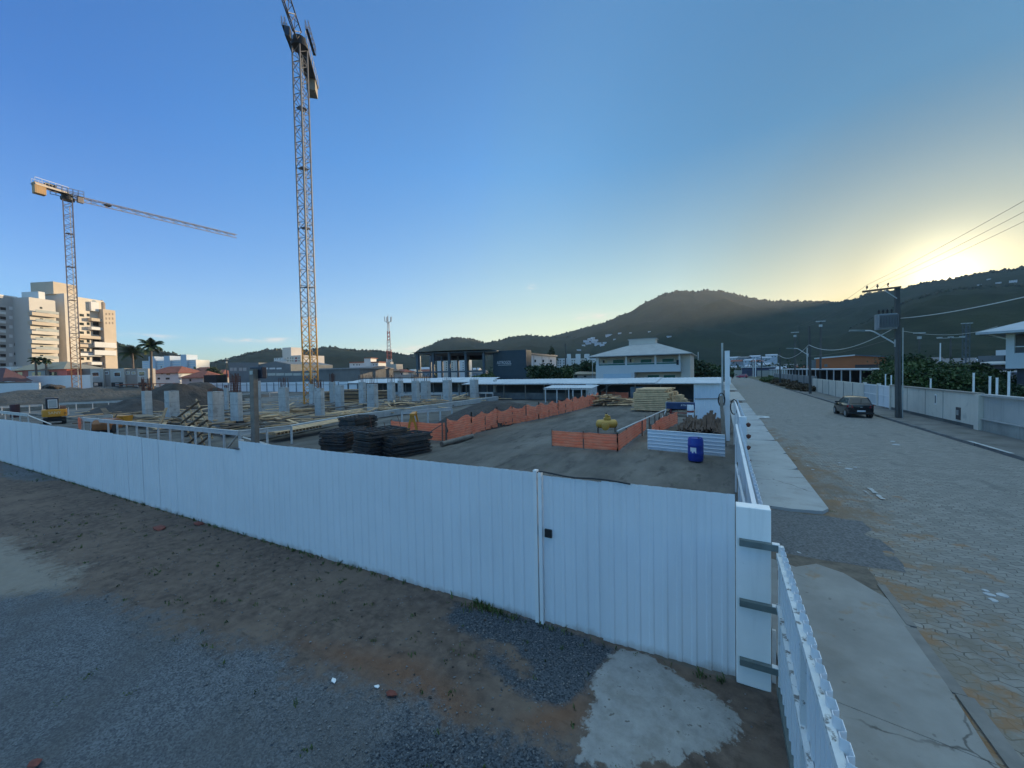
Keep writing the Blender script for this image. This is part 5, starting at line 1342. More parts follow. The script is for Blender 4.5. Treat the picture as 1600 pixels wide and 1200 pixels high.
# ---------------------------------------------------------------- white villa behind the shed
A = Yp(931, 580, 60); B = Yp(1062, 580, 60)
b = Bld('villa', 'two storey white villa with a grey hipped roof and green glass doors', (A.x, A.y), (1, 0), 'house')
u1 = b.uz(1063, 570)[0]; zf = b.uz(1000, 571)[1]; ze = b.uz(1000, 554.6)[1]; zg = b.uz(1000, 582)[1]; dp = 11
MB().box(0, u1, 1.8, dp, zf-.04, ze-.003).build('wall', cream, b.r)
MB().box(0, u1, 2.4, dp-.05, 0, zf-.05).build('ground_floor', cream, b.r)
MB().box(0, u1, 0, 1.795, zf-1.0, zf+.12).build('balcony_parapet', white_r, b.r)
g0, g1 = b.uz(932, 590)[0], b.uz(991, 590)[0]
MB().box(0, g1, .02, 2.39, 0, zf-1.005).build('garage_block', white_r, b.r)
b.win(943, 986, 584, 600, .02, mat=M('garage_door', (.46,.56,.64), .5, .04, 1.), frame=white_r, fw=.2, name='garage_door')
for x0, x1 in ((931,935.5),(976.6,979.4),(1022.5,1025.5),(1060,1063)):
    a0, a1, _, _ = b.rect(x0, x1, 560, 570, 0); MB().box(a0, a1, .02, .4, zf+.125, ze-.01).build('pillar', white_r, b.r)
MB().box(.4, u1-.05, .12, .16, zf+.335, zf+.39).build('balcony_handrail', white_r, b.r)
MB().box(.4, u1-.05, .125, .15, zf+.125, zf+.33).build('balcony_glass', green_glass, b.r)
for x0, x1, y0, y1, m_ in ((942,949,562.5,567,glass),(958,975,562,572,green_glass),(984,991,561,566,glass),(1001,1018,561.5,572,green_glass),(1035,1053,560.5,572,green_glass)): b.win(x0, x1, y0, y1, 1.8, mat=m_, frame=white_r, fw=.06)
for x0, x1 in ((1012,1030),(1037,1055)): b.win(x0, x1, 586, 596, 2.4, mat=green_glass, frame=white_r, fw=.06)
MB().box(u1, u1+1.2, 1.0, dp-.5, 0, ze-.02).build('side_bay', cream, b.r)
l0, l1 = -.9, u1+1.6
ze2 = ze; zr = b.uz(1000, 537, 5)[1]
MB().add([(l0,-1.1,ze2),(l1,-1.1,ze2),(l1,dp+1,ze2),(l0,dp+1,ze2),(5.0,5,zr),(u1-3.9,5,zr),(5.0,6.4,zr),(u1-3.9,6.4,zr),(l0,-1.1,ze2-.12),(l1,-1.1,ze2-.12),(l1,dp+1,ze2-.12),(l0,dp+1,ze2-.12)],
  [(0,1,5,4),(1,2,7,5),(2,3,6,7),(3,0,4,6),(4,5,7,6),(8,9,1,0),(9,10,2,1),(10,11,3,2),(11,8,0,3),(11,10,9,8)]).build('roof', roof_grey, b.r)
u0_, u1_, z0_, z1_ = b.rect(982.5, 1024, 530.5, 541, 4.6); MB().box(u0_, u1_, 4.6, 6.6, z0_-.5, z1_).build('roof_tank_box', cream, b.r)
MB().box(u0_-.15, u1_+.15, 4.45, 6.75, z1_+.003, z1_+.14).build('box_coping', roof_grey, b.r)
MB().box(u1-.5, u1-.2, -.12, -.02, ze-1.6, ze-.9).build('wall_lamp', black, b.r)
# ---------------------------------------------------------------- long open shed of the building site
shed_roof = M('white_fibre_roof', (.55,.57,.58), .7, .1, .5, streak=.3, stain=(.8,.6,(.28,.28,.26),.4))
def shed(lab, xa, xb, y0, y1, zf, zb, openx, seed, wallmat=white_sheet):
    r = thing('site_shed', lab, 'shed', (xa, y0, 0)); off = r.location; n = 5; rg = random.Random(seed)
    L = xb-xa; k = max(1, int(L/6))
    for i in range(k):
        u0, u1 = xa+L*i/k, xa+L*(i+1)/k+.12; j = rg.uniform(-.05, .05); j2 = rg.uniform(-.05,.05)
        rows = []
        for y, z in ((y0-.5, zf), (y1, zb)):
            rows.append([(u, y, z+j+(j2-j)*(u-u0)/(u1-u0)+(.025 if int(q) % 2 else 0)) for q, u in enumerate(np.linspace(u0, u1, 28))])
        mb = MB().grid(rows); mb.grid([[(x, y, z-.03) for x, y, z in rw] for rw in rows])
        mb.box(u0, u1-.13, y0-.52, y0-.47, zf-.10, zf-.035); mb.build('roof_sheet', shed_roof, r, off=off)
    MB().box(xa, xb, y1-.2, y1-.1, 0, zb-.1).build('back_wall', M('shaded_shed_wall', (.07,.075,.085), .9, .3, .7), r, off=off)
    ps = MB(); x = openx[0]
    while x <= openx[1]: ps.box(x-.06, x+.06, y0-.06, y0+.06, 0, zf-.07); x += rg.uniform(2.0, 3.6)
    ps.build('post', post_wood, r, off=off)
    MB().box(openx[0], openx[1], y0+.1, y0+.2, zf-.25, zf-.08).build('wall_plate', wood_dark, r, off=off)
    return r
xr = Yp(1084, 620, 47.5).x
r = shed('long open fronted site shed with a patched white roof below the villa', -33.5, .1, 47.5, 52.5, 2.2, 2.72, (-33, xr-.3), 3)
sheet_run(r, Vector((xr, 47.5, 0)), Vector((.1, 47.5, 0)), 2.12, 1.0, 300, pitch=.25)
sheet_run(r, Vector((-14.6, 46.6, 0)), Vector((-13.4, 47.3, 0)), 2.1, 1.2, 310, pitch=.25)
MB().box(-33.3, -14.8, 48.4, 48.5, 0, .9).build('bench_wall', M('shed_bench_boards', (.16,.15,.14), .85, .3, 1.), r, off=r.location)
MB().bar((-13, 47.4, 1.2), (-11.6, 47.4, 2.1), .1, .1, up=(0,1,0)).build('brace', post_wood, r, off=r.location)
x0 = Yp(985, 620, 47.6).x; MB().box(x0, x0+1.7, 47.58, 47.62, .1, 1.75).build('door', M('grey_blue_door', (.12,.16,.19), .6), r, off=r.location)
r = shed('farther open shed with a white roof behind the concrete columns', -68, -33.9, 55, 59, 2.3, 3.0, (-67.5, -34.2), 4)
MB().box(-68, -34, 55.3, 55.35, .0, .5).build('kerb_wall', concrete, r, off=r.location)
for lab, x0, x1, y in (('small lean-to roof on white posts, left one of two in front of the long shed', 850, 889, 43.5), ('small lean-to roof on white posts, right one of two in front of the long shed', 893, 923, 43.5)):
    a, c = Yp(x0, 605, y), Yp(x1, 605, y); r = thing('lean_to_roof', lab, 'lean-to', (a.x, y, 0)); L = c.x-a.x
    rows = [[(u, yy, z+(.03 if q % 2 else 0)) for q, u in enumerate(np.linspace(-.2, L+.2, 22))] for yy, z in ((0, 1.75), (3.0, 2.0))]
    MB().grid(rows).grid([[(p[0], p[1], p[2]-.03) for p in rw] for rw in rows]).build('roof_sheet', shed_roof, r)
    MB().box(-.1, L+.1, .05, .13, 1.58, 1.70).build('beam', white_wood, r)
    for u in (.1, L*.5, L-.1): MB().box(u-.06, u+.06, .135, .255, 0, 1.7).build('post', white_wood, r)
# back fence of the site
r = thing('back_fence', 'white sheet fence on dark frames closing off the back of the site', 'fence', (-140, 60, 0))
zt = Yp(420, 597.2, 60).z
for i in range(24):
    xa = -142+i*3.1; MB().corr((xa, 60), (xa+3.08, 60), 0, zt+rnd.uniform(-.05,.05), .5, .05).build('sheet', white_sheet, r, off=r.location)
fr = MB()
for i in range(24): fr.box(-142+i*3.1-.06, -142+i*3.1+.06, 59.85, 59.94, 0, zt-.1)
fr.build('post', fs, r, off=r.location)
MB().box(-142, -68, 59.80, 59.847, zt-.75, zt-.68).build('rail', fs, r, off=r.location)

# ---------------------------------------------------------------- trees and shrubs
def leaves(mb, pts, size, rg):
    n = len(pts); a = rg.standard_normal((n, 3)); a /= np.linalg.norm(a, axis=1, keepdims=True)
    b_ = np.cross(a, rg.standard_normal((n, 3))); b_ /= np.linalg.norm(b_, axis=1, keepdims=True)
    s = size*rg.uniform(.6, 1.3, (n, 1)); k = len(mb.v)
    for c0, c1 in ((-a*.8, None), (b_*.42, None), (a*.8, None), (-b_*.42, None)): pass
    V = np.stack([pts-a*s*.8, pts+b_*s*.42, pts+a*s*.8, pts-b_*s*.42], 1).reshape(-1, 3)
    mb.v += [tuple(v) for v in V]; mb.f += [(k+4*i, k+4*i+1, k+4*i+2, k+4*i+3) for i in range(n)]
def tree(lab, loc, h, rx, seed, mat=None, dens=1.0, leaf=.32, flat=.8, name='tree', cat='tree', group=None, low=.3, lean=0):
    r = thing(name, lab, cat, loc, 0, group); rg = np.random.default_rng(seed); pr = random.Random(seed)
    tb = MB(); top = h*.62; pts = [(lean*z*z/h, .03*math.sin(z), z) for z in np.linspace(-.1, top, 6)]
    r0 = .035*h+.03; tb.tube(pts, r0, 8, r0*.45)
    cz = h*(1+low)/2; rz = h*(1-low)/2; cl = []
    ncl = int(26*dens)
    for i in range(ncl):
        a = pr.uniform(0, 2*math.pi); q = pr.uniform(.25, 1)**.6; e = pr.uniform(-.9, 1)
        w = math.sqrt(max(0, 1-e*e))
        cl.append(np.array([lean*h*.4+q*w*rx*math.cos(a)*pr.uniform(.7,1.15), q*w*rx*math.sin(a)*pr.uniform(.7,1.15), cz+q*e*rz]))
    for c in cl[:9]: tb.tube([pts[3], (np.array(pts[4])+c)/2, c], r0*.32, 5, r0*.1)
    tb.build('trunk', tree_bark, r)
    P = [c+rg.standard_normal((int(95*dens), 3))*np.array([rx*.20, rx*.20, rz*.20*flat]) for c in cl]
    mb = MB(); leaves(mb, np.concatenate(P), leaf, rg); mb.build('crown', mat or leaf_a, r)
    return r
def shrubrow(lab, items, group, mat=None):
    for i, (px, py, a, h, rx) in enumerate(items):
        c = Ax(px, py, a); tree(lab[i] if isinstance(lab, list) else lab, (c.x, c.y, 0 if c.z < 2 else 0), h, rx, 500+int(px), mat if mat else (leaf_a if i % 2 else leaf_b), 1.3, .34, 1, 'shrub', 'shrub', group, .05)
for args in (
  ('bushy dark tree in front of the white hall', Ax(850, 590, 75), 5.2, 3.0, 1, leaf_b),
  ('round green tree at the left end of the apartment row', Ax(873, 590, 80), 5.0, 2.6, 2, leaf_a),
  ('small tree in front of the pale apartment blocks', Ax(896, 585, 120), 5.5, 2.6, 3, leaf_b),
  ('tree close to the left corner of the villa', Ax(921, 585, 95), 6.0, 2.6, 4, leaf_b),
  ('low yellowish bush in front of the dark hall', Ax(758, 594, 88), 3.4, 2.6, 5, leaf_w),
  ('green tree just right of the villa', Ax(1086, 590, 75), 5.6, 3.0, 6, leaf_b),
  ('broad bushy tree between the villa and the tall gate post', Ax(1108, 592, 78), 4.6, 3.4, 7, leaf_a),
  ('low tree left of the tall gate post', Ax(1124, 594, 85), 3.4, 2.2, 8, leaf_b),
  ('dark tree below the hill left of the grey warehouse', Ax(330, 586, 150), 7.5, 3.2, 9, leaf_b),
  ('tall dark conifer in front of the mountain', Ax(862, 560, 210), 16, 2.4, 10, leaf_b)):
    tree(args[0], (args[1].x, args[1].y, 0), args[2], args[3], args[4], args[5], 1.2, .42 if args[1].length < 100 else .6)
right_trees = [(1412,45,4.9,2.0),(1416,48,5.6,2.4),(1430,50,4.8,2.6),(1445,46,4.4,2.6),(1468,46,4.0,2.7),(1490,44,4.2,2.6),(1512,43,4.0,2.6),(1532,42,3.4,2.2),(1405,40,3.9,2.2),(1455,38,3.2,2.2),(1480,37,3.1,2.2),(1515,37,3.0,2.2),(1430,39,3.3,2.2)]
tl = ['tall dense tree just right of the big utility pole','broad tree right of the utility pole, the highest of the thicket','bushy tree in the middle of the thicket','round bush tree left of the white light pole','spreading tree below the white light pole','spreading tree in the right half of the thicket','tree at the right end of the thicket, near the kiosk','small tree in front of the kiosk roof','low tree just behind the wall beside the utility pole','low bush behind the first white wall post','low bush behind the wall, centre of the thicket','low bush behind the second white wall post','low bush behind the pale wall, left part']
for (px, a, h, rx), lab in zip(right_trees, tl):
    c = Ax(px, 580, a); tree(lab, (c.x, c.y, .2), h*.86, rx, int(px), leaf_a if int(px) % 3 else leaf_b, 1.8, .22, 1.0, 'tree', 'tree', None, .08)
for px, a, h, lab in ((1560,33,1.5,'low hedge bush right of the third white wall post'),(1585,31,1.5,'low hedge bush at the right edge behind the wall'),(1535,34,1.3,'low hedge bush left of the paired white wall posts')):
    c = Ax(px, 600, a); tree(lab, (c.x, c.y, .3), h, 1.5, int(px), leaf_b, 1.2, .2, 1, 'hedge_bush', 'bush', None, .02)
def palm(lab, loc, h, fl, n, seed, lean=0.0):
    r = thing('palm_tree', lab, 'palm', loc); pr = random.Random(seed)
    pts = [(lean*(z/h)**2, 0, z) for z in np.linspace(0, h, 8)]; MB().tube(pts, .32, 8, .2).build('trunk', M('palm_trunk', (.15,.12,.10), .9, .2, 2.), r)
    mb = MB(); top = Vector(pts[-1])
    for k in range(n):
        a = k*2.399+pr.uniform(-.2,.2); e = pr.uniform(-.35, 1.15); L = fl*pr.uniform(.8, 1.1); m = 12; sp = []
        for i in range(m+1):
            t = i/m; ang = e-1.5*t*t; 
            if i == 0: p = top.copy()
            else: p = sp[-1]+Vector((math.cos(a)*math.cos(ang), math.sin(a)*math.cos(ang), math.sin(ang)))*(L/m)
            sp.append(p)
        mb.tube(sp, .05, 4, .015); s = Vector((-math.sin(a), math.cos(a), 0))
        for i in range(1, m*2):
            t = i/(m*2); j = int(t*m); p = sp[j].lerp(sp[min(j+1, m)], t*m-j); d = (sp[min(j+1,m)]-sp[j]).normalized() if j < m else Vector((0,0,-1))
            w = L*.30*math.sin(math.pi*min(1, t*.9+.12))
            for sg in (-1, 1):
                tip = p+s*sg*w*.8+d*w*.45+Vector((0,0,-w*.55)); q = d*.10
                mb.add([p-q, p+q, tip], [(0,1,2)])
    mb.build('fronds', leafmat('palm_fronds', (.014,.032,.012), (.045,.075,.028), 3.), r)
    return r
c = Ax(237, 598, 88); palm('tall palm with a thin pale trunk by the row houses', (c.x, c.y, 0), Ax(236, 541, 88).z, 3.2, 24, 1, .5)
c = Ax(209, 590, 100); palm('bushy dark palm just left of the tall palm', (c.x, c.y, 0), Ax(209, 552, 100).z, 3.8, 26, 2, -.2)
c = Ax(57, 590, 105); palm('small palm in front of the tall apartment building, left one', (c.x, c.y, 0), Ax(57, 563, 105).z, 1.9, 18, 3)
c = Ax(73, 590, 106); palm('small palm in front of the tall apartment building, right one', (c.x, c.y, 0), Ax(73, 563, 106).z, 1.9, 18, 4)
c = Ax(130, 590, 112); tree('dark garden tree at the foot of the tall apartment building', (c.x, c.y, 0), 7.4, 2.0, 31, leaf_b, 1., .5)
# ---------------------------------------------------------------- right hand side of the street
r = thing('boundary_wall', 'pale rendered boundary wall with a coping along the pavement, nearest part', 'wall', (12.3, 30.5, 0))
off = r.location
MB().box(12.3, 12.48, 30.62, 42.6, .30, 2.02).build('wall', pale_wall, r, off=off)
MB().box(12.3, 12.48, 30.62, 42.6, -.1, .296).build('plinth', M('dark_plinth', (.10,.105,.10), .9, .3, 1.), r, off=off)  # plinth is darker than the wall above it
MB().box(12.22, 12.56, 30.5, 42.65, 2.023, 2.10).build('coping', M('coping_concrete', (.26,.24,.21), .9, .2, 1.5), r, off=off)
MB().box(12.20, 12.58, 30.2, 30.615, -.1, 2.018).build('corner_pier', pale_wall, r, off=off)
for y in (34.2, 36.6, 39.5): MB().box(12.286, 12.299, y, y+.03, .3, 2.0).build('joint', grey_wall, r, off=off)
p = Xp(1498, 646, 12.3); mbx = MB().box(12.255, 12.298, p.y-.22, p.y+.22, p.z-.36, p.z+.36); mt_ = mbx.build('meter_box', M('meter_recess', (.06,.05,.05), .7), r, off=off)
MB().box(12.235, 12.254, p.y-.12, p.y+.12, p.z-.1, p.z+.2).build('meter', galv, mt_, off=off)
p = Xp(1462, 624, 12.3); MB().box(12.285, 12.298, p.y-.11, p.y+.11, p.z-.34, p.z+.34).build('notice', white_paint, r, off=off)
MB().box(12.278, 12.284, p.y-.05, p.y+.06, p.z-.25, p.z+.25).build('notice_mark', dark_steel, r, off=off)
r = thing('boundary_wall', 'greyer boundary wall with a ledge and stained plinth at the right edge', 'wall', (12.4, 24, 0)); off = r.location
MB().box(12.4, 12.6, 6, 30.19, .75, 1.95).build('wall', M('greyer_render', (.40,.40,.375), .9, .12, .5, streak=.3), r, off=off)
MB().box(12.34, 12.62, 6, 30.19, -.1, .70).build('plinth', M('stained_render', (.30,.30,.27), .9, .25, .8, streak=.5), r, off=off)
MB().box(12.28, 12.63, 6, 30.19, .703, .747).build('ledge', concrete, r, off=off)
MB().box(12.28, 12.66, 6, 30.19, 1.953, 2.06).build('coping', concrete, r, off=off)
r = thing('property_gate', 'pair of white sheet gate leaves in the boundary wall behind the parked car', 'gate', (12.3, 45, 0)); off = r.location
for y0, y1, m_ in ((42.95, 45.6, white_sheet), (45.95, 49.4, M('dull_white_sheet', (.50,.53,.54), .5, .06, .6))):
    MB().box(12.30, 12.36, y0, y1, .16, 2.0).build('leaf', m_, r, off=off)
    f = MB()
    for z in (.2, 1.1, 1.9): f.box(12.27, 12.298, y0, y1, z, z+.07)
    for y in (y0, (y0+y1)/2, y1-.07): f.box(12.265, 12.2695, y, y+.07, .16, 2.0)
    f.build('leaf_frame', white_paint, r, off=off)
for y in (42.7, 45.62, 49.42): MB().box(12.25, 12.5, y, y+.22, -.1, 2.12).build('pier', pale_wall, r, off=off)
r = thing('boundary_wall', 'pale boundary wall of jointed panels beyond the white gates', 'wall', (12.3, 60, 0)); off = r.location
y = 49.7; k = 0
while y < 73.5:
    MB().box(12.3+.004*(k % 2), 12.48, y, min(y+3.4, 73.5), -.1, 1.98+.01*(k % 3)).build('panel', pale_wall, r, off=off); MB().box(12.27, 12.299, y-.05, y+.05, 0, 1.97).build('joint', grey_wall, r, off=off); y += 3.42; k += 1
r = thing('block_wall', 'dark grey block wall with scrub at its foot, farther down the street', 'wall', (12.6, 90, 0)); off = r.location
MB().box(12.6, 12.85, 73.6, 125, -.1, 2.3).build('wall', grey_wall, r, off=off)
for k in range(9): MB().box(12.5, 12.595, 76+6*k, 76.3+6*k, 0, 2.28).build('pier', grey_wall, r, off=off)
for i, (px, py, h, lab) in enumerate(((1454,611,1.15,'white fence post just above the pale wall, leftmost of the row'),(1521,612,1.45,'tallest white fence post behind the pale wall'),(1546.5,612,1.1,'thin white fence post left of the wall corner'),(1557.5,618,1.25,'white fence post right at the wall corner'),(1576,615,1.5,'grey white fence post behind the right hand wall'),(1392.5,604,1.3,'white fence post behind the gate leaf, next to the utility pole'),(1383.5,603,1.4,'thin white fence post behind the gate leaf'))):
    c = Xp(px, py, 12.75); solo('fence_post', lab, 'post', MB().box(-.034,.034,-.034,.034,-2, h*.72).box(-.05,.05,-.025,.025,h*.72,h*.72+.03), white_paint, group='white posts behind the boundary wall', loc=(c.x, c.y, c.z), local=True)
# scrub along the far wall
for i in range(16):
    y = 72+i*4.2; x = 11.6+.5*math.sin(i*2.1)
    tree('low scrub clump along the foot of the dark block wall', (x, y, .05), rnd.uniform(.7, 1.5), rnd.uniform(1.0, 1.6), 900+i, leaf_dry if i < 9 else leaf_w, .8, .22, 1, 'scrub', 'scrub', 'scrub along the block wall', .0)
# utility poles
pole_m = M('dark_concrete_pole', (.075,.075,.072), .85, .2, 1., bump=.2, bscale=20)
def pole(lab, x, y, h, lamp=True, full=False, thick=1.0, leanx=-.12):
    r = thing('utility_pole', lab, 'utility pole', (x, y, 0))
    a, c = Vector((0,0,-.2)), Vector((leanx,0,h)); mb = MB()
    mb.bar(a+Vector((-.085,0,0)), c+Vector((-.05,0,0)), .105*thick, .24*thick, up=(0,1,0)); mb.bar(a+Vector((.09,0,0)), c+Vector((.052,0,0)), .105*thick, .24*thick, up=(0,1,0)); mb.bar(a, c-Vector((0,0,.01)), .10, .14, up=(0,1,0))
    mb.build('pole', pole_m, r)
    if lamp:
        z = h*.58; ar = MB(); ar.tube([(leanx*.7-.16,-.05,z),(-1.3,-.05,z+.85),(-1.5,-.05,z+.94),(-1.8,-.05,z+.96)], .045, 8)
        o = ar.build('lamp_arm', M('pale_lamp_arm', (.55,.56,.56), .5), r, smooth=True)
        ld = MB(); ld.add([(-1.8,-.15,z+.88),(-1.8,.05,z+.88),(-1.8,.02,z+1.02),(-1.8,-.12,z+1.02),(-2.65,-.22,z+.96),(-2.65,.12,z+.96),(-2.6,.02,z+1.08),(-2.6,-.12,z+1.08)], [(0,1,2,3),(4,7,6,5),(0,4,5,1),(1,5,6,2),(2,6,7,3),(3,7,4,0)])
        fixn(ld.build('lamp_head', M('lamp_head_grey', (.10,.14,.14), .5), r))
        MB().bar((leanx*.7-.14,-.05,z-.25),(leanx*.7-.14,-.05,z+.25), .06,.10, up=(0,1,0)).build('arm_bracket', galv, r)
    if full:
        ca = MB(); ca.bar((leanx-1.85,-.16,h-.10),(leanx+.15,-.16,h+.0), .12, .12); o = ca.build('crossarm', M('timber_crossarm', (.12,.095,.075), .85, .2), r)
        ins = MB()
        for x_ in (-1.6,-1.05,-.5): ins.lathe((leanx+x_,-.16,h-.06+.05*(x_+3)), [(0,0),(.03,0),(.03,.1),(.07,.12),(.07,.17),(.04,.2),(.06,.24),(0,.3)], 10)
        ins.build('insulators', M('brown_insulator', (.09,.05,.04), .3), o)
        MB().bar((leanx-.7,-.16,h-.12),(leanx-.05,-.16,h-.75), .05,.05).build('crossarm_brace', galv, r)
        tr = MB(); cx = leanx*.8-.62; z0 = 6.15; z1 = 7.2; oval = [(cx+.56*math.copysign(abs(math.cos(t))**.6, math.cos(t)), -.1+.36*math.copysign(abs(math.sin(t))**.6, math.sin(t))) for t in [i*2*math.pi/28 for i in range(28)]]
        tr.prism(oval, z0, z1); o = tr.build('transformer', M('transformer_grey', (.22,.24,.25), .55, .1), r)
        fn = MB()
        for i in range(13): fn.box(cx-.47+.078*i, cx-.45+.078*i, -.62, -.40, z0+.1, z1-.08)
        fn.build('cooling_fins', M('transformer_grey', (.22,.24,.25)), o)
        bs = MB()
        for i in range(4): bs.lathe((cx-.36+.22*i, -.1, z1), [(.05,0),(.05,.1),(.08,.12),(.05,.16),(.08,.2),(.03,.32),(0,.32)], 10)
        bs.build('bushings', black, o)
        cd_ = MB().tube([(.16,-.17,0),(.14,-.17,6.2)], .03, 6); cd_.build('cable_duct', galv, r)
    return r
pole('big utility pole with a transformer and a street lamp, beside the pale wall', 10.72, 35.85, 8.95, True, True, 1.1)
pole('second utility pole down the street, with a street lamp arm', 10.72, 65.5, 9.2, True)
pole('third utility pole down the street, in front of the dark block wall', 10.72, 95.4, 7.7, True)
pole('fourth utility pole, small and near the end of the street', 10.72, 135.7, 7.6, True)
def wire(lab, a, b, sag, rad, mat, n=26):
    a = Vector(a); b = Vector(b); pts = [a.lerp(b, i/n)-Vector((0,0,sag*4*(i/n)*(1-i/n))) for i in range(n+1)]
    return solo('overhead_wire', lab, 'wire', MB().tube(pts, rad, 5), mat, loc=tuple(a), smooth=True)
pale_cable = M('pale_cable', (.55,.55,.54), .6, .05); dark_cable = M('dark_cable', (.11,.105,.10), .6, .05)
wire('thick pale cable sagging from the big pole to the second pole', (10.55,35.7,6.3), (10.55,65.4,6.7), 1.1, .030, pale_cable)
wire('thick pale cable sagging between the second and third poles', (10.55,65.6,6.7), (10.55,95.3,6.2), 1.1, .034, pale_cable)
wire('pale cable sagging between the third and fourth poles', (10.55,95.5,6.4), (10.55,135.6,6.2), 1.2, .035, pale_cable)
wire('thick pale cable running from the big pole towards the viewer at the right', (10.75,35.7,6.85), (10.75,4,7.4), .8, .022, pale_cable)
for k, (x, s) in enumerate(((9.0,.35),(9.55,.40),(10.1,.45))):
    wire(('high thin power line nearest the road, leaving the crossarm','middle high thin power line leaving the crossarm','high thin power line nearest the pole')[k], (x,35.7,9.3), (x,3,9.6), s, .007, dark_cable); wire(('distant thin power line nearest the road','distant middle thin power line','distant thin power line nearest the pole')[k], (x,35.7,9.3), (x,65.5,9.2), s, .008, dark_cable)
wire('thin low telephone wire between the big pole and the second pole', (10.6,35.9,5.6), (10.6,65.5,5.2), .3, .014, dark_cable)
wire('thin wire from the big pole to the house at the right', (10.9,35.9,6.0), (23,54,7.2), .5, .012, pale_cable)
# floodlight masts and other poles
for i, (px, yt, yb, a, rr_, lab, m_, lamp) in enumerate(((1242,520,600,92,.16,'dark floodlight mast left of the second utility pole',pole_m,1),(1282,503,590,78,.2,'tallest dark floodlight mast, in front of the orange hall',pole_m,1),(1436,521,570,70,.12,'dark lamp mast above the thicket, right of the utility pole',pole_m,1),(1469,536,566,62,.1,'white light pole rising from the thicket',white_paint,0),(1485,526,566,75,.16,'dark pole with three small lamps above the thicket',pole_m,3),(1261,543,577,80,.07,'slim white pole beside the second utility pole',white_paint,0),(1091,550,580,110,.16,'pale pole standing right of the villa',concrete,0),(1177,560,580,170,.3,'pale pole near the end of the street, left one of two',concrete,0),(1180.5,560,580,168,.2,'pale pole near the end of the street, right one of two',white_paint,0),(884,537,590,110,.2,'dark pole in front of the apartment row',pole_m,0),(355,562,600,118,.16,'dark pole at the left corner of the grey warehouse',pole_m,1),(926,562,588,80,.09,'thin pale pole left of the villa',concrete,0))):
    c = Ax(px, yb, a); zt = Ax(px, yt, a).z; r = thing('light_pole', lab, 'pole', (c.x, c.y, 0)); MB().tube([(0,0,0),(0,0,zt)], rr_, 8, rr_*.75).build('pole', m_, r)
    if lamp == 1: MB().box(-.75,.75,-.25,.25,zt,zt+.16).box(-.25,.25,-.2,.2,zt-1.0,zt-.55).build('lamp_head', galv, r)
    if lamp == 3:
        MB().box(-1.9,1.9,-.06,.06,zt-.3,zt-.2).box(-1.9,-1.2,-.2,.2,zt-.19,zt).box(-.35,.35,-.2,.2,zt-.19,zt).box(1.2,1.9,-.2,.2,zt-.19,zt).build('lamp_head', galv, r)
c = Ax(1509, 570, 100); r = thing('lattice_mast', 'grey lattice mast in front of the near hill at the right', 'mast', (c.x, c.y, 0)); ch = MB(); br = MB(); zt = Ax(1509, 506, 100).z
lattice(ch, br, (0,0,0), (0,0,zt), .9, .9, (1,.3,0), 16, .10, .06); o = ch.build('mast', fs, r); br.build('bracing', fs, o); MB().box(-.9,1.1,-.3,.3,zt,zt+.2).build('head', galv, r)
# long canopy, orange hall, house and kiosk
r = thing('canopy', 'long flat white canopy on thin posts behind the far boundary wall', 'canopy', (18, 60, 0)); off = r.location
MB().box(17.5, 24, 62, 190, 3.12, 3.32).build('roof', shed_roof, r, off=off)
ps = MB()
for i in range(26): ps.box(17.7, 17.85, 63+i*5, 63.15+i*5, 0, 3.118)
ps.build('post', white_paint, r, off=off)
MB().box(23.8, 23.9, 62, 190, 0, 3.1).build('back_wall', dark_in, r, off=off)
o, d = front(1274, 128, 1386, 116)
b = Bld('orange_hall', 'orange hall with a low gabled roof behind the canopy', o, d)
org = M('orange_cladding', (.42,.12,.035), .7, .1, .3)
L = b.uz(1386, 560)[0]; L0 = b.uz(1275, 560)[0]; za = b.uz(1275, 561)[1]; zp = b.uz(1336, 555.8)[1]; um = b.uz(1336, 556)[0]; zc = b.uz(1386, 558.5)[1]
MB().extr([(L0,0),(L,0),(L,zc),(um,zp),(L0,za)], 0, 20, 'y').build('wall', org, b.r)
MB().extr([(L0-.4,za),(um,zp),(um,zp+.35),(L0-.4,za+.35)], -.6, 20, 'y').build('roof', white_r, b.r)
MB().extr([(um+.01,zp),(L+.4,zc),(L+.4,zc+.35),(um+.01,zp+.35)], -.6, 20, 'y').build('roof', fs, b.r)
b.win(1288, 1293, 569, 573.5, 0, mat=grey2)
b.box('side_wall', grey_r, 1268, 1274.9, 562.5, 0, .5, 18)
b.box('porch', M('brown_porch', (.06,.04,.035), .8), 1336, 1372, 569.5, 0, -5, -.005)
o = Ax(1571, 575, 37)
b = Bld('corner_house', 'white upper storey of a house with a wide eave at the right edge', (o.x, o.y), (.85, -.53), 'house')
z0 = b.uz(1571, 576)[1]; z1 = b.uz(1571, 518)[1]; zs = b.uz(1575, 552)[1]
MB().box(0, 11, 0, 9, z0, zs).build('parapet', white_r, b.r)
for x in (0, 4.6, 9.2): MB().box(x+.004, x+.5, .004, .5, zs+.003, z1-.003).build('pillar', white_r, b.r)
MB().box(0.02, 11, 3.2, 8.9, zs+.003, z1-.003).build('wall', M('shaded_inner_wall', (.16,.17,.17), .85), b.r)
MB().box(.2, 11, .1, .16, zs+.55, zs+.63).build('handrail', white_paint, b.r)
MB().box(0.6, 11, .6, 8.6, 0, z0-.003).build('ground_floor', M('shaded_ground_floor', (.07,.07,.08), .85), b.r)  # shadow on the ground floor is put into its dark colour
zr_ = z1+2.2
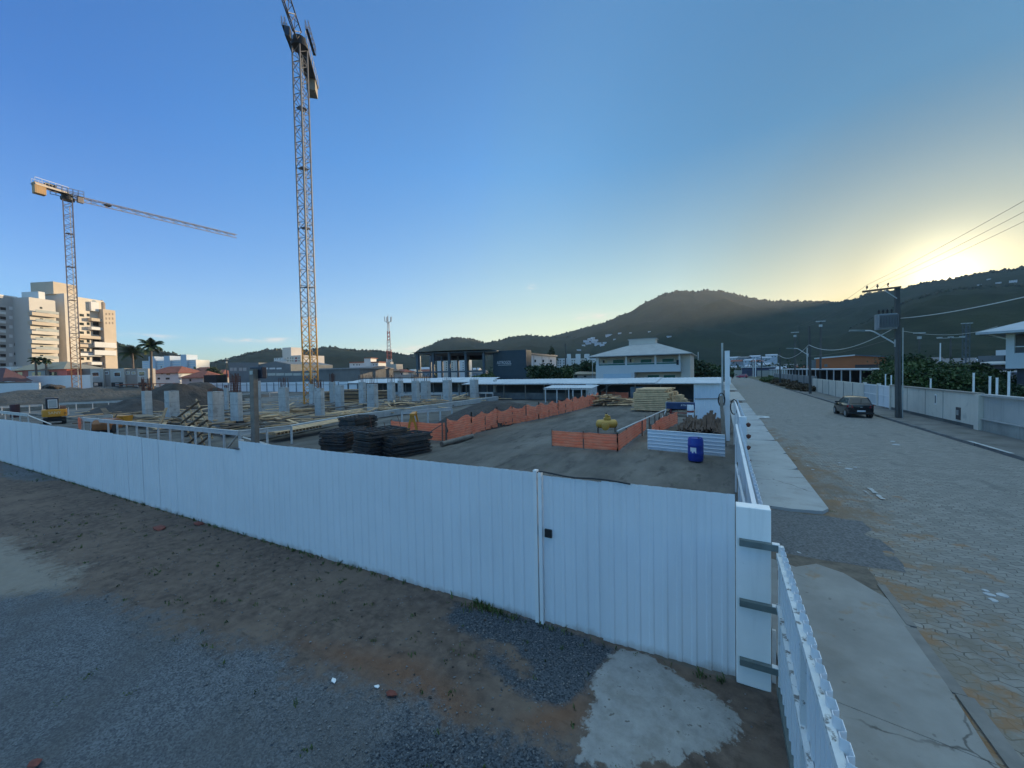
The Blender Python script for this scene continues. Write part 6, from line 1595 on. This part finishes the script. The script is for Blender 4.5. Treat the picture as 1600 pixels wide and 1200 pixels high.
MB().add([(-1.6,-1.6,z1),(13,-1.6,z1),(13,11,z1),(-1.6,11,z1),(4.5,4.6,zr_),(9,4.6,zr_),(-1.6,-1.6,z1-.22),(13,-1.6,z1-.22),(13,11,z1-.22),(-1.6,11,z1-.22)], [(0,1,5,4),(1,2,5),(2,3,4,5),(3,0,4),(6,7,1,0),(7,8,2,1),(8,9,3,2),(9,6,0,3),(9,8,7,6)]).build('roof', M('pale_roof_tiles', (.42,.45,.47), .7, .1, .8, bump=.3, bscale=6), b.r)
MB().bar((-.9,-.9,z1-.25),(.25,.25,z1-.8), .08,.08).build('downpipe', white_paint, b.r)
hiphouse('kiosk', 'small kiosk with a pale roof below the corner house', 1527, 1552, 62, 60, 565, 568.5, M('kiosk_wall', (.06,.06,.065), .8), roof_grey, depth=4, over=.8)
b = Bld('garage_block', 'grey garage block left of the corner house', *front(1528, 75, 1572, 70)); b.box('wall', grey_r, 1528, 1549, 556, 0, 0, 7); b.box('wall', white_r, 1556, 1572, 547, 556, 3, 8); b.box('wall', dark_in, 1549, 1572, 556, 0, 2, 8)
b = Bld('garden_wall', 'grey garden wall behind the lawn at the right', *front(1480, 52, 1640, 41), 'wall'); b.box('wall', M('garden_wall_grey', (.24,.26,.25), .9, .1, .5), 1530, 1660, 587, 0, 0, .3)
# parked van under the house
c = Ax(1574, 590, 46); r = thing('van', 'white roofed van parked under the corner house', 'van', (c.x, c.y, .9), R(20))
bd = MB(); bd.extr([(-.85,.35),(.85,.35),(.9,1.0),(.8,1.75),(-.8,1.75),(-.9,1.0)], -2.1, 2.1, 'x'); bevel(bd.build('body', M('van_blue', (.05,.07,.13), .4), r), .06)
MB().box(-2.0,2.0,-.78,.78,1.752,1.90).build('roof', white_paint, r)
for x in (-1.5,-.5,.5,1.5): MB().box(x-.4,x+.4,-.93,-.86,1.05,1.6).build('window', M('van_window', (.20,.24,.28), .2), r)
for x in (-1.4,1.4):
    for y in (-.75,.75): MB().lathe((x,y,.32), [(0,-.1),(.32,-.1),(.32,.1),(0,.1)], 16, 'y').build('wheel', rubber, r)
# ---------------------------------------------------------------- cars
def car(lab, loc, rz, paint):
    r = thing('parked_car', lab, 'car', loc, rz)
    secs = [(0,.74,.30,.90),(.06,.80,.24,.945),(.45,.83,.22,.95),(1.2,.84,.20,.93),(2.4,.84,.20,.91),(2.95,.83,.20,.89),(3.5,.80,.22,.80),(3.8,.72,.24,.70),(3.9,.62,.30,.60)]
    rows = []
    for y, hw, zb, zt in secs:
        m_ = (zb+zt)/2
        rows.append([(-hw*.86,y,zb),(-hw*.97,y,zb+.08),(-hw,y,m_+.04),(-hw*.985,y,zt-.10),(-hw*.92,y,zt),(0,y,zt+.02),(hw*.92,y,zt),(hw*.985,y,zt-.10),(hw,y,m_+.04),(hw*.97,y,zb+.08),(hw*.86,y,zb),(0,y,zb)])
    mb = MB(); vs = [p for q in rows for p in q]; n = 12; fs = []
    for i in range(len(rows)-1):
        for k in range(n): fs.append((i*n+k, i*n+(k+1) % n, (i+1)*n+(k+1) % n, (i+1)*n+k))
    fs += [tuple(range(n)), tuple(range((len(rows)-1)*n, len(rows)*n))[::-1]]
    mb.add(vs, fs)
    gv = [(-.74,.07,.93),(.74,.07,.93),(.74,2.95,.88),(-.74,2.95,.88),(-.57,.42,1.42),(.57,.42,1.42),(.56,1.95,1.45),(-.56,1.95,1.45),(0,.40,1.455),(0,1.97,1.48)]
    mb.add(gv, [(0,1,5,8,4),(1,2,6,5),(2,3,7,9,6),(3,0,4,7),(4,8,9,7),(8,5,6,9)])
    body = mb.build('body', paint, r); fixn(body); bevel(body, .03, 2); body.data.polygons.foreach_set('use_smooth', [True]*len(body.data.polygons))
    def pane(name, pts, mat=glass, d=.008):
        v = [Vector(p) for p in pts]; nn = (v[1]-v[0]).cross(v[2]-v[0]).normalized()*d
        MB().add([p+nn for p in v]+[p-nn for p in v], [(0,1,2,3),(7,6,5,4),(0,4,5,1),(1,5,6,2),(2,6,7,3),(3,7,4,0)]).build(name, mat, r)
    def lerp(a, b, t): return tuple(a[i]+(b[i]-a[i])*t for i in range(3))
    def quad(A, B, C, D, u0, u1, v0, v1, o):   # A,B bottom  D,C top
        f = lambda u, v: tuple(p+q for p, q in zip(lerp(lerp(A,B,u), lerp(D,C,u), v), o)); return [f(u0,v0), f(u1,v0), f(u1,v1), f(u0,v1)]
    pane('rear_window', quad(gv[0],gv[1],gv[5],gv[4], .09,.91,.16,.86,(0,-.012,.012)), M('car_glass', (.012,.016,.02), .06, .05, 1., spec=.8))
    for A, B, C, D, sx in ((gv[0],gv[3],gv[7],gv[4],-1),(gv[1],gv[2],gv[6],gv[5],1)):
        pane('side_window', quad(A,B,C,D,.16,.45,.14,.86,(sx*.012,0,.006)), M('bright_side_glass', (.10,.13,.13), .05, .05, 1., spec=.9)); pane('side_window', quad(A,B,C,D,.49,.80,.14,.86,(sx*.012,0,.006)), MATS['bright_side_glass'])
    pane('windscreen', quad(gv[3],gv[2],gv[6],gv[7],.08,.92,.1,.9,(0,.012,.012)), MATS['car_glass'])
    tl = M('tail_lamp_red', (.25,.012,.015), .2, .1)
    for s in (-1, 1):
        MB().add([(s*.50,-.025,.72),(s*.78,.03,.74),(s*.80,.06,.93),(s*.56,-.02,.90),(s*.50,.05,.72),(s*.84,.24,.76),(s*.82,.26,.92),(s*.56,.06,.90)], [(0,1,2,3),(4,7,6,5),(0,4,5,1),(1,5,6,2),(2,6,7,3),(3,7,4,0)]).build('tail_light', tl, r)
        MB().box(s*.90-.09, s*.90+.09, 2.42, 2.54, .92, 1.04).build('wing_mirror', black, r)
        for y in (.62, 3.15):
            w = MB().lathe((s*.76,y,.29), [(.16,-.09),(.28,-.09),(.295,-.05),(.295,.05),(.28,.09),(.16,.09)], 20, 'x').build('wheel', rubber, r, smooth=True)
            MB().lathe((s*(.76+.075),y,.29), [(0,-.02),(.19,-.02),(.19,.012),(.05,.02),(0,.02)], 14, 'x').build('rim', galv, w)
            MB().lathe((s*.70,y,.31), [(0,-.12),(.35,-.12),(.35,.142),(0,.142)], 20, 'x').build('wheel_arch', black, r)
    MB().box(-.26,.26,-.035,-.012,.44,.55).build('number_plate', M('plate_grey', (.55,.56,.56), .4, .03), r)
    MB().box(-.07,.07,-.02,.0,.74,.78).build('badge', galv, r); MB().box(-.80,.80,-.03,.05,.30,.40).build('bumper', black, r)
    MB().box(-.24,.24,.02,.05,.805,.83).build('boot_handle', galv, r)
    for s in (-1, 1):
        for y in (1.72,): MB().box(s*.825-.02, s*.825+.02, y, y+.14, .80, .83).build('door_handle', galv, r)
    return r
p = G(1336, 652.5, .03)
car('dark hatchback parked on the paved street beside the white gates', (p.x+.30, p.y-.15, .02), R(3), M('black_car_paint', (.005,.006,.010), .14, .05, 1., spec=.5, coat=.25))
bpy.data.objects['parked_car'].scale = (.88, .93, 1.0)
p = G(1163, 590.5, .05); car('small red car parked far down at the end of the street', (9.3, 178, .02), R(62), M('red_car_paint', (.30,.02,.05), .3, .05, 1., coat=.5))
# manhole ring
p = G(1188, 652, .02)
r = thing('manhole', 'round white ringed manhole cover in the gutter of the street', 'manhole', (p.x+.05, p.y, 0))
MB().lathe((0,0,.0), [(.24,.03),(.50,.03),(.55,.045),(.52,.075),(.42,.085),(.27,.07),(.24,.04)], 28).build('ring', M('whitewashed_ring', (.60,.60,.58), .85, .15, 4.), r, smooth=True)
MB().lathe((0,0,.0), [(0,.02),(.24,.02),(.24,.055),(0,.06)], 20).build('cover', dark_steel, r)
# end of the street: wall, blue house, village
b = Bld('street_end_wall', 'beige wall closing the far end of the street', (-8, 226), (1, 0), 'wall'); MB().box(0, 17.5, 0, .4, 0, 3.0).build('wall', M('end_wall_beige', (.33,.31,.26), .85, .08, .2), b.r); MB().box(24, 52, 0, .4, 0, 2.6).build('wall', M('end_wall_beige', (.33,.31,.26)), b.r)
b = Bld('blue_shop', 'dark bluish shop front at the end of the street beside the red car', (9.6, 227), (1, 0), 'shop'); MB().box(0, 14, 0, 8, 0, 4.1).build('wall', M('shop_blue', (.06,.07,.13), .7), b.r); MB().box(-.3, 14.3, -1.5, 8, 4.102, 4.4).build('roof', shed_roof, b.r); MB().box(2, 11, -.05, -.003, .3, 2.6).build('shutter', M('shop_shutter', (.04,.045,.08), .5), b.r)
def village_house(lab, wall, roof, w, d_, h, rh, flat=False):
    r = thing('village_house', lab, 'house', (0,0,0), 0, 'village houses below the mountain')
    MB().box(-w/2, w/2, 0, d_, -8, h).build('wall', wall, r)
    if flat: MB().box(-w/2-.3, w/2+.3, -.3, d_+.3, h+.002, h+.4).build('roof', roof, r)
    else: MB().add([(-w/2-.5,-.5,h),(w/2+.5,-.5,h),(w/2+.5,d_+.5,h),(-w/2-.5,d_+.5,h),(-w/2-.5,d_/2,h+rh),(w/2+.5,d_/2,h+rh)], [(0,1,5,4),(2,3,4,5),(1,2,5),(3,0,4),(0,3,2,1)]).build('roof', roof, r)
    for x in (-w*.28, w*.05, w*.3): MB().box(x-.6, x+.6, -.06, -.003, h-2.1, h-.9).build('window', grey2, r)
    return r
wv = M('village_white', (.52,.54,.58), .85, .08, .1); gv_ = M('village_grey', (.26,.28,.31), .85, .1, .1)
VH = [village_house('white village house with a pale roof at the foot of the mountain', wv, M('village_pale_roof', (.40,.42,.46), .8), 11, 8, 5.2, 1.6), village_house('white flat roofed village house at the foot of the mountain', wv, gv_, 14, 9, 6.5, 0, True), village_house('village house with a red tiled roof at the foot of the mountain', gv_, roof_tile, 9, 8, 3.4, 1.8), village_house('grey village house with a dull roof at the foot of the mountain', gv_, M('village_dull_roof', (.16,.15,.15), .85), 12, 9, 4.0, 1.7)]
usedv = set()
def put(k, loc, rz, s=1.0, lab=None):
    if k not in usedv: o = VH[k]; usedv.add(k); o.location = loc; o.rotation_euler = (0,0,rz); o.scale = (s,s,s)
    else: o = dup(VH[k], loc, rz, None, None, (s,s,s))
    if lab: o['label'] = lab
    return o
rg = random.Random(44)
spots = [(1132,573,1,330),(1148,572,1,300),(1163,574,0,310),(1176,577,3,290),(1192,571,0,330),(1204,575,3,300),(1216,577,0,280),(1233,573,3,320),(1246,576,0,300),(1140,577,0,270),(1158,579,3,260),(1183,579,0,262),(1225,579,0,262),(1240,580,2,255),(1256,576,2,290),(1150,566,2,370),(1170,564,0,400),(1197,560,0,420),(1206,556,0,440),(1178,558,0,440),(1160,560,3,430),(1146,560,0,440),(1186,566,2,380),(1100,578,0,300),(1112,580,3,280),(1075,577,0,320),(630,585,0,300),(664,578,0,280),(668,583,2,240),(655,584,0,260),(737,579,0,300),(744,584,3,250),(1430,568,3,150),(1455,571,0,140),(1485,570,3,130),(1500,568,0,150)]
for px, py, k, a in spots:
    p = Ax(px, py, a); h = (5.2, 6.5, 3.4, 4.0)[k]
    put(k, (p.x, p.y, p.z-h+.8), math.atan2(-p.x, p.y)+rg.uniform(-.5, .5), .95)
# houses high on the mountain side: rest on the slope
from mathutils.bvhtree import BVHTree
mo = bpy.data.objects['mountain']; bv = BVHTree.FromPolygons([v.co for v in mo.data.vertices], [tuple(p.vertices) for p in mo.data.polygons])
for i, (px, py, s) in enumerate(((916,535,1.0),(922,533,1.3),(929,536,1.2),(935,539,1.0),(941,541,.9),(926,530,.9),(920,538,.9),(912,541,.7),(950,526,1.0),(953,525,.8),(968,522,.7),(985,521,.5),(905,548,.6),(1015,519,.5),(960,531,.5),(1046,527,.5),(932,533,.8),(944,537,.7))):
    d = ray(px, py).normalized(); hit = bv.ray_cast(EYE, d)
    if hit[0] is None: continue
    p = hit[0]; o = put(0 if i % 3 else 1, (p.x, p.y, p.z-1.0), math.atan2(-p.x, p.y)+rg.uniform(-.5,.5), s*1.15, 'white house among the trees high on the mountain side'); o['group'] = 'houses on the mountain side'
no = [o for o in bpy.data.objects if o.name.startswith('near_hill')][0]; bv2 = BVHTree.FromPolygons([v.co for v in no.data.vertices], [tuple(p.vertices) for p in no.data.polygons])
for px, py, s in ((1583,441,.8),(1560,443,.6),(1530,446,.5),(1545,437,.5)):
    d = ray(px, py).normalized(); hit = bv2.ray_cast(EYE, d) 
    if hit[0] is None: hit = bv.ray_cast(EYE, d)
    if hit[0] is None: continue
    p = hit[0]; o = put(1, (p.x, p.y, p.z-1), math.atan2(-p.x, p.y), s, 'white house just under the ridge of the near hill at the right'); o['group'] = 'houses under the right hand ridge'
# town trees between the village roofs: one mass
rgn = np.random.default_rng(8); mb = MB(); P = []
for px in np.arange(560, 1560, 3.0):
    if 930 < px < 1070: continue
    a = rgn.uniform(230, 420); p = Ax(px, 600, a); hgt = rgn.uniform(2.5, 6.5)
    P.append(np.array([p.x, p.y, hgt*.6])+rgn.standard_normal((60, 3))*np.array([3.2, 3.2, hgt*.32]))
for px in np.arange(-60, 430, 5.0):
    a = rgn.uniform(200, 330); p = Ax(px, 600, a); hgt = rgn.uniform(3, 7)
    P.append(np.array([p.x, p.y, hgt*.6])+rgn.standard_normal((60, 3))*np.array([3.5, 3.5, hgt*.32]))
leaves(mb, np.concatenate(P), 1.3, rgn)
tag(mb.build('town_trees', leaf_b), 'distant dark green trees mingled with the roofs of the town', 'trees', kind='stuff')

# ---------------------------------------------------------------- small things on the near ground
rgn = np.random.default_rng(21); sv = []; sf = []; octa = np.array([(1,0,0),(-1,0,0),(0,1,0),(0,-1,0),(0,0,.6),(0,0,-.6)]); of = np.array([(0,2,4),(2,1,4),(1,3,4),(3,0,4),(2,0,5),(1,2,5),(3,1,5),(0,3,5)])
k = 0
gxy = rgn.uniform((-16, 2.2), (.4, 5.0), (9000, 2)); pd = pmask(gxy[:,0], gxy[:,1], P_dark, .2) + .6*pmask(gxy[:,0], gxy[:,1], P_dark2, .3); pg = pmask(gxy[:,0], gxy[:,1], P_gravel, .3); pc = pmask(gxy[:,0], gxy[:,1], P_concrete, .1)
keep = rgn.random(9000) < (.18 + .8*pd + .5*pg)*(1-.85*pc)
for (x, y), dk_ in zip(gxy[keep], pd[keep]):
    s = rgn.uniform(.006, .017)*(1.3 if rgn.random() < .04 else 1); v = octa*(1+.3*rgn.standard_normal((6, 1)))*s; a = rgn.uniform(0, 6.28); c, s_ = math.cos(a), math.sin(a)
    v = np.stack([v[:,0]*c-v[:,1]*s_+x, v[:,0]*s_+v[:,1]*c+y, v[:,2]-.012], 1)
    sv.append(v); sf.append(of+6*k); k += 1
mb = MB(); mb.v = [tuple(p) for p in np.concatenate(sv)]; mb.f = [tuple(p) for p in np.concatenate(sf)]
tag(mb.build('gravel_stones', M('loose_stones', (.14,.14,.14), .9, .6, 40.)), 'loose gravel stones scattered over the bare lot', 'gravel', kind='stuff')
mb = MB(); rgp = random.Random(9)
def tuft(x, y, n, h, spread, z=-.02):
    for i in range(n):
        a = rgp.uniform(0, 6.28); q = rgp.uniform(0, spread); bx, by = x+q*math.cos(a), y+q*math.sin(a); l = h*rgp.uniform(.5, 1.1); a2 = rgp.uniform(0, 6.28); w = .006+.004*rgp.random(); t = rgp.uniform(.2, .8)
        dx, dy = math.cos(a2), math.sin(a2)
        mb.add([(bx-dy*w,by+dx*w,z),(bx+dy*w,by-dx*w,z),(bx+dx*l*t*.5+dy*w,by+dy*l*t*.5-dx*w,z+l*.7),(bx+dx*l*t,by+dy*l*t,z+l),], [(0,1,2,3)])
for px, py, n, h, s in ((735,950,30,.16,.18),(748,946,40,.22,.15),(760,950,40,.2,.15),(775,955,30,.14,.2),(800,965,20,.1,.2),(575,888,16,.3,.06),(580,884,12,.14,.1),(355,822,14,.12,.1),(400,838,10,.12,.1),(245,890,22,.07,.18),(250,892,16,.06,.2),(275,938,20,.06,.15),(460,860,10,.07,.1),(505,930,12,.05,.14),(530,908,12,.05,.12),(650,995,14,.06,.1),(706,1080,12,.06,.06),(738,1022,14,.07,.08),(140,1052,22,.04,.1),(205,1080,16,.04,.08),(100,1090,12,.03,.15),(480,1170,14,.05,.08),(1300,800,14,.12,.15),(1262,770,12,.1,.2),(1270,778,14,.12,.2),(1240,720,12,.12,.2),(1250,745,12,.12,.2),(20,740,20,.2,.5),(70,748,26,.2,.5)):
    c = G(px, py); tuft(c.x, c.y, n, h*.55, s)
for i in range(170):
    x, y = rgp.uniform(-16, .2), rgp.uniform(2.4, 5.0); tuft(x, y, rgp.randint(3, 9), rgp.uniform(.02, .06), .05)
for i in range(260):
    x = rgp.uniform(-30, .1); tuft(x, 5.08-.012*abs(x)*1.02, rgp.randint(2, 7), rgp.uniform(.04, .12), .06)
tag(mb.build('weeds', leaf_w), 'small green weeds and grass tufts growing on the bare lot', 'weeds', kind='stuff')
# clods along the lot
mb = MB()
for i in range(260):
    x, y = rgp.uniform(-26, -2), 0
    y = rgp.uniform(3.3, 4.9) if x > -8 else rgp.uniform(2.2, 4.8)
    mb.blob((x, y, -.015), rgp.uniform(.006, .022), i, 1, .9, (1.3, 1, .6))
tag(mb.build('soil_clods', soil_dark), 'small dark soil clods scattered along the fence', 'clods', kind='stuff')
for nm, px, py, s, m_, lab in (('paper_scrap',521,1063,.035,white_paint,'small white paper scrap on the gravel at the edge of the reddish soil'),('paper_scrap',589,1072,.03,white_paint,'tiny white paper scrap beside the brick fragment'),('brick_fragment',612,1083,.055,M('brick_red', (.17,.05,.035), .9, .3, 8.),'small red brick fragment lying on the gravel'),('brick_fragment',250,825,.16,MATS['brick_red'],'flat reddish brick fragment near the foot of the long fence'),('brick_fragment',310,818,.13,MATS['brick_red'],'reddish brick fragment right at the foot of the long fence'),('brick_fragment',55,1192,.06,MATS['brick_red'],'dark reddish brick fragment in the bottom left corner')):
    c = G(px, py); mb = MB(); mb.blob((0,0,0), s, px, 1, .7, (1.2, .8, .3)); solo(nm, lab, 'debris', mb, m_, loc=(c.x, c.y, .0), local=True)
# ---------------------------------------------------------------- light settings and sky colour
SUN_E = 3.0; DUST = .3; OZONE = 4.0; SKY_S = .1; HAZE = .00009; ANISO = .2; EXPO = 1.55
def sky_grade(t, c, dirv, sdir):
    """evening sky: Nishita base, warmed and evened out towards the low sun, a bright aureole and a few wisps of cloud"""
    dp = t.n('ShaderNodeVectorMath', operation='DOT_PRODUCT'); t.l(dirv, dp.inputs[0]); dp.inputs[1].default_value = sdir
    g = dp.outputs['Value']
    sp = t.n('ShaderNodeSeparateXYZ'); t.l(dirv, sp.inputs[0])
    el = t.math('ARCSINE', sp.outputs[2])
    gg = t.math('MULTIPLY_ADD', g, .5, .5)
    q = lambda v: (v+1)/2
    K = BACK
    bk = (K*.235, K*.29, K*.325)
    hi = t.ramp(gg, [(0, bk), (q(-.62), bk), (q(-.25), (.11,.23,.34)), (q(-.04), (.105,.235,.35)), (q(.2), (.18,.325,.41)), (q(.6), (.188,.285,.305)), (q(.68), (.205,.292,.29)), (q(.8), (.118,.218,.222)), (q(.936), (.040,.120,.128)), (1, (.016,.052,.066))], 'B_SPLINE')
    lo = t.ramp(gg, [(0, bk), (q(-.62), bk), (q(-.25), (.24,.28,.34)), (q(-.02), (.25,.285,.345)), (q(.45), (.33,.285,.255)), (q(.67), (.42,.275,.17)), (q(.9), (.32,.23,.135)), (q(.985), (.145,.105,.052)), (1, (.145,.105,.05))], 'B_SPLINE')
    f = t.mix(t.step(el, R(7), R(27)), lo, hi)
    f = t.mix(1.0, f, (1/.3, 1/.3, 1/.3), 'MULTIPLY')
    c = t.mix(1.0, c, f, 'MULTIPLY')
    c = t.mix(t.step(el, R(46), R(68)), c, ZEN_FILL)      # brightness added overhead, out of view, as fill for the ground
    ang = t.math('ARCCOSINE', t.math('MINIMUM', g, 1.0))
    def glow(c, amp, width, col, p=1.0):
        e = t.math('POWER', 2.71828, t.math('MULTIPLY', t.math('POWER', t.math('DIVIDE', ang, width), p), -1.0))
        k = t.math('MULTIPLY', e, amp)
        return t.mix(1.0, c, t.mix(1.0, t.n_rgb(k), col, 'MULTIPLY'), 'ADD')
    def n_rgb(k):
        cb = t.n('ShaderNodeCombineColor'); [t.l(k, cb.inputs[i]) for i in range(3)]; return cb.outputs[0]
    t.n_rgb = n_rgb
    c = glow(c, 7.5, R(2.4), (1,.86,.52), 1.3)
    c = glow(c, .55, R(5.5), (1,.84,.48))
    # wisps of cloud, each in its own patch of sky
    nz = t.step(t.noise(26, t.vmul(dirv, (1, 1, 4.2)), 6, .62), .40, .60)
    az = t.math('ARCTAN2', sp.outputs[0], sp.outputs[1])
    for px, py, wa, we, k in ((600,549,3.0,.55,.9),(650,547,2.2,.6,.7),(385,532,2.6,.3,.6),(432,530,1.2,.25,.6),(830,448,.55,.32,.55),(938,494,1.9,.45,.8),(905,496,1.2,.4,.5),(235,525,2.0,.25,.5)):
        d = ray(px, py).normalized(); a0 = math.atan2(d.x, d.y); e0 = math.asin(d.z)
        da = t.math('DIVIDE', t.math('SUBTRACT', az, a0), R(wa)); de = t.math('DIVIDE', t.math('SUBTRACT', el, e0), R(we))
        r2 = t.math('ADD', t.math('MULTIPLY', da, da), t.math('MULTIPLY', de, de))
        wdw = t.math('POWER', 2.71828, t.math('MULTIPLY', r2, -1.0))
        c = t.mix(t.math('MULTIPLY', t.math('MULTIPLY', wdw, nz), k), c, (3.5, 3.05, 2.75))
    return c
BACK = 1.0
ZEN_FILL = (3.4, 5.0, 5.8)
# ---------------------------------------------------------------- camera
cd = bpy.data.cameras.new('camera'); co = bpy.data.objects.new('camera', cd); COL.objects.link(co)
cd.sensor_fit = 'HORIZONTAL'; cd.sensor_width = 36; cd.lens = F/1600*36; cd.clip_start = .05; cd.clip_end = 12000
mw = Matrix((( cI.x, cU.x, -fwd.x, 0), (cI.y, cU.y, -fwd.y, 0), (cI.z, cU.z, -fwd.z, H), (0,0,0,1)))
co.matrix_world = mw; SC.camera = co
# ---------------------------------------------------------------- light
sdir = ray(1480, 438).normalized()
AZ = math.atan2(sdir.x, sdir.y); EL = math.asin(sdir.z)
sl = bpy.data.lights.new('sun', 'SUN'); sl.energy = SUN_E; sl.angle = R(.5); sl.color = (1, .78, .50)
so = bpy.data.objects.new('sun', sl); COL.objects.link(so); so.rotation_euler = (-sdir).to_track_quat('-Z', 'Y').to_euler()
so.location = (0, 0, 60)
w = bpy.data.worlds.new('World'); SC.world = w; w.use_nodes = True
wt = NT(w.node_tree); bg = w.node_tree.nodes['Background']; out = w.node_tree.nodes['World Output']
sky = wt.n('ShaderNodeTexSky', sky_type='NISHITA'); sky.sun_disc = False; sky.sun_elevation = EL; sky.sun_rotation = AZ
sky.altitude = 0; sky.air_density = 1.0; sky.dust_density = DUST; sky.ozone_density = OZONE
tc = wt.n('ShaderNodeTexCoord'); dirv = tc.outputs['Generated']
skc = sky.outputs['Color']
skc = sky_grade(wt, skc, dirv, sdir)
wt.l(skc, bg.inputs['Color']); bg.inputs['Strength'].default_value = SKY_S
# ---------------------------------------------------------------- air
if HAZE:
    hb = MB().box(-2600, 2600, -300, 3100, -12, 470)
    hm_, ht, hbs = newmat('thin_evening_haze'); hm_.node_tree.nodes.remove(hbs)
    pvn = ht.n('ShaderNodeVolumePrincipled'); pvn.inputs['Color'].default_value = (.80,.86,.95,1); pvn.inputs['Density'].default_value = HAZE; pvn.inputs['Anisotropy'].default_value = ANISO
    ht.l(pvn.outputs[0], hm_.node_tree.nodes['Material Output'].inputs['Volume'])
    tag(hb.build('haze', hm_), 'thin bluish evening haze over the valley', 'haze', kind='stuff')
# ---------------------------------------------------------------- render settings
SC.render.engine = 'CYCLES'
SC.view_settings.view_transform = 'Standard'; SC.view_settings.look = 'None'; SC.view_settings.gamma = 1; SC.view_settings.exposure = EXPO
SC.cycles.max_bounces = 5; SC.cycles.diffuse_bounces = 3; SC.cycles.glossy_bounces = 3; SC.cycles.volume_bounces = 1; SC.cycles.transparent_max_bounces = 6
SC.cycles.use_denoising = True
